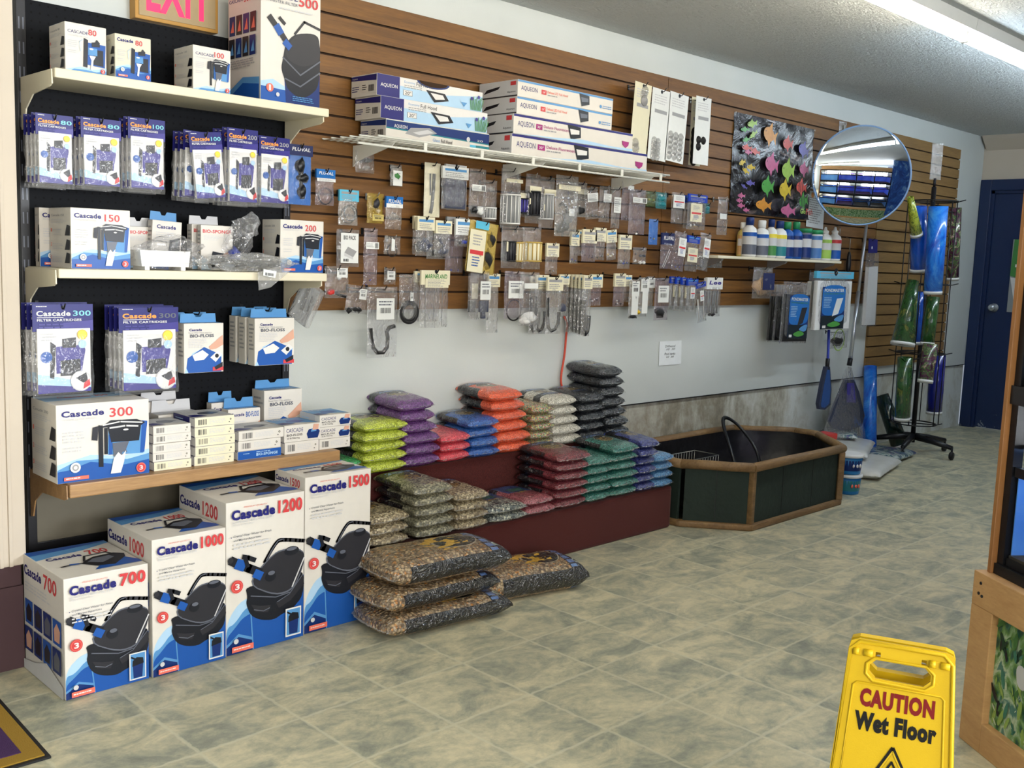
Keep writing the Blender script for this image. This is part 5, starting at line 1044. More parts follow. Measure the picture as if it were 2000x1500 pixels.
for k in range(4):
    HB((1306+k*11, 540+k*1.5, 1324+k*12, 606+k*1), 'blue-topped tube bag, %s in the bottom row' % ('leftmost', 'second', 'third', 'fourth')[k], .07+.02*k, 'film_hazy', ('card_royal', .2), [(.3, .26, .7, .6, 'card_cream' if k < 3 else 'card_white', 'red' if k == 3 else 'none')], [('rods', .25, .95, 2, .005, 'plastic_grey')], hl='blue-topped tube bag %s' % ('one', 'two', 'three', 'four')[k])
HB((1356, 552, 1374, 630), 'slanting blue-topped bag with a clear tube, rightmost of its kind', .13, 'film', ('card_royal', .12), [(.3, .2, .7, .46, 'card_white', 'red')], [('rods', .4, .96, 2, .003, 'plastic_white')], tilt=-.18, hl='slanting blue-topped bag')
HB((1377, 542, 1407, 618), 'white-headed bag of grey tubes at the right end of the bottom row', .13, 'film', ('card_white', .30, 'Lee', 'print_purple'), (), [('rods', .34, .92, 5, .006, 'plastic_grey'), ('blob', .5, .95, .16, .05, 'rubber_black')], t=.014, hl='white-headed bag of grey tubes')
HB((1374, 543, 1388, 615), 'white-headed bag behind the grey tubes', .09, 'film', ('card_white', .30), (), [('rods', .34, .92, 2, .006, 'plastic_grey')], nohook=True)
# long suction-cup cards, upper right
def strip_card(px, lab, d, dots, hl, mt='card_white', tilt=0.0):
    r = HB(px, lab, d, 'film_clear', None, (), (), bag=False, backing=mt, cat='carded parts', hl=hl, tilt=tilt, nm='carded_parts')
    x0, y0, x1, y1 = px; W = at(x1, (y0+y1)/2, 'y', -d).x-at(x0, (y0+y1)/2, 'y', -d).x; H = at((x0+x1)/2, y0, 'y', -d).z-at((x0+x1)/2, y1, 'y', -d).z
    b = MB(); A = Art(b, (-W/2, .0003, .010-H), (W, 0, 0), (0, 0, H)); A.disc(.5, .965, .06, 'print_dark'); A.lines(.15, .78, .85, .92, 4, 'print_lightgrey', 3); A.rect(.2, .66, .85, .71, 'print_grey'); b.build('printing', r)
    for i, (u, v, rr, m2) in enumerate(dots):
        b = MB(); c = (-W/2+W*u, 0, .010-H*v); R = rr*W; b.lathe([(R, .0), (R*.9, -.004), (R*.4, -.008), (R*.3, -.014), (0, -.015)], m2, 12, c, 'y'); b.build('suction_cup', r)
    return r
strip_card((1237, 162, 1271, 302), 'long pale card with a clear blister, leftmost of the four strip cards', .12, [(.6, .1, .2, 'film_hazy'), (.55, .16, .2, 'film_hazy'), (.6, .24, .2, 'print_grey'), (.3, .86, .2, 'film_hazy'), (.35, .93, .2, 'film_hazy')], 'leftmost strip card', 'card_cream', .06)
strip_card((1271, 174, 1308, 314), 'long white card with few clear suction cups, second of the four strip cards', .12, [(.3, .74+.055*i, .15, 'film_hazy') for i in range(5)]+[(.5, .74+.055*i, .13, 'film_hazy') for i in range(5)], 'second strip card', 'card_white', .05)
strip_card((1305, 182, 1343, 318), 'long white card full of clear suction cups, third of the four strip cards', .12, [(.22+.26*c, .62+.075*i, .13, 'film_hazy') for i in range(5) for c in range(3)], 'third strip card', 'card_white', .06)
strip_card((1356, 189, 1387, 322), 'long card with three black suction cups left, rightmost strip card', .13, [(.3, .64, .15, 'rubber_black'), (.6, .64, .15, 'rubber_black'), (.3, .74, .15, 'rubber_black')], 'rightmost strip card', 'card_white')
r = strip_card((1348, 190, 1371, 324), 'card of black suction cups peeking out behind the rightmost strip card', .07, [(.4, .52+.1*i, .3, 'rubber_black') for i in range(5)], 'x', 'card_cream')
b = None
def clip(px, py, w, h, lab):
    p = at(px, py, 'y', -.02); b = MB(); b.box(-w/2, -.006, -h/2, w/2, 0, h/2, 'film_hazy', .002); b.box(-w/2, -.012, -h/2, w/2, -.006, -h/2+.01, 'hook_steel', .001); b.box(-.008, -.02, -h*.3, .008, -.006, h*.2, 'hook_steel', .002)
    tag(b.build('slatwall_clip', None, (p.x, -.019, p.z)), lab, 'clip')
clip(1645, 250, .10, .085, 'clear and metal slatwall clip left of the top of the round mirror'); clip(1585, 355, .04, .09, 'small metal slatwall clip between the poster and the mirror')

# red cable on the wall
p1 = at(1102, 618, 'y', -.03); p2 = at(1106, 650, 'y', -.02); p3 = at(1095, 735, 'y', -.02); p4 = at(1112, 765, 'y', -.04)
b = MB(); cp = [p1, p1+Vector((.03, 0, -.04)), p2, p2*.5+p3*.5+Vector((.01, 0, 0)), p3, p3+Vector((.01, 0, -.06)), p4]
for _ in range(2): cp = [cp[0]]+[q for a, c in zip(cp, cp[1:]) for q in (a*.75+c*.25, a*.25+c*.75)]+[cp[-1]]
b.tube(cp, .0055, 'cable_red', 8)
tag(b.build('red_cable'), 'red cable hanging down the white wall behind the black gravel bags', 'cable')
# handwritten note
def sheet(px, lab, nm='paper_note', d=.004, lines='scrawl'):
    (ax_, ay), (bx_, by), (cx_, cy_), (dx_, dy_) = px; P = [at(u, v, 'y', -d) for u, v in px]
    k = P[0]; b = MB(); n = Vector((0, -.0012, 0)); pts = [p-k for p in P]
    b.prism([(p.x, p.z) for p in pts], -.0008, .0008, 'paper', ax='y')
    A = Art(b, pts[3]+Vector((0, -.0009, 0)), pts[2]-pts[3], pts[0]-pts[3], n=(0, -1, 0))
    if lines == 'scrawl':
        A.text('Driftwood', .25, .74, .72, .84, 'print_ink', 0, .3); A.text('10  30', .3, .62, .7, .70, 'print_ink', 0, .3); A.text('Pool tanks', .22, .42, .72, .52, 'print_ink', 0, .3); A.text('10  30', .3, .3, .65, .38, 'print_ink', 0, .3)
    else: A.lines(.1, .1, .9, .85, 12, 'print_grey', 5); A.disc(.25, .9, .08, 'print_orange')
    return tag(b.build(nm, None, k), lab, 'note')
sheet(((1288, 667), (1331, 665), (1330, 711), (1287, 714)), 'small handwritten note taped to the white wall')
sheet(((1579, 372), (1612, 376), (1607, 448), (1574, 442)), 'tall printed price list between the poster and the mirror', 'price_list', .022, 'print')
# tilted grey blister pack hanging off the end of the middle shelf
p = at(600, 590, 'y', -.2); t = thing('blister_pack', 'tilted grey blister pack hanging beside the end of the middle shelf', 'blister pack', tuple(p), rot=(0, .55, .2))
b = MB(); b.box(-.055, -.012, -.085, .055, .012, .075, 'film_hazy', .01); b.build('blister', t); b = MB(); b.box(-.05, .012, -.08, .05, .014, .07, 'card_grey'); b.build('backing_card', t)
b = MB(); b.tube([(-.02, -.002, .05), (-.01, 0, -.04)], .006, 'plastic_black'); b.tube([(.012, -.002, .03), (.02, 0, -.03)], .004, 'plastic_black'); b.build('tool', t)

# ------------------------------------------------------------------ fish poster
P0 = at(1422, 424, 'y', -.022); P1 = at(1577, 434, 'y', -.022); Pt = at(1431, 215, 'y', -.022); W = P1.x-P0.x; H = 2.185-1.612
b = MB(); k = len(b.v); NX, NZ = 26, 18
def poster_mat():
    m, nt, bb = newmat('poster_dark'); v = coords(nt, 'Object'); n = noise_n(nt, v, 3.0, 5, .6, 1.4); n2 = noise_n(nt, coords(nt, 'Object', (1.0, 1, 3)), 2.2, 4, .6, 2)
    nt.links.new(ramp(nt, n2, [(.50, rgb(22, 20, 24)), (.60, rgb(58, 56, 62)), (.66, rgb(112, 96, 92)), (.72, rgb(60, 60, 72))]), bb.inputs['Base Color']); bb.inputs['Roughness'].default_value = .22
    bumpn(nt, n, bb, .5, .03)
poster_mat()
for j in range(NZ+1):
    for i in range(NX+1): b.pts([(W*i/NX, -.004-.007*noise.noise(Vector((i*.31, j*.37, 0)))-.004*noise.noise(Vector((i*.9, j*.2, 3))), H*j/NZ)])
for j in range(NZ):
    for i in range(NX): a = j*(NX+1)+i; b.face((a, a+1, a+NX+2, a+NX+1), 'poster_dark', True)
for q in ((0, 0), (W-.01, 0), (0, H-.01), (W-.01, H-.01)): b.box(q[0], -.012, q[1], q[0]+.01, -.0, q[1]+.01, 'film_hazy')
A = Art(b, (0, -.0135, 0), (W, 0, 0), (0, 0, H))
mat('fish_yellow', (190, 164, 50), .3, var=.25, vscale=40); mat('fish_orange', (190, 128, 44), .3, var=.25, vscale=40); mat('fish_pink', (176, 92, 130), .3, var=.25, vscale=40); mat('fish_green', (70, 142, 62), .3, var=.25, vscale=40); mat('fish_violet', (84, 78, 150), .3, var=.25, vscale=40); mat('fish_red', (186, 82, 76), .3, var=.25, vscale=40); mat('fish_lime', (146, 178, 84), .3, var=.25, vscale=40)
def fish(x, y, s, mt, flip=1, tall=1.0, rot=0.0, stripes=None):
    def q(a, c):
        X_ = a*flip*s; Y_ = c*s*tall*1.0; ca, sa = math.cos(rot), math.sin(rot); return (x+(X_*ca-Y_*sa), y+(X_*sa+Y_*ca)/A.asp)
    body = [q(math.cos(t_)*1.0, math.sin(t_)*.55) for t_ in [2*PI*i/20 for i in range(20)]]
    A.poly([q(.8, .1), (q(1.6, .55)), q(1.4, 0), q(1.55, -.5), q(.8, -.1)], mt); A.poly([q(-.2, .48), q(.3, 1.0), q(.55, .4)], mt); A.poly([q(-.1, -.48), q(.35, -.95), q(.5, -.4)], mt); A.poly(body, mt)
    if stripes:
        for a_ in (-.35, .05, .45): A.line([q(a_, .5), q(a_, -.5)], .008, stripes)
    A.disc(q(-.65, .12)[0], q(-.65, .12)[1], .0045, 'print_ink')
for a_ in [(.18, .91, .045, 'fish_lime', 1, .7, .2), (.10, .84, .04, 'fish_green', 1, .5, .1), (.20, .80, .04, 'fish_lime', 1, .6, .5), (.12, .74, .035, 'fish_green', 1, .6, .2),
           (.39, .84, .065, 'fish_orange', 1, 1.3, -.2), (.62, .78, .05, 'fish_red', 1, 1.2, 0), (.83, .75, .055, 'fish_violet', 1, 1.2, -.2), (.12, .66, .045, 'fish_red', 1, .6, 0), (.22, .64, .045, 'fish_red', 1, .6, -.1), (.14, .62, .035, 'fish_pink', 1, .6, 0),
           (.42, .54, .065, 'fish_pink', 1, 1.3, -.1), (.63, .50, .065, 'fish_lime', 1, 1.4, 0), (.84, .54, .05, 'fish_pink', 1, 1.2, 0), (.07, .50, .03, 'fish_yellow', 1, .8, .3), (.17, .47, .04, 'fish_yellow', 1, .6, 0), (.11, .43, .035, 'fish_yellow', 1, .6, -.3),
           (.17, .31, .04, 'fish_violet', 1, .6, 0), (.10, .27, .03, 'fish_violet', 1, .5, -.3), (.37, .30, .06, 'fish_green', 1, 1.3, 0), (.59, .29, .06, 'fish_yellow', 1, 1.4, 0), (.80, .34, .055, 'fish_red', 1, 1.2, 0, 'print_ink'), (.84, .19, .045, 'fish_green', 1, 1.5, .2, 'print_ink'),
           (.06, .17, .035, 'fish_pink', 1, .6, 0), (.04, .12, .03, 'fish_pink', 1, .6, 0), (.06, .07, .035, 'fish_pink', 1, .6, 0), (.12, .03, .03, 'fish_pink', 1, .6, 0), (.31, .10, .075, 'fish_orange', 1, .7, 0), (.62, .07, .075, 'fish_pink', 1, .7, 0)]: fish(*a_)
A.text('Glo', .80, .055, .87, .11, 'fish_lime', .02); A.text('Fish', .875, .05, .965, .115, 'fish_red', .02)
tag(b.build('fish_poster', None, (P0.x, -.020, 1.612)), 'glossy black poster of colourful aquarium fish on the slatted wall', 'poster')

# ------------------------------------------------------------------ bottle shelf
t = thing('small_shelf', 'narrow white shelf on the slatted wall carrying bottles', 'shelf', (5.5, -.09, 1.352))
b = MB(); b.box(4.80, -.165, 1.340, 6.22, -.020, 1.356, 'shelf_cream', .003); b.build('shelf_board', t, (-5.5, .09, -1.352))
for x in (4.86, 5.55, 6.14):
    b = MB(); b.prism([(-.020, 1.338), (-.15, 1.338), (-.14, 1.326), (-.04, 1.29), (-.02, 1.27)], x, x+.02, 'aluminium', ax='x'); b.build('bracket', t, (-5.5, .09, -1.352))
b = MB(); b.box(4.83, -.028, 1.285, 5.05, -.022, 1.335, 'film_hazy', .002); b.build('label_strip', t, (-5.5, .09, -1.352))
def bottle(px, lab, body, cap, lbl, d=.10, band=None, kind='bottle', squat=False, tip=False):
    x0, y0, x1, y1 = px; xm = (x0+x1)/2; c = at(xm, y1, 'y', -d); W = (at(x1, y1, 'y', -d).x-at(x0, y1, 'y', -d).x); H = at(xm, y0, 'y', -d).z-1.357; R = min(W/2*.80, .045)
    t = thing('bottle' if not squat else 'jar', lab, 'bottle' if not squat else 'jar', (c.x, -d, 1.357), group='bottles on the small shelf')
    b = MB()
    if squat: b.lathe([(R*.9, 0), (R, .006), (R, H*.84), (R*.92, H*.88)], body, 24)
    else: b.lathe([(R*.88, 0), (R, .006), (R, H*.62), (R*.86, H*.72), (R*.42, H*.79), (R*.40, H*.84)], body, 24)
    b.build('bottle_body' if not squat else 'jar_body', t)
    b = MB()
    if squat: b.lathe([(R*1.04, H*.86), (R*1.04, H*.99), (R*.96, H)], cap, 24)
    elif tip: b.lathe([(R*.45, H*.80), (R*.5, H*.88), (R*.25, H*.91), (R*.14, H)], cap, 14)
    else: b.lathe([(R*.52, H*.80), (R*.54, H*.98), (R*.46, H)], cap, 18)
    b.build('cap' if not squat else 'lid', t)
    b = MB(); h0, h1 = (.06, .62) if not squat else (.06, .80); n = 14; k = len(b.v)
    for j, hh in enumerate((h0, h0+(h1-h0)*.45, h0+(h1-h0)*.82, h1)):
        for i in range(n+1): a = -PI*1.12+PI*1.24*i/n; b.pts([(R*1.012*math.cos(a), R*1.012*math.sin(a), H*hh)])
    for j, mt in enumerate((lbl, 'print_lightgrey' if lbl != 'print_lightgrey' else 'print_paleblue', band or lbl)):
        for i in range(n): a = k+j*(n+1)+i; b.face((a, a+1, a+n+2, a+n+1), mt, True)
    b.build('bottle_label' if not squat else 'jar_label', t)
    b.build
    return t
bottle((1450, 424, 1472, 497), 'white bottle with a blue cap, leftmost on the small shelf', 'plastic_white', 'print_deepblue', 'print_midgrey', band='print_blue')
bottle((1441, 434, 1456, 494), 'brown-wrapped bottle behind the leftmost white bottle', 'card_yellow', 'plastic_white', 'pine', d=.06)
bottle((1472, 430, 1497, 499), 'white bottle with a white cap next to the leftmost bottle', 'plastic_white', 'plastic_white', 'print_midgrey', band='print_blue', d=.115)
bottle((1495, 428, 1511, 500), 'white bottle with blue cap and yellow label band, left of two', 'plastic_white', 'print_deepblue', 'print_green', band='print_yellow')
bottle((1509, 431, 1530, 502), 'white bottle with blue cap and yellow label band, right of two', 'plastic_white', 'print_deepblue', 'card_teal', band='print_yellow', d=.115)
bottle((1525, 433, 1543, 503), 'blue bottle with a green cap, left of two', 'print_blue', 'plastic_green', 'print_deepblue')
bottle((1543, 433, 1560, 504), 'blue bottle with a green cap, right of two', 'print_blue', 'plastic_green', 'print_deepblue', d=.115)
bottle((1559, 446, 1578, 503), 'dark jar with a green lid between the green caps and the wide jar', 'print_midgrey', 'plastic_green', 'print_deepblue', squat=True)
bottle((1577, 449, 1602, 504), 'wide jar with a blue label and green lid', 'print_lightgrey', 'plastic_green', 'bottle_blue', squat=True)
bottle((1600, 443, 1617, 506), 'lime green labelled bottle with a white pointed cap', 'plastic_white', 'plastic_white', 'bottle_lime', tip=True)
bottle((1617, 443, 1637, 507), 'white bottle with a red and blue label, rightmost on the small shelf', 'plastic_white', 'plastic_white', 'print_blue', band='print_red', tip=True)

# pads, pellets and tools under the small shelf
HB((1470, 522, 1508, 583), 'clear bag of brown pellets with a small picture label under the small shelf', .12, 'film', None, [(.36, .18, .95, .72, 'card_navy', 'none')], [('blob', .45, .62, .36, .3, 'pine')], t=.022, cat='pellet bag', hl='bag of brown pellets', nm='pellet_bag')
for k, (q, dd) in enumerate([((1527, 551, 1580, 670), .19), ((1513, 556, 1545, 668), .13), ((1502, 556, 1530, 668), .07)]):
    HB(q, 'black pond filter pad in a clear bag, %s' % ('foremost with a blue label', 'second from the front', 'nearest the wall')[k], dd, 'film', None, [(.2, .22, .92, .92, 'print_deepblue', 'pond')] if k == 0 else (), [('sheet', .08, .2, .95, .97, 'plastic_black')], t=.014, nohook=k > 0, tilt=.03, cat='filter pad', hl='black pond filter pads', nm='pond_filter_pad')
for k, (q, dd) in enumerate([((1588, 530, 1660, 644), .19), ((1577, 532, 1612, 640), .12)]):
    HB(q, 'white pond filter pad in a clear bag, %s' % ('in front with a dark blue label', 'behind the labelled one')[k], dd, 'film', ('card_cyan', .12) if k == 0 else None, [(.16, .26, .78, .98, 'print_deepblue', 'pond2')] if k == 0 else (), [('sheet', .04, .16, .97, .99, 'plastic_white')], t=.02, nohook=k > 0, cat='filter pad', hl='white pond filter pads', nm='pond_filter_pad')
HB((1621, 647, 1655, 680), 'clear bag with a green coiled tube below the white filter pads', .12, 'film', None, (), [('ring', .5, .5, .3, 'fish_lime', .004), ('blob', .4, .6, .3, .25, 'rubber_black')], hl='green coiled tube')
for px_, lb in (((1652, 492, 1660, 532), 'black screwdriver-shaped tool beside the mirror pole'), ((1633, 470, 1640, 505), 'black handled tool behind the rightmost bottle')):
    x0, y0, x1, y1 = px_; p = at((x0+x1)/2, y1, 'y', -.05); h = at((x0+x1)/2, y0, 'y', -.05).z-p.z; t = thing('hanging_tool', lb, 'tool', (p.x, -.05, p.z))
    b = MB(); b.lathe([(.006, 0), (.016, .01), (.018, h*.35), (.014, h*.8), (.008, h)], 'plastic_black', 12); b.build('handle', t); b = MB(); b.tube([(0, 0, h), (0, .0, h+.09), (0, .03, h+.10)], .003, 'hook_steel'); b.build('shaft', t)
# ================================================================== carpeted steps
m, nt, bb = newmat('maroon_carpet'); v = coords(nt, 'Object')
nt.links.new(ramp(nt, noise_n(nt, v, 420, 3), [(.3, rgb(58, 24, 24)), (.7, rgb(92, 40, 36))]), bb.inputs['Base Color']); bb.inputs['Roughness'].default_value = 1.0; bb.inputs['Sheen Weight'].default_value = .08; bb.inputs['Specular IOR Level'].default_value = .1; bumpn(nt, noise_n(nt, v, 500, 2), bb, .6, .004)
t = thing('carpeted_steps', 'two-tier display steps covered in maroon carpet carrying the gravel bags', 'display steps', (3.1, -.25, 0))
off = (-3.1, .25, 0)
b = MB(); b.box(2.16, -.500, 0, 4.030, -.004, .214, 'maroon_carpet', .018); b.build('lower_step', t, off)
b = MB(); b.box(2.16, -.218, .2135, 4.010, -.004, .429, 'maroon_carpet', .018); b.build('upper_step', t, off)

# ================================================================== gravel bags
film_mat('film_seam_glint', (214, 214, 212), .5, .9, .8, 60)  # whitish film for the front seam, its paleness standing in for crinkle highlights
def gravel_mat(name, cols, scale=170.0, style='std', hz=.0):
    """bag seen through clear film: pebbles, with printed header, emblem and side strip placed by UV"""
    m, nt, b = newmat(name); v = coords(nt, 'Object')
    vo = N(nt, 'ShaderNodeTexVoronoi'); vo.inputs['Scale'].default_value = scale; nt.links.new(v, vo.inputs['Vector'])
    sp = N(nt, 'ShaderNodeSeparateColor'); nt.links.new(vo.outputs['Color'], sp.inputs[0])
    n = len(cols); peb = ramp(nt, sp.outputs[0], [((i+.0)/max(1, n-1)*.9+.05, rgb(*c)) for i, c in enumerate(cols)])
    peb = mixc(nt, mth(nt, 'MULTIPLY', mth(nt, 'GREATER_THAN', vo.outputs['Distance'], .55), .5), peb, rgb(*[int(x*.45) for x in cols[0]]))
    uv = N(nt, 'ShaderNodeUVMap'); su = N(nt, 'ShaderNodeSeparateXYZ'); nt.links.new(uv.outputs[0], su.inputs[0]); U, V = su.outputs[0], su.outputs[1]
    def band(x, a, c): return mth(nt, 'MULTIPLY', mth(nt, 'GREATER_THAN', x, a), mth(nt, 'LESS_THAN', x, c))
    def disc(cu, cv, r, asp=1.4):
        du = mth(nt, 'SUBTRACT', U, cu); dv = mth(nt, 'MULTIPLY', mth(nt, 'SUBTRACT', V, cv), asp)
        return mth(nt, 'LESS_THAN', mth(nt, 'SQRT', mth(nt, 'ADD', mth(nt, 'MULTIPLY', du, du), mth(nt, 'MULTIPLY', dv, dv))), r)
    sq = N(nt, 'ShaderNodeTexNoise'); sq.inputs['Scale'].default_value = 16; nt.links.new(uv.outputs[0], sq.inputs['Vector'])
    c = peb
    if style != 'plain':
        c = mixc(nt, band(V, .74, .93), c, rgb(20, 22, 34))
        c = mixc(nt, mth(nt, 'MULTIPLY', mth(nt, 'MULTIPLY', band(V, .78, .88), band(U, .14, .86)), mth(nt, 'GREATER_THAN', sq.outputs[0], .47)), c, rgb(92, 116, 158))
        c = mixc(nt, disc(.5, .58, .27), c, rgb(170, 160, 130)); c = mixc(nt, disc(.5, .585, .255), c, rgb(34, 32, 34))
        g = mth(nt, 'MULTIPLY', disc(.46, .53, .22), mth(nt, 'GREATER_THAN', sq.outputs[0], .50)); c = mixc(nt, g, c, rgb(150, 122, 58))
        c = mixc(nt, disc(.64, .66, .035), c, rgb(220, 220, 215))
        if style in ('strip', 'std'):
            s = mth(nt, 'MULTIPLY', mth(nt, 'LESS_THAN', U, .10 if style == 'strip' else .035), band(V, .34, .95)); c = mixc(nt, s, c, rgb(22, 22, 26))
        if style == 'ring':
            c = mixc(nt, band(V, .26, .44), c, rgb(22, 22, 26)); c = mixc(nt, mth(nt, 'MULTIPLY', band(V, .30, .40), mth(nt, 'MULTIPLY', band(U, .2, .8), mth(nt, 'GREATER_THAN', sq.outputs[0], .48))), c, rgb(70, 96, 146))
        if style == 'green': c = mixc(nt, mth(nt, 'MULTIPLY', band(V, .45, .95), band(U, .1, .9)), c, rgb(34, 62, 110)); c = mixc(nt, mth(nt, 'MULTIPLY', band(V, .5, .7), band(U, .25, .75)), c, rgb(40, 90, 80))
    nt.links.new(c, b.inputs['Base Color']); b.inputs['Roughness'].default_value = .42
    b.inputs['Coat Weight'].default_value = 1.0; b.inputs['Coat Roughness'].default_value = .06; b.inputs['Coat IOR'].default_value = 1.75; b.inputs['Specular IOR Level'].default_value = .15
    w1 = noise_n(nt, coords(nt, 'Object', (1, .8, 1.5)), 20, 2, .5, 2.4); w2 = noise_n(nt, v, 95, 1, .5, 1.5)
    rid = mth(nt, 'SQRT', mth(nt, 'ABSOLUTE', mth(nt, 'SUBTRACT', w1, .5))); hgt = mth(nt, 'ADD', mth(nt, 'MULTIPLY', rid, 1.6), mth(nt, 'MULTIPLY', mth(nt, 'ABSOLUTE', mth(nt, 'SUBTRACT', w2, .5)), .5))
    bp = N(nt, 'ShaderNodeBump'); bp.inputs['Strength'].default_value = .6; bp.inputs['Distance'].default_value = .016; nt.links.new(hgt, bp.inputs['Height']); nt.links.new(bp.outputs[0], b.inputs['Coat Normal'])
    bp2 = N(nt, 'ShaderNodeBump'); bp2.inputs['Strength'].default_value = .5; bp2.inputs['Distance'].default_value = .003; nt.links.new(vo.outputs['Distance'], bp2.inputs['Height']); nt.links.new(bp2.outputs[0], b.inputs['Normal'])
    return m
GR = {
 'green': ([(24, 120, 60), (40, 160, 84), (30, 140, 70)], 'std'), 'lime': ([(150, 168, 30), (196, 210, 60), (214, 226, 96), (170, 186, 50)], 'strip'),
 'purple': ([(78, 40, 98), (120, 70, 140), (100, 54, 118)], 'bare'), 'pink': ([(196, 52, 72), (232, 90, 100), (214, 70, 84)], 'plain'),
 'blue': ([(24, 70, 146), (50, 106, 186), (34, 86, 166)], 'std'), 'orange': ([(214, 74, 40), (240, 110, 70), (226, 90, 54)], 'strip'),
 'rainbow': ([(60, 110, 60), (200, 90, 80), (210, 200, 120), (90, 90, 90), (150, 200, 140), (190, 130, 150)], 'plain'), 'white': ([(170, 166, 150), (226, 222, 208), (204, 200, 186)], 'ring'),
 'black': ([(14, 16, 20), (44, 50, 56), (26, 30, 36)], 'ring'), 'tan': ([(96, 84, 62), (158, 142, 110), (190, 176, 144), (120, 104, 78)], 'std'),
 'grey_tan': ([(80, 80, 66), (132, 128, 104), (160, 154, 126), (100, 98, 80)], 'std'), 'speckle': ([(40, 50, 54), (120, 130, 126), (190, 190, 170), (70, 80, 84)], 'green'),
 'mauve': ([(110, 44, 52), (170, 96, 104), (140, 70, 78)], 'green'), 'maroon': ([(84, 26, 36), (132, 54, 62), (106, 38, 48)], 'std'),
 'teal': ([(20, 78, 72), (60, 130, 116), (34, 100, 90)], 'std'), 'navy': ([(28, 36, 96), (60, 70, 140), (40, 48, 112)], 'std'), 'sky': ([(40, 96, 146), (96, 150, 194), (60, 118, 168)], 'plain')}
for k, (cols, sty) in GR.items(): gravel_mat('gravel_'+k, cols, 210 if k not in ('tan', 'grey_tan', 'speckle') else 130, sty)
def ease(t): q = 2*t-1; return .5+.5*math.copysign(1-(1-abs(q))**1.6, q)
def pillow(L, W, T, mt, seed, nx=24, ny=32, seam=.012, sag=.0):
    """filled bag lying flat: x across, y along (front end at y=0 towards -y), z up from 0"""
    b = MB(); rr = random.Random(seed); ph = rr.random()*9; front = []
    for side in (1, -1):
        k = len(b.v)
        for j in range(ny+1):
            for i in range(nx+1):
                u = ease(i/nx); v = ease(j/ny); a = abs(2*u-1); c = abs(2*v-1)
                e = (max(0, 1-a**7)**.5)*(max(0, 1-c**9)**.5)
                n = noise.noise(Vector((u*3.1+ph, v*3.7, side)))+.5*noise.noise(Vector((u*8+ph, v*9, side*3)))
                pin = 1-.05*(1-c)**0*math.sin(PI*v)*0
                x = (u-.5)*W*(1-.03*(1-abs(2*v-1)**4))+.004*noise.noise(Vector((ph, v*5, u*2)))
                cr = .006*noise.noise(Vector((u*22+ph, side*2, v*6)))*(1-e*.6)
                y = v*L+cr-seam*(1-abs(2*u-1)**2)*(1 if v < .02 else 0)+.004*noise.noise(Vector((u*5, ph, v)))
                zz = T*.5+side*T*.5*e*(1+(.16*n*(1-c**4) if side > 0 else .06*n))*(1-.18*a**2)
                if side < 0: zz = max(0.0, zz-T*.06*e)
                if v == 0 or v == 1 or u == 0 or u == 1: zz = T*.42+.004*noise.noise(Vector((u*9, v*7, ph)))
                if j == 0: front.append((x, y, zz))
                b.pts([(x, y, zz)])
        for j in range(ny):
            for i in range(nx):
                q = k+j*(nx+1)+i; f = (q, q+1, q+nx+2, q+nx+1); uvs = [(ease(p), ease(r)) for p, r in ((i/nx, j/ny), ((i+1)/nx, j/ny), ((i+1)/nx, (j+1)/ny), (i/nx, (j+1)/ny))]
                b.face(f if side > 0 else f[::-1], mt, True, uvs if side > 0 else uvs[::-1])
    k = len(b.v); fr = front[:nx+1]
    for q, (x, y, z) in enumerate(fr): b.pts([(x, y+.002, z), (x, y-.009, z+.004*noise.noise(Vector((q*.9, ph, 1)))), ])
    for q in range(nx): b.face((k+2*q, k+2*q+1, k+2*q+3, k+2*q+2), 'film_seam_glint', True)  # seam fin added along the front end for pale highlight lines
    return b
PROTO = {}
def gravel_bag(kind, var, L, W, T):
    key = (kind, var, round(L, 2), round(W, 2), round(T, 3))
    if key not in PROTO:
        o = pillow(L, W, T, 'gravel_'+kind, var*11+len(kind)).build('gravel_bag'); PROTO[key] = o; return o
    o = PROTO[key].copy(); COL.objects.link(o); return o
def stack(kind, cname, where, x0, x1, yf, z0, n, T, L=.24, tiltk=0.0, skew=None, seed=0, fan=0.0, ztop=None):
    """bags piled on one another; x0,x1 = extent along the step, yf = front end"""
    rr = random.Random(seed*17+n); W = (x1-x0)*1.0; z = z0
    for k in range(n):
        o = gravel_bag(kind, (seed+k) % 3, L, W+.012, T*1.12)
        o.location = ((x0+x1)/2+(rr.random()-.5)*.012+(skew[0]*k if skew else 0), yf+(rr.random()-.5)*.012+(skew[1]*k if skew else 0), z)
        o.rotation_euler = (tiltk*k+fan*(k > n-3), (rr.random()-.5)*.03, (rr.random()-.5)*.07)
        z += T
        lv = 'only' if n == 1 else ('topmost of its stack' if k == n-1 else ORD[k]+' of its stack')
        tag(o, ('%s gravel bag, %s, %s' % (cname, lv.replace(' of its stack', '').replace('from the bottom', 'from bottom'), where)), 'gravel bag', 'small bags of aquarium gravel')
US, LS = .4295, .2145
stack('green', 'bright green', 'pile at the left end of the upper step', 2.19, 2.335, -.225, US, 2, .034, seed=1)
stack('lime', 'lime green', 'stack on the upper step', 2.345, 2.555, -.235, US, 5, .041, .22, seed=2)
stack('purple', 'purple', 'stack on the upper step', 2.560, 2.735, -.235, US, 6, .046, .22, .014, (-.006, .004), seed=3)
stack('pink', 'coral pink', 'stack on the upper step', 2.745, 2.905, -.235, US, 3, .040, .22, .02, seed=4)
stack('blue', 'bright blue', 'stack on the upper step', 2.910, 3.080, -.238, US, 4, .043, .22, .015, (-.004, .003), seed=5)
stack('orange', 'orange', 'stack on the upper step', 3.085, 3.285, -.240, US, 6, .047, .22, .012, (-.012, .005), seed=6)
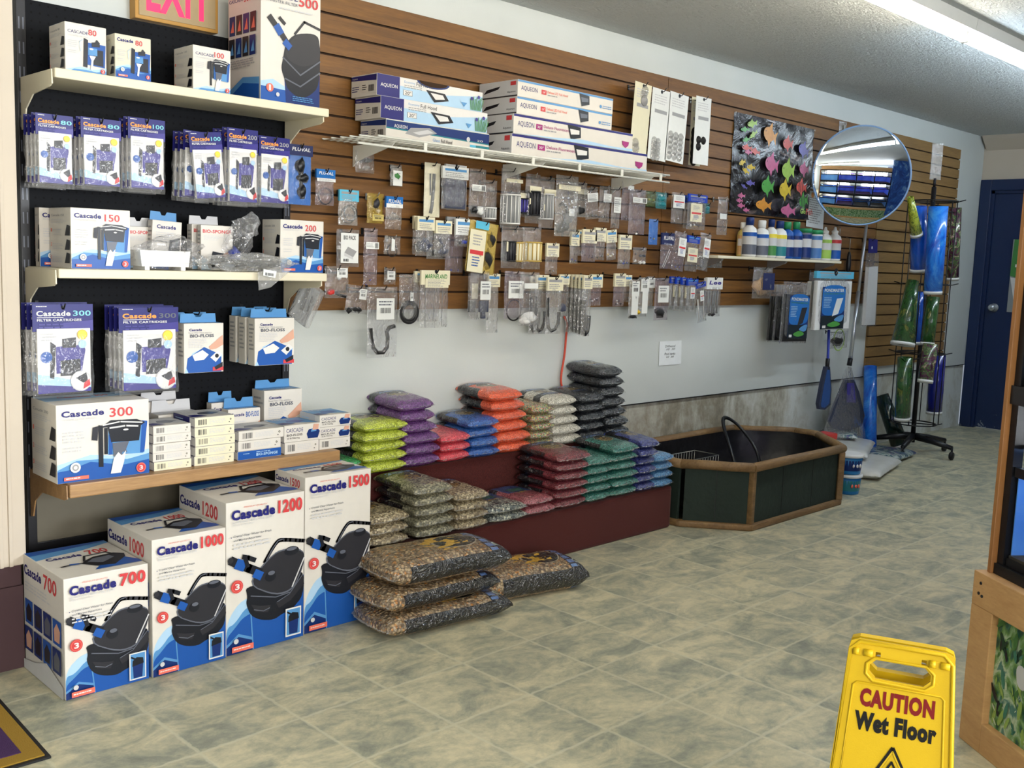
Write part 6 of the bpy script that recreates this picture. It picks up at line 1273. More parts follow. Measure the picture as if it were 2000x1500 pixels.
stack('rainbow', 'rainbow coloured', 'stack on the upper step', 3.290, 3.430, -.235, US, 5, .040, .22, .01, seed=7)
stack('white', 'white', 'stack on the upper step', 3.435, 3.620, -.235, US, 5, .046, .22, .016, (-.010, .002), seed=8)
stack('black', 'black', 'left black stack on the upper step', 3.630, 3.800, -.235, US, 5, .046, .22, .016, (-.004, .003), seed=9)
stack('black', 'black', 'tallest black stack at the right of the upper step', 3.815, 3.985, -.235, US, 7, .050, .22, .012, (-.010, .003), seed=10)
stack('tan', 'mottled tan', 'stack half hidden by the 1500 box', 2.19, 2.365, -.495, LS, 3, .041, .24, seed=11)
stack('grey_tan', 'greyish tan', 'stack on the lower step', 2.395, 2.580, -.500, LS, 5, .042, .25, .012, (-.003, -.001), seed=12)
stack('tan', 'sandy brown', 'stack beside the greyish tan one', 2.595, 2.765, -.500, LS, 4, .038, .24, .012, seed=13)
stack('speckle', 'dark speckled', 'stack on the lower step', 2.780, 2.990, -.500, LS, 2, .034, .24, .0, seed=14)
stack('mauve', 'mauve', 'stack on the lower step', 2.995, 3.165, -.500, LS, 2, .038, .24, .0, seed=15)
stack('maroon', 'maroon', 'stack on the lower step', 3.175, 3.375, -.500, LS, 6, .0405, .25, .010, (.002, -.001), seed=16)
stack('teal', 'dark teal', 'left teal stack on the lower step', 3.385, 3.545, -.500, LS, 5, .041, .24, .012, seed=17)
stack('teal', 'dark teal', 'right teal stack on the lower step', 3.555, 3.735, -.500, LS, 6, .0405, .24, .012, seed=18)
stack('navy', 'navy blue', 'stack on the lower step', 3.745, 3.870, -.500, LS, 6, .041, .24, .016, (.003, 0), seed=19)
stack('sky', 'light blue', 'stack at the right end of the lower step', 3.875, 4.015, -.500, LS, 4, .041, .24, .0, seed=20)
# big river-gravel bags on the floor
def big_mat():
    m, nt, b = newmat('gravel_river'); v = coords(nt, 'Object')
    vo = N(nt, 'ShaderNodeTexVoronoi'); vo.inputs['Scale'].default_value = 105; nt.links.new(v, vo.inputs['Vector'])
    sp = N(nt, 'ShaderNodeSeparateColor'); nt.links.new(vo.outputs['Color'], sp.inputs[0])
    peb = ramp(nt, sp.outputs[0], [(.1, rgb(96, 76, 54)), (.3, rgb(146, 118, 86)), (.5, rgb(176, 154, 122)), (.7, rgb(128, 112, 90)), (.85, rgb(196, 172, 132)), (.95, rgb(176, 120, 60))])
    peb = mixc(nt, mth(nt, 'MULTIPLY', mth(nt, 'GREATER_THAN', vo.outputs['Distance'], .5), .6), peb, rgb(60, 46, 32))
    uv = N(nt, 'ShaderNodeUVMap'); su = N(nt, 'ShaderNodeSeparateXYZ'); nt.links.new(uv.outputs[0], su.inputs[0]); U, V = su.outputs[0], su.outputs[1]
    def band(x, a, c): return mth(nt, 'MULTIPLY', mth(nt, 'GREATER_THAN', x, a), mth(nt, 'LESS_THAN', x, c))
    def disc(cu, cv, r, asp=1.5):
        du = mth(nt, 'SUBTRACT', U, cu); dv = mth(nt, 'MULTIPLY', mth(nt, 'SUBTRACT', V, cv), asp)
        return mth(nt, 'LESS_THAN', mth(nt, 'SQRT', mth(nt, 'ADD', mth(nt, 'MULTIPLY', du, du), mth(nt, 'MULTIPLY', dv, dv))), r)
    sq = N(nt, 'ShaderNodeTexNoise'); sq.inputs['Scale'].default_value = 9; nt.links.new(uv.outputs[0], sq.inputs['Vector'])
    c = peb
    c = mixc(nt, mth(nt, 'MULTIPLY', mth(nt, 'GREATER_THAN', U, .955), mth(nt, 'GREATER_THAN', V, .12)), c, rgb(18, 18, 22))
    c = mixc(nt, mth(nt, 'GREATER_THAN', V, .83), c, rgb(18, 18, 24))
    c = mixc(nt, mth(nt, 'MULTIPLY', mth(nt, 'MULTIPLY', band(V, .84, .90), band(U, .16, .94)), mth(nt, 'GREATER_THAN', mth(nt, 'FRACT', mth(nt, 'MULTIPLY', U, 7)), .22)), c, rgb(84, 112, 164))
    c = mixc(nt, disc(.5, .66, .27), c, rgb(160, 150, 130)); c = mixc(nt, disc(.5, .665, .25), c, rgb(28, 30, 30))
    c = mixc(nt, mth(nt, 'MULTIPLY', disc(.52, .57, .28), mth(nt, 'GREATER_THAN', sq.outputs[0], .53)), c, rgb(206, 162, 60))
    c = mixc(nt, disc(.78, .945, .07, 1.6), c, rgb(190, 206, 196)); c = mixc(nt, disc(.78, .945, .05, 1.6), c, rgb(60, 90, 84))
    nt.links.new(c, b.inputs['Base Color']); b.inputs['Roughness'].default_value = .4; b.inputs['Coat Weight'].default_value = 1; b.inputs['Coat Roughness'].default_value = .06; b.inputs['Coat IOR'].default_value = 1.75; b.inputs['Specular IOR Level'].default_value = .15
    w1 = mth(nt, 'MULTIPLY', mth(nt, 'ABSOLUTE', mth(nt, 'SUBTRACT', noise_n(nt, coords(nt, 'Object'), 15, 2, .5, 2.2), .5)), 1.8); w2 = mth(nt, 'ABSOLUTE', mth(nt, 'SUBTRACT', noise_n(nt, v, 52, 1, .5, 1.5), .5))
    bp = N(nt, 'ShaderNodeBump'); bp.inputs['Strength'].default_value = .8; bp.inputs['Distance'].default_value = .025; nt.links.new(mth(nt, 'ADD', w1, mth(nt, 'MULTIPLY', w2, .3)), bp.inputs['Height']); nt.links.new(bp.outputs[0], b.inputs['Coat Normal'])
    bp2 = N(nt, 'ShaderNodeBump'); bp2.inputs['Strength'].default_value = .7; bp2.inputs['Distance'].default_value = .006; nt.links.new(vo.outputs['Distance'], bp2.inputs['Height']); nt.links.new(bp2.outputs[0], b.inputs['Normal'])
big_mat()
def big_bag(loc, rz, label, L=.50, W=.27, T=.10, seed=1, rot=None):
    b = pillow(L, W, T, 'gravel_river', seed, 26, 40, .02)
    return tag(b.build('gravel_sack', None, loc, 0, rot or (0, 0, rz)), label, 'gravel sack', 'large sacks of river gravel')
# sacks lie with their length along the steps: local +y points right
big_bag((2.045, -.695, .000), -PI/2-.12, 'large sack of brown river gravel at the bottom of the pile on the floor', .52, .27, .082, 31)
big_bag((2.045, -.680, .080), -PI/2-.05, 'large sack of brown river gravel in the middle of the floor pile', .49, .27, .082, 47)
big_bag((2.085, -.665, .161), -PI/2-.10, 'large sack of brown river gravel on top of the floor pile', .50, .28, .098, 52)
big_bag((2.565, -.650, .000), -PI/2-.20, 'large sack of pale river gravel lying alone right of the pile', .46, .27, .118, 63)

# ================================================================== pond tub
PZ = .332
o_ = (-4.7, .4, 0)
t = thing('pond_tub', 'octagonal wooden pond tub with green panels and a black liner on the floor', 'pond tub', (4.7, -.4, 0))
V8 = [(3.955, -.40), (4.285, -.785), (5.205, -.785), (5.44, -.50), (5.44, -.33), (5.20, -.045), (4.30, -.045), (3.955, -.33)]
V8 = [(4.075, -.515), (4.295, -.790), (5.205, -.790), (5.50, -.48), (5.50, -.32), (5.24, -.04), (4.34, -.04), (4.075, -.30)]
cx_, cy_ = sum(p[0] for p in V8)/8, sum(p[1] for p in V8)/8
def inset(p, d): v = Vector((cx_-p[0], cy_-p[1])); v.normalize(); return (p[0]+v.x*d, p[1]+v.y*d)
mat('pond_green', (34, 46, 40), .7, var=.25, vscale=6, bump=.3, bscale=30); mat('bark_dark', (52, 44, 38), .8, var=.3, vscale=20, bump=.5, bscale=60)
for i in range(8):
    a = Vector(V8[i]).to_3d(); c = Vector(V8[(i+1) % 8]).to_3d(); d = (c-a); L = d.length; ang = math.atan2(d.y, d.x); X_ = Matrix.Translation(a) @ Matrix.Rotation(ang, 4, 'Z')
    b = MB(); b.box(.02, .012, .03, L-.02, .028, PZ-.03, 'pond_green', .001, X=X_)
    for q in range(1, max(2, int(L/.3))): b.box(q*L/int(max(2, L/.3))-.0015, .0105, .04, q*L/int(max(2, L/.3))+.0015, .013, PZ-.04, 'plastic_black', X=X_)
    b.build('side_panel', t, o_)
    b = MB(); b.tube([X_ @ Vector((-.004, .005, PZ-.014)), X_ @ Vector((L*.33, .003, PZ-.012)), X_ @ Vector((L*.66, .006, PZ-.015)), X_ @ Vector((L+.004, .005, PZ-.014))], .024, 'bark_dark' if i in (6,) else 'pond_wood', 12)
    b.build('top_rail', t, o_)
    b = MB(); b.box(-.006, -.012, 0, L+.006, .036, .032, 'pond_wood', .010, X=X_); b.build('bottom_rail', t, o_)
    if i in (1, 2, 3): 
        b = MB(); b.box(-.028 if i != 1 else .0, -.004, .03, .026, .030, PZ-.03, 'pond_wood', .006, X=X_); b.build('corner_post', t, o_)
b = MB(); b.box(*(V8[1][0]-.040), V8[1][1]+.03, .03, V8[1][0]-.030, V8[1][1]+.06, PZ-.03, 'print_grey') if False else None
b = MB(); n = 8; k = b.pts([(*inset(p, .062), PZ-.012) for p in V8]+[(*inset(p, .085), .10) for p in V8]+[(*inset(p, .16), .05) for p in V8])
for r_ in range(2):
    for i in range(8): b.face((k+r_*8+i, k+r_*8+(i+1) % 8, k+(r_+1)*8+(i+1) % 8, k+(r_+1)*8+i), 'liner_black', True)
b.face([k+16+i for i in range(8)], 'liner_black'); b.build('pond_liner', t, o_)
def hoop(label, path, r=.006): 
    pp = [Vector(p) for p in path]
    for _ in range(3): pp = [pp[0]]+[q for a, c in zip(pp, pp[1:]) for q in (a*.75+c*.25, a*.25+c*.75)]+[pp[-1]]
    b = MB(); b.tube(pp, r, 'plastic_black', 8); b.tube([p+Vector((.03, .012, -.012)) for p in pp], r*.8, 'plastic_black', 8); return tag(b.build('pond_hose'), label, 'hose')
q0 = Vector((4.88, -.30, .10))
hoop('black hose looping over the back rim of the pond tub', [Vector((4.86, -.35, .12)), Vector((4.90, -.25, .28)), Vector((5.0, -.12, .40)), Vector((5.07, -.10, .42)), Vector((5.14, -.16, .36)), Vector((5.12, -.30, .24)), Vector((5.10, -.34, .13))], .009)
t = thing('wire_basket', 'small black wire basket inside the pond tub', 'basket', (4.52, -.22, .055))
b = MB()
for zz in (.08, .14, .20):
    b.tube([(-.20, -.08, zz), (.20, -.08, zz), (.20, .08, zz), (-.20, .08, zz)], .0025, 'hook_steel', 5, closed=True)
for i in range(17): x = -.20+.025*i; b.tube([(x, -.08, .0), (x, -.08, .20)], .0015, 'hook_steel', 4); b.tube([(x, .08, .0), (x, .08, .20)], .0015, 'hook_steel', 4)
b.build('wire_frame', t)
b = MB(); [b.tube([(-.2+.05*i, -.08, .002), (-.2+.05*i, .08, .002)], .0018, 'plastic_black', 4) for i in range(9)]; b.build('basket_floor', t)
t = thing('pump_parts', 'pile of small dark pump parts on the bottom of the pond tub', 'spare parts', (4.56, -.42, .052)); t['kind'] = 'stuff'
b = MB()
for i in range(9): b.blob((random.uniform(-.14, .14), random.uniform(-.06, .06), .022), (.02, .02, .02), 'plastic_grey' if i % 3 == 0 else 'plastic_black', i)
b.build('part_pile', t)
# red-lidded jug, buckets, bags on floor
t = thing('red_lid_tub', 'black tub with a red lid behind the right corner of the pond tub', 'tub', (5.86, -.33, 0))
b = MB(); b.box(-.06, -.05, 0, .06, .05, .235, 'plastic_black', .012); b.build('tub', t); b = MB(); b.box(-.064, -.054, .23, .064, .054, .275, 'plastic_red', .012); b.build('lid', t)
def bucket(z, lab):
    t = thing('bucket', lab, 'bucket', (5.53, -.665, z), group='blue salt buckets'); R, H = .078, .118
    b = MB(); b.lathe([(R*.86, 0), (R*.88, .004), (R, H*.86)], 'bucket_blue', 28); b.build('bucket_body', t)
    b = MB(); b.lathe([(R*1.02, H*.84), (R*1.09, H*.86), (R*1.09, H*.97), (R*.98, H), (R*.9, H*.985)], 'plastic_white', 28); b.build('lid', t)
    b = MB(); n = 14; k = len(b.v)
    for hh in (.18, .70):
        for i in range(n+1): a = -PI*1.05+PI*.75*i/n; rr = R*(.875+.13*hh); b.pts([(rr*1.01*math.cos(a), rr*1.01*math.sin(a), H*hh)])
    for i in range(n): b.face((k+i, k+i+1, k+n+1+i+1, k+n+1+i), 'print_deepblue' if z > .05 else 'card_teal', True)
    for i in range(3): b.blob((R*1.0*math.cos(-2.3+.3*i), R*1.0*math.sin(-2.3+.3*i), H*.45), (.012, .006, .012), 'print_salmon' if z < .05 else 'print_white', i, .2, 1)
    b.build('label', t)
bucket(0, 'small blue bucket with white lid, lower of the stacked two'); bucket(.1195, 'small blue bucket with white lid and barcode, upper of the stacked two')
mat('sack_white', (206, 206, 200), .5, var=.05, bump=.6, bscale=20, coat=.6)
def flat_sack(loc, rot, L, W, T, mt, label, seed, art=None):
    b = pillow(L, W, T, mt, seed, 18, 24, .01)
    return tag(b.build('salt_sack', None, loc, 0, rot), label, 'sack', 'sacks on the floor by the rack')
def print_mat():
    m, nt, b = newmat('sack_print'); v = coords(nt, 'Object'); n = noise_n(nt, v, 9, 4, .7, 2.5)
    nt.links.new(ramp(nt, n, [(.34, rgb(60, 110, 100)), (.44, rgb(196, 200, 196)), (.52, rgb(52, 96, 90)), (.6, rgb(40, 60, 130)), (.68, rgb(150, 80, 90)), (.76, rgb(120, 150, 150))]), b.inputs['Base Color']); b.inputs['Roughness'].default_value = .35; b.inputs['Coat Weight'].default_value = .6; bumpn(nt, noise_n(nt, v, 20, 3), b, .6, .02)
print_mat()
flat_sack((5.94, -.49, 0), (0, 0, -1.35), .62, .34, .075, 'sack_white', 'white sack lying flat beside the buckets', 3)
flat_sack((6.10, -.33, .075), (0, 0, -1.2), .60, .32, .07, 'sack_white', 'white sack lying across the lower white one', 4)
flat_sack((6.62, -.30, .002), (0, 0, -1.45), .40, .34, .055, 'sack_print', 'colourfully printed bag lying on the floor at the foot of the rack, lower', 5)
flat_sack((6.40, -.14, .146), (0, 0, -1.1), .46, .26, .05, 'sack_print', 'colourfully printed bag lying on top of the white sacks', 6)
# ================================================================== nets, pole and rolls against the wall
# round convex mirror on a slatwall arm
MR, RS = .305, 1.45
mc = at(1683, 343, 'y', -.33)
nrm = Vector((-.715, -.675, -.06)).normalized()
t = thing('convex_mirror', 'round convex security mirror on an arm from the slatted wall reflecting the fish tanks', 'mirror', tuple(mc))
zq = nrm.to_track_quat('Z', 'Y'); t.rotation_mode = 'QUATERNION'; t.rotation_quaternion = zq
b = MB(); prof = []; sag = RS-math.sqrt(RS*RS-MR*MR)
for i in range(25): r_ = MR*i/24; prof.append((r_, math.sqrt(RS*RS-r_*r_)-RS+sag))
b.lathe(prof[::-1], 'mirror_glass', 72); b.f = [f[::-1] for f in b.f[:24*72]]+b.f[24*72:]; b.build('mirror_dome', t)
b = MB(); b.tube([(MR*math.cos(2*PI*i/72), MR*math.sin(2*PI*i/72), 0) for i in range(72)], .0055, 'rim_blue', 8, closed=True); b.lathe([(0, -.012), (MR, -.006), (MR, -.002)][::-1], 'plastic_black', 72); b.f = [f for f in b.f if len(f) < 30]; b.build('rim', t)
b = MB(); loc_wall = zq.inverted() @ (Vector((mc.x+.1, -.02, mc.z-.10))-mc)
b.tube([(0, 0, -.016), (0, 0, -.05), loc_wall], .011, 'aluminium', 10); b.build('arm', t)

def poly_leaf(pts, y0, y1, mt): b = MB(); b.prism(pts, y0, y1, mt, ax='y'); return b
# long-handled pond net in a plastic bag
t = thing('pond_net', 'long-handled pond net with dark head wrapped in a clear bag leaning on the wall', 'net', (6.50, -.10, .22))
pt = at(1692, 440, 'y', -.06); pm = at(1661, 700, 'y', -.12); B0 = Vector((6.50, -.10, .22))
b = MB(); b.tube([pt-B0, (pt+pm)/2-B0], .011, 'aluminium', 12); b.tube([(pt+pm)/2-B0, pm-B0], .014, 'aluminium', 12); b.tube([pm-B0, pm+Vector((-.01, 0, -.05))-B0], .017, 'plastic_black', 12); b.build('pole', t)
hb = at(1655, 830, 'y', -.14); 
def loc(px, py, y): return at(px, py, 'y', y)-B0
def outline(pp, y): return [(loc(u, v, y).x, loc(u, v, y).z) for u, v in pp]
mat('net_dark', (46, 52, 74), .8, var=.15, bump=.4, bscale=300); mat('net_blue', (36, 72, 132), .7, var=.15, bump=.4, bscale=300)
b = MB(); yy = -.16+.10; b.prism(outline([(1652, 742), (1668, 742), (1678, 765), (1689, 812), (1683, 832), (1658, 842), (1630, 838), (1620, 822), (1632, 790)], -.16), yy, yy+.02, 'net_dark', ax='y'); b.build('net_bag', t)
b = MB(); b.prism(outline([(1654, 748), (1667, 748), (1671, 786), (1653, 786)], -.16), yy-.004, yy-.001, 'print_purple', ax='y'); b.build('label_card', t)
b = MB(); P = outline([(1655, 718), (1664, 716), (1700, 838), (1690, 856), (1640, 858), (1610, 846), (1630, 776)], -.16); xs = [p[0] for p in P]; zs = [p[1] for p in P]
def taper_bag(b, cx, zt, zb, wt, wb, t_, mt, y, seed):
    for side in (-1, 1):
        k = len(b.v); nx, nz = 12, 16
        for j in range(nz+1):
            v = j/nz; wv = wt+(wb-wt)*v**.8
            for i in range(nx+1):
                u = i/nx*2-1; e = (1-u**4)*(.2+.8*v)*(1 if v < .95 else .4)
                b.pts([(cx+u*wv/2+.008*noise.noise(Vector((v*5, u*3, seed))), y+side*t_*e+.008*noise.noise(Vector((u*3, v*5, seed+side))), zt+(zb-zt)*v)])
        for j in range(nz):
            for i in range(nx): a = k+j*(nx+1)+i; q = (a, a+nx+1, a+nx+2, a+1); b.face(q if side < 0 else q[::-1], mt, True)
b = MB(); taper_bag(b, (xs[0]+xs[1])/2+.005, max(zs), min(zs), .05, max(xs)-min(xs), .03, 'film', yy+.01, 3); b.build('clear_bag', t)
# small blue net hanging below the shelf
t = thing('hand_net', 'blue hand net with a long flat head hanging below the white filter pads', 'net', (6.20, -.14, .40)); B0 = Vector((6.20, -.14, .40))
b = MB(); b.tube([loc(1619, 640, -.14), loc(1617, 700, -.14), loc(1615, 735, -.14)], .009, 'plastic_blue', 10); b.tube([loc(1617, 700, -.14), loc(1615, 722, -.14)], .014, 'plastic_black', 10); b.build('handle', t)
b = MB(); b.prism(outline([(1611, 716), (1618, 716), (1621, 760), (1619, 790), (1608, 800), (1598, 799), (1596, 788), (1603, 750)], -.14), -.012, .012, 'net_dark', ax='y'); b.build('frame', t)
b = MB(); b.prism(outline([(1612, 722), (1617, 722), (1618.5, 760), (1616, 787), (1607, 796), (1601, 795), (1600, 788), (1606, 752)], -.14), -.014, -.0125, 'net_blue', ax='y'); b.build('mesh', t)
# packaged fluorescent tubes
t = thing('lamp_pack', 'white lamp in a narrow clear pack with a navy header beside the mirror pole', 'lamp pack', tuple(at(1703, 468, 'y', -.09))); B0 = Vector(t.location)
b = MB(); b.prism(outline([(1697, 466), (1714, 468), (1713, 494), (1696, 494)], -.09), -.002, .002, 'print_navy', ax='y'); A = Art(b, Vector((loc(1698, 492, -.09).x, -.0022, loc(1698, 492, -.09).z)), (.05, 0, 0), (0, 0, .06)); A.disc(.6, .5, .2, 'print_white'); b.build('header_card', t)
b = MB(); b.prism(outline([(1694, 522), (1712, 520), (1706, 634), (1686, 635)], -.09), -.012, .012, 'plastic_white', ax='y'); b.build('lamp', t)
b = MB(); b.prism(outline([(1696, 494), (1713, 494), (1707, 636), (1684, 637)], -.09), -.015, .015, 'film', ax='y'); b.build('clear_bag', t)
hook(at(1703, 470, 'y', -.09).x, at(1703, 470, 'y', -.09).z, .09, 'black wire hook holding the narrow white lamp pack')

# printed background film rolls
def printed(name, stops, scale=6, stretch=(1, 1, 1), rough=.22, dist=1.5):
    m, nt, b = newmat(name); v = coords(nt, 'Object', stretch); n = noise_n(nt, v, scale, 6, .68, dist)
    nt.links.new(ramp(nt, n, [(p, rgb(*c)) for p, c in stops]), b.inputs['Base Color']); b.inputs['Roughness'].default_value = rough; b.inputs['Coat Weight'].default_value = .5
printed('roll_sky', [(.35, (10, 70, 190)), (.5, (24, 120, 226)), (.62, (70, 160, 236)), (.72, (190, 220, 240))], 5, (1, 1, .8)); printed('roll_blue', [(.3, (8, 50, 160)), (.7, (20, 100, 214))], 2)
printed('roll_deep', [(.3, (8, 14, 90)), (.7, (20, 30, 150))], 2); printed('roll_plants', [(.34, (14, 30, 16)), (.46, (46, 90, 40)), (.54, (24, 60, 30)), (.62, (110, 120, 50)), (.70, (60, 30, 30)), (.8, (150, 60, 50))], 13, (1, 1, .5))
printed('roll_coral', [(.34, (24, 20, 30)), (.45, (90, 40, 70)), (.53, (60, 110, 50)), (.61, (200, 160, 150)), (.7, (40, 80, 160))], 14); printed('roll_lime', [(.36, (30, 50, 14)), (.5, (180, 190, 60)), (.58, (60, 90, 30)), (.7, (210, 200, 90))], 18)
printed('roll_dark', [(.36, (10, 20, 16)), (.5, (20, 50, 40)), (.6, (16, 34, 60)), (.72, (120, 110, 60))], 10)
def roll(p0, p1, r0, r1, mt, label, cat='background roll', rim='plastic_white'):
    p0 = Vector(p0); p1 = Vector(p1); ax = (p1-p0); L = ax.length; q = ax.normalized().to_track_quat('Z', 'Y')
    t = thing('background_roll', label, cat, tuple(p0), group='rolls of printed aquarium background'); t.rotation_mode = 'QUATERNION'; t.rotation_quaternion = q
    b = MB(); n = 28; prof = [(0, r0), (.02, r0), (L*.5, (r0+r1)/2), (L, r1)]
    b.lathe([(r0, 0), ((r0+r1)/2, L/2), (r1, L), (r1-.004, L), ((r0+r1)/2-.004, L/2), (r0-.004, 0), (r0, 0)], mt, n); b.build('printed_film', t)
    q_i = q.inverted(); top = p1*.93+p0*.07; pole = Vector((7.16, -.33, top.z)); 
    if (pole.xy-top.xy).length < .6 and p0.z > .1:
        b = MB(); b.tube([q_i @ (pole-p0), q_i @ (top-p0)], .006, 'steel_black', 6); b.build('wire_clip', t)
    b = MB(); b.lathe([(r0-.006, .002), (r0+.001, -.010), (r0+.0015, .012)], rim, n); b.lathe([(r0*.5, .001), (r0*.5, .05)], 'paper', 16); b.build('paper_end', t)
    return t
rx, ry = 7.16, -.33
t = thing('roll_display_rack', 'black wheeled wire rack for rolls of background film in front of the pale slatted wall', 'display rack', (rx, ry, 0))
b = MB(); b.tube([(0, 0, .08), (0, 0, 1.90)], .017, 'steel_black', 10); b.tube([(0, 0, 1.90), (.0, 0, 1.96)], .01, 'steel_black', 8); b.build('pole', t)
for k in range(5):
    a = 2*PI*k/5-.42; b = MB(); ex, ey = .30*math.cos(a), .30*math.sin(a)
    b.tube([(0, 0, .125), (ex*.5, ey*.5, .11), (ex, ey, .085)], [.026, .022, .016], 'plastic_black', 8); lg = b.build('base_leg', t)
    b = MB(); b.lathe([(.0, -.012), (.026, -.011), (.030, 0), (.026, .011), (0, .012)], 'rubber_black', 16, (ex, ey, .031), 'y'); b.tube([(ex, ey, .03), (ex, ey, .09)], .008, 'plastic_black', 6); b.build('caster', lg)
for zc, R_ in ((1.80, .17), (1.22, .17), (.73, .17), (.22, .15)):
    b = MB(); b.tube([(R_*math.cos(2*PI*i/20), R_*math.sin(2*PI*i/20), zc) for i in range(20)], .005, 'steel_black', 6, closed=True)
    for k in range(4): a = PI/2*k+.4; b.tube([(0, 0, zc), (R_*math.cos(a), R_*math.sin(a), zc), (R_*math.cos(a)*1.25, R_*math.sin(a)*1.25, zc+.012)], .004, 'steel_black', 6)
    b.build('wire_ring', t)
for k in range(6): a = PI/3*k+.2; b = MB(); b.tube([(.17*math.cos(a), .17*math.sin(a), .22), (.17*math.cos(a), .17*math.sin(a), 1.80)], .004, 'steel_black', 6); b.build('upright_wire', t)
b = MB(); b.box(-.04, -.004, 1.95, .04, .004, 2.20, 'film_hazy', .002, X=Matrix.Rotation(-.7, 4, 'Z')); b.build('price_sign', t)
def rl(u0, v0, u1, v1, y, w0, w1, mt, lb, off=0.0):
    """roll whose lower end shows at (u0,v0) and upper end at (u1,v1), at depth y"""
    p0 = at(u0, v0, 'y', y); p1 = at(u1, v1, 'y', y+off); roll(p0, p1, w0, w1, mt, lb)
rl(1794, 528, 1795, 403, -.42, .056, .050, 'roll_blue', 'plain bright blue background roll in the top tier, left of the sky blue one')
rl(1822, 572, 1833, 403, -.56, .058, .062, 'roll_sky', 'cloudy sky blue background roll at the front of the top tier')
rl(1790, 458, 1778, 385, -.45, .040, .020, 'roll_lime', 'yellow and green patterned roll end at the top left of the rack')
rl(1860, 545, 1866, 406, -.26, .045, .045, 'roll_coral', 'coral reef background roll at the right of the top tier')
rl(1763, 672, 1783, 548, -.40, .078, .040, 'roll_plants', 'flared green plant background roll in the middle tier')
rl(1811, 672, 1822, 580, -.48, .045, .045, 'roll_plants', 'dark plant background roll in the middle tier behind the pole')
rl(1807, 745, 1818, 672, -.52, .050, .050, 'roll_coral', 'pink coral background roll with a white end, lower tier front')
rl(1824, 806, 1832, 692, -.38, .055, .055, 'roll_deep', 'deep blue background roll in the lower tier')
rl(1762, 818, 1768, 698, -.40, .052, .050, 'roll_plants', 'green and purple plant background roll in the lower tier, left')
rl(1790, 670, 1795, 570, -.30, .034, .034, 'roll_blue', 'slim blue roll at the back of the middle tier')
pb = at(1701, 850, 'y', -.15); roll((pb.x, pb.y, .004), tuple(at(1700, 715, 'y', -.05)), .048, .046, 'roll_sky', 'sky blue background roll standing on the floor against the wall', rim='roll_sky')
roll((7.26, -.20, .02), tuple(at(1722, 772, 'y', -.05)), .066, .050, 'roll_dark', 'dark green background roll leaning against the wall beside the blue one', rim='plastic_white')

# ================================================================== tank rack at the right
e1 = Vector((-.592, -.806, 0)); e2 = Vector((.806, -.592, 0)); C0 = Vector((2.840, -2.392, 0))
RM = Matrix(((e2.x, -e1.x, 0), (e2.y, -e1.y, 0), (0, 0, 1))).to_4x4()      # local x = along the front, local y = towards the long wall
ang = math.atan2(e2.y, e2.x)
def tank_water():
    m, nt, b = newmat('tank_blue'); v = coords(nt, 'Object'); nt.links.new(ramp(nt, noise_n(nt, v, 3, 3), [(.3, rgb(50, 120, 220)), (.7, rgb(110, 176, 244))]), b.inputs['Base Color'])
    m, nt, b = newmat('mural_green'); v = coords(nt, 'Object', (1, 1, .7)); n = noise_n(nt, v, 9, 7, .7, 1.6)
    vo = N(nt, 'ShaderNodeTexVoronoi'); vo.inputs['Scale'].default_value = 34; nt.links.new(v, vo.inputs['Vector'])
    f = mth(nt, 'ADD', mth(nt, 'MULTIPLY', n, .75), mth(nt, 'MULTIPLY', vo.outputs['Distance'], .4))
    nt.links.new(ramp(nt, f, [(.36, rgb(18, 40, 30)), (.47, rgb(40, 92, 74)), (.55, rgb(96, 136, 62)), (.62, rgb(130, 164, 120)), (.69, rgb(186, 200, 170)), (.76, rgb(70, 120, 110))]), b.inputs['Base Color']); b.inputs['Roughness'].default_value = .5
    m, nt, b = newmat('mural_sea'); v = coords(nt, 'Object'); n = noise_n(nt, v, 2.4, 5, .7, 1.2)
    nt.links.new(ramp(nt, n, [(.4, rgb(16, 52, 124)), (.56, rgb(40, 92, 170)), (.62, rgb(120, 160, 200)), (.68, rgb(20, 60, 130))]), b.inputs['Base Color'])
tank_water()
mat('tank_gravel', (70, 66, 60), .8, var=.3, vscale=90); mat('led_purple', (190, 120, 255), .4, var=0, emit=11.0); mat('led_white', (150, 190, 255), .4, var=0, emit=9.0)
rack = thing('aquarium_rack', 'wood-framed rack of lit fish tanks above a painted green mural at the right edge', 'aquarium rack', tuple(C0), ang)
FL, SD = 3.0, 1.25      # front length, side depth (local -y)
def RB(*a, **k): b = MB(); b.box(*a, **k); return b
# plinth frame on the visible side (local x=0 plane) and on the front (local y=0 plane)
ZP = .49
for y0, y1, z0, z1, nm in ((-.095, 0, 0, ZP-.095, 'plinth_post'), (-SD, 0, ZP-.095, ZP, 'plinth_rail'), (-SD, -.095, 0, .085, 'plinth_rail'), (-SD, -SD+.09, .085, ZP-.095, 'plinth_post')):
    b = MB(); b.box(-.001, y0, z0, .038, y1, z1, 'pine', .003); 
    if nm == 'plinth_rail' and z0 > .2:
        for yy_, zz in ((-.036, .462), (-.045, .428), (-.03, .432)): b.lathe([(.0045, 0), (.0045, .004)], 'print_dark', 10, (-.003, yy_, zz), 'x')
    b.build(nm, rack)
b = RB(.020, -SD+.09, .085, .026, -.095, ZP-.095, 'mural_green')
LEAF = ('print_green', 'bucket_green', 'leaf_dark', 'leaf_pale', 'leaf_white', 'leaf_teal')
mat('leaf_dark', (26, 56, 40), .6, var=.3, vscale=60); mat('leaf_pale', (140, 166, 84), .6, var=.3, vscale=60); mat('leaf_white', (196, 206, 176), .6, var=.2, vscale=60); mat('leaf_teal', (62, 116, 98), .6, var=.3, vscale=60); mat('bucket_green', (66, 110, 56), .6, var=.3, vscale=60)
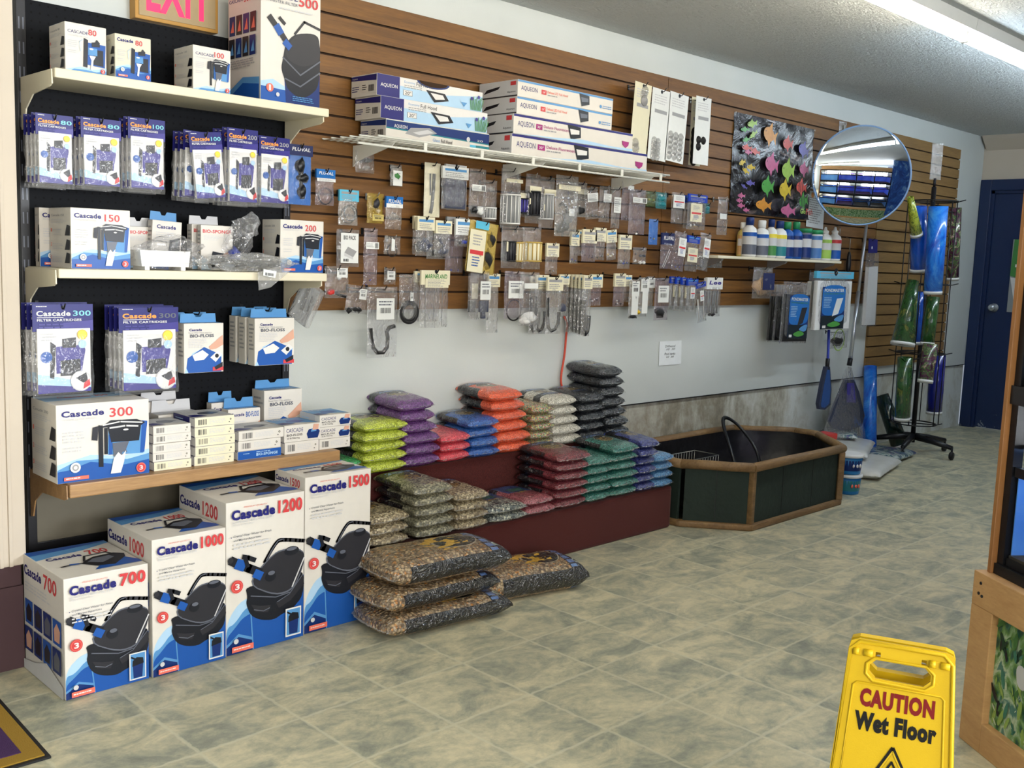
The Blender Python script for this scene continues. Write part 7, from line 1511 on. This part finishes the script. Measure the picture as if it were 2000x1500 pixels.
a_ = Art(b, (.0195, -.095, .085), (0, -.5, 0), (0, 0, ZP-.18), n=(-1, 0, 0), eps=.00001); 
_r = random.Random(5)
for i in range(420):
    x, y = .03+_r.random()*1.87, .05+_r.random()*.9; s_ = .012+.035*_r.random(); th = PI/2+(_r.random()-.5)*1.5; low = y < .62
    mt = _r.choice(('leaf_pale', 'leaf_white', 'bucket_green', 'leaf_white', 'leaf_pale') if low and _r.random() < .75 else ('leaf_teal', 'leaf_dark', 'bucket_green', 'leaf_teal', 'print_dark'))
    if low and mt == 'leaf_white': s_ *= .45
    a_.poly([(max(.005, x+s_*math.cos(th)*math.cos(q)*1.5-s_*.35*math.sin(th)*math.sin(q)), min(.99, max(.01, y+(s_*math.sin(th)*math.cos(q)*1.5+s_*.35*math.cos(th)*math.sin(q))*1.3))) for q in [2*PI*j/9 for j in range(9)]], mt)
a_.soft([(.19, .66), (.25, .70), (.29, .58), (.27, .48), (.21, .5)], 'print_lightgrey')
b.build('mural_panel', rack)

for x0, x1, z0, z1 in ((.038, FL, ZP-.085, ZP), (.038, FL, 0, .06)): RB(x0, -.038, z0, x1, 0, z1, 'pine', bev=.003).build('plinth_rail', rack)
RB(.038, -.030, .06, FL, -.024, ZP-.085, 'mural_green').build('mural_panel', rack)
# corner board and black steel frame
RB(.024, -.034, ZP, .060, -.019, 1.98, 'orange_ply', bev=.002).build('corner_board', rack)
TZ = [ZP+.0, ZP+.50, ZP+1.0]; TH = .50; NT = 4
for k in range(NT+1): 
    x = .030+(FL-.06)*k/NT
    [RB(x if k else .040, q0, ZP, x+.035 if k else .068, q1, 1.98, 'plastic_black').build('rack_upright', rack) for q0, q1 in ((-.062, -.035), (-.755, -.725))]
RB(.032, -SD, 1.93, FL, -.036, 1.98, 'plastic_black').build('top_frame', rack)
RB(.032, -SD, ZP+.001, FL, -.036, ZP+.03, 'plastic_black').build('shelf_frame', rack)
for zi in TZ[1:]: RB(.032, -.72, zi-.03, FL, -.036, zi+.02, 'plastic_black').build('shelf_frame', rack)
RB(FL, -.66, 0, FL+.05, 0, 2.2, 'mural_sea').build('end_panel', rack)
RB(.064, -.100, 1.981, FL, -.070, 2.13, 'pine').build('valance', rack)
X_ = Matrix.Translation(C0) @ Matrix.Rotation(ang, 4, 'Z')
b = RB(FL+.052, -.12, 0, FL+2.2, -.02, RH-.002, 'mural_sea', X=X_); struct(b.build('wall_aisle'))
def tank(x0, x1, y0, y1, z0, z1, face, label, lit, grp=True):
    """one aquarium; face 'f' opens to the front (+y), 's' to the visible side (-x)"""
    cx, cy = (x0+x1)/2, (y0+y1)/2; Wc = rack.matrix_world if False else Matrix.Translation(C0) @ Matrix.Rotation(ang, 4, 'Z'); P_ = Wc @ Vector((cx, cy, z0))
    t = thing('aquarium', label, 'aquarium', tuple(P_), ang, 'lit aquariums in the rack')
    X0, X1, Y0, Y1, H = x0-cx, x1-cx, y0-cy, y1-cy, z1-z0; F_ = .022; zw = H*.60
    b = MB(); 
    for q0, q1 in ((0, F_), (zw-.012, zw+.014)):
        b.box(X0, Y0, q0, X1, Y0+.014, q1, 'plastic_black'); b.box(X0, Y1-.014, q0, X1, Y1, q1, 'plastic_black'); b.box(X0, Y0+.014, q0, X0+.014, Y1-.014, q1, 'plastic_black'); b.box(X1-.014, Y0+.014, q0, X1, Y1-.014, q1, 'plastic_black')
    b.build('rim_frame', t)
    b = MB(); b.box(X0+.004, Y0+.004, .004, X1-.004, Y1-.004, .03, 'tank_gravel'); b.build('gravel_bed', t)
    b = MB()
    if face == 'f': b.box(X0+.004, Y0+.004, .03, X1-.004, Y0+.008, zw, 'tank_blue'); b.box(X0+.003, Y0+.004, .03, X0+.006, Y1-.01, zw, 'tank_blue'); b.box(X1-.006, Y0+.004, .03, X1-.003, Y1-.01, zw, 'tank_blue')
    else: b.box(X1-.008, Y0+.004, .03, X1-.004, Y1-.004, zw, 'tank_blue'); b.box(X0+.01, Y0+.003, .03, X1-.004, Y0+.006, zw, 'tank_blue'); b.box(X0+.01, Y1-.006, .03, X1-.004, Y1-.003, zw, 'tank_blue')
    b.build('blue_backing', t)
    b = MB()
    if face == 'f': b.box(X0+.004, Y1-.008, .02, X1-.004, Y1-.004, zw, 'glass')
    else: b.box(X0+.004, Y0+.004, .02, X0+.008, Y1-.004, zw, 'glass')
    b.build('glass_pane', t)
    b = MB()
    if face == 'f': b.box(X0+.01, Y0+.02, zw+.060, X1-.01, Y1-.03, zw+.075, 'plastic_black')
    else: b.box(X0+.02, Y0+.01, zw+.060, X1-.03, Y1-.01, zw+.075, 'plastic_black')
    for q in ((X0+.012, X0+.024), (X1-.036, X1-.024)): b.box(q[0], Y0+.03, zw+.0, q[1], Y0+.10, zw+.061, 'plastic_black'); b.box(q[0], Y1-.12, zw+.0, q[1], Y1-.05, zw+.061, 'plastic_black')
    b.build('hood', t)
    b = MB(); mt = 'led_purple' if lit == 'p' else 'led_white'
    if face == 'f': b.box(X0+.06, -.01, zw+.048, X1-.06, .03, zw+.059, mt)
    else: b.box(X0+.06, Y0+.06, zw+.048, X0+.10, Y1-.06, zw+.059, mt); b.box(X1-.16, Y0+.06, zw+.048, X1-.12, Y1-.06, zw+.059, mt)
    if lit: b.build('light_strip', t)
w_ = (FL-.06)/NT; rown = ('bottom', 'middle', 'top'); coln = ('first', 'second', 'third', 'fourth')
for r_, z in enumerate(TZ):
    for c in range(NT):
        if c == 0: continue
        lit = 'p' if not (r_ == 0 and c >= 2) else ''
        tank(.030+w_*c+.040, .030+w_*(c+1)-.006, -.68, -.066, z+.031 if r_ == 0 else z+.021, z+TH-.04, 'f', 'aquarium on the far side of the rack, %s row, %s from the near corner' % (rown[r_], coln[c]), lit)
    tank(.045, .030+w_-.006, -.72, -.066, z+.031 if r_ == 0 else z+.021, z+TH-.04, 's', 'aquarium at the near corner of the rack, %s row, lit blue' % rown[r_], 'w')
    tank(.045, .030+w_-.006, -1.22, -.76, z+.031, z+TH-.04, 's', 'aquarium at the camera end of the rack, %s row' % rown[r_], 'w') if r_ < 1 else None

# ================================================================== wet floor sign
sg = thing('wet_floor_sign', 'yellow folding caution wet floor sign standing near the camera', 'floor sign', (1.834, -2.634, 0), math.atan2(-.927, .375))
HS, lean = .603, .125
def panel(sgn):
    """local x across the sign, y thickness; one leaf of the A-frame leaning by `lean`"""
    wt, wb = .094, .131; L = math.hypot(HS, lean); b = MB(); T = .012
    out = [(-wb, 0), (wb, 0), (wt, L-.02), (wt-.004, L-.006), (wt-.018, L), (-wt+.018, L), (-wt+.004, L-.006), (-wt, L-.02)]
    hx, hz0, hz1 = .054, L-.069, L-.034
    hole = [(-hx+.012, hz0), (hx-.012, hz0), (hx, hz0+.012), (hx, hz1-.012), (hx-.012, hz1), (-hx+.012, hz1), (-hx, hz1-.012), (-hx, hz0+.012)]
    sq1 = [(-.045, L-.029), (-.036, L-.029), (-.036, L-.020), (-.045, L-.020)]; sq2 = [(-x, z) for x, z in sq1][::-1]
    loops = [out, hole, sq1, sq2]; flat = [p for l in loops for p in l]; n = len(flat)
    k = b.pts([(x, -T/2, z) for x, z in flat]+[(x, T/2, z) for x, z in flat])
    for tri in tessellate_polygon([[Vector((x, z, 0)) for x, z in l] for l in loops]):
        b.face([k+i for i in tri], 'sign_yellow'); b.face([k+n+i for i in tri][::-1], 'sign_yellow')
    i0 = 0
    for l in loops:
        m_ = len(l)
        for i in range(m_): b.face((k+i0+i, k+i0+(i+1) % m_, k+n+i0+(i+1) % m_, k+n+i0+i), 'sign_yellow')
        i0 += m_
    # raised rim, handle lip and panel
    def ridge(pts, r=.0035, cl=True): b.tube([(x, -T/2-.0005, z) for x, z in pts], r, 'sign_yellow', 6, closed=cl)
    ridge([(-wb+.006, .01), (wb-.006, .01), (wt-.004, L-.022), (wt-.02, L-.005), (-wt+.02, L-.005), (-wt+.004, L-.022)], .004)
    ridge([(x*1.10, z+(-.006 if z < (hz0+hz1)/2 else .002)) for x, z in hole], .003)
    ridge([(-.106, .03), (.106, .03), (.080, L-.087), (.074, L-.081), (-.074, L-.081), (-.080, L-.087)], .0022)
    for x0, x1 in ((-.085, -.050), (.050, .085)):
        b.box(x0, -T/2-.003, L-.031, x1, -T/2, L-.018, 'sign_yellow', .001)
        b.lathe([(.007, x0), (.007, x0+.010)], 'sign_yellow', 10, (0, -T/2-.001, L-.0245), 'x'); b.lathe([(.007, x1-.016), (.007, x1)], 'sign_yellow', 10, (0, -T/2-.001, L-.0245), 'x')
    A = Art(b, (-.09, -T/2-.0003, L-.40), (.18, 0, 0), (0, 0, .40))
    A.text('CAUTION', .135, .689, .865, .775, 'sign_red', .055)
    A.text('Wet Floor', .10, .577, .90, .666, 'sign_black', .06)
    A.line([(.5, .52), (.89, .2), (.11, .2), (.5, .52)], .045, 'sign_black'); A.line([(.5, .508), (.865, .21), (.135, .21), (.5, .508)], .016, 'sign_yellow'); A.line([(.5, .46), (.78, .235), (.22, .235), (.5, .46)], .022, 'sign_black')
    A.disc(.5, .38, .035, 'sign_black'); A.line([(.5, .36), (.44, .28)], .06, 'sign_black')
    return b, L
a_l = math.atan2(lean, HS)
b, L = panel(1); b.build('front_leaf', sg, (0, -lean-.010, 0), 0, (-a_l, 0, 0))
b, L = panel(1); b.build('rear_leaf', sg, (0, lean+.010, 0), 0, (-a_l, 0, PI))

# ================================================================== door mat at the lower left
c1 = at(100, 1481, 'z', 0); c2 = at(0, 1368, 'z', 0); d1 = (c2-c1); d1.z = 0; d1.normalize(); d2 = Vector((-d1.y, d1.x, 0))
if d2.x > 0: d2 = -d2
mat('mat_purple', (66, 40, 82), .95, var=.15, vscale=300, bump=.5, bscale=400); mat('mat_gold', (148, 116, 40), .95, var=.15, vscale=300, bump=.5, bscale=400)
b = MB()
LW, LD = 1.5, .9
def mr(a0, a1, c0, c1_, z, mt):
    P = [c1+d1*a0+d2*c0, c1+d1*a1+d2*c0, c1+d1*a1+d2*c1_, c1+d1*a0+d2*c1_]; P = [p-c1 for p in P]
    k = b.pts([(p.x, p.y, 0) for p in P]+[(p.x, p.y, z) for p in P]); 
    for q in ((0, 1, 2, 3), (7, 6, 5, 4), (0, 4, 5, 1), (1, 5, 6, 2), (2, 6, 7, 3), (3, 7, 4, 0)): b.face([k+i for i in q], mt)
mr(0, LW, 0, LD, .006, 'rubber_black'); mr(.012, LW-.012, .012, LD-.012, .010, 'mat_gold'); mr(.055, LW-.055, .055, LD-.055, .012, 'mat_purple')
tag(b.build('door_mat', None, (c1.x, c1.y, 0)), 'purple door mat with a gold border lying on the floor at lower left', 'mat')
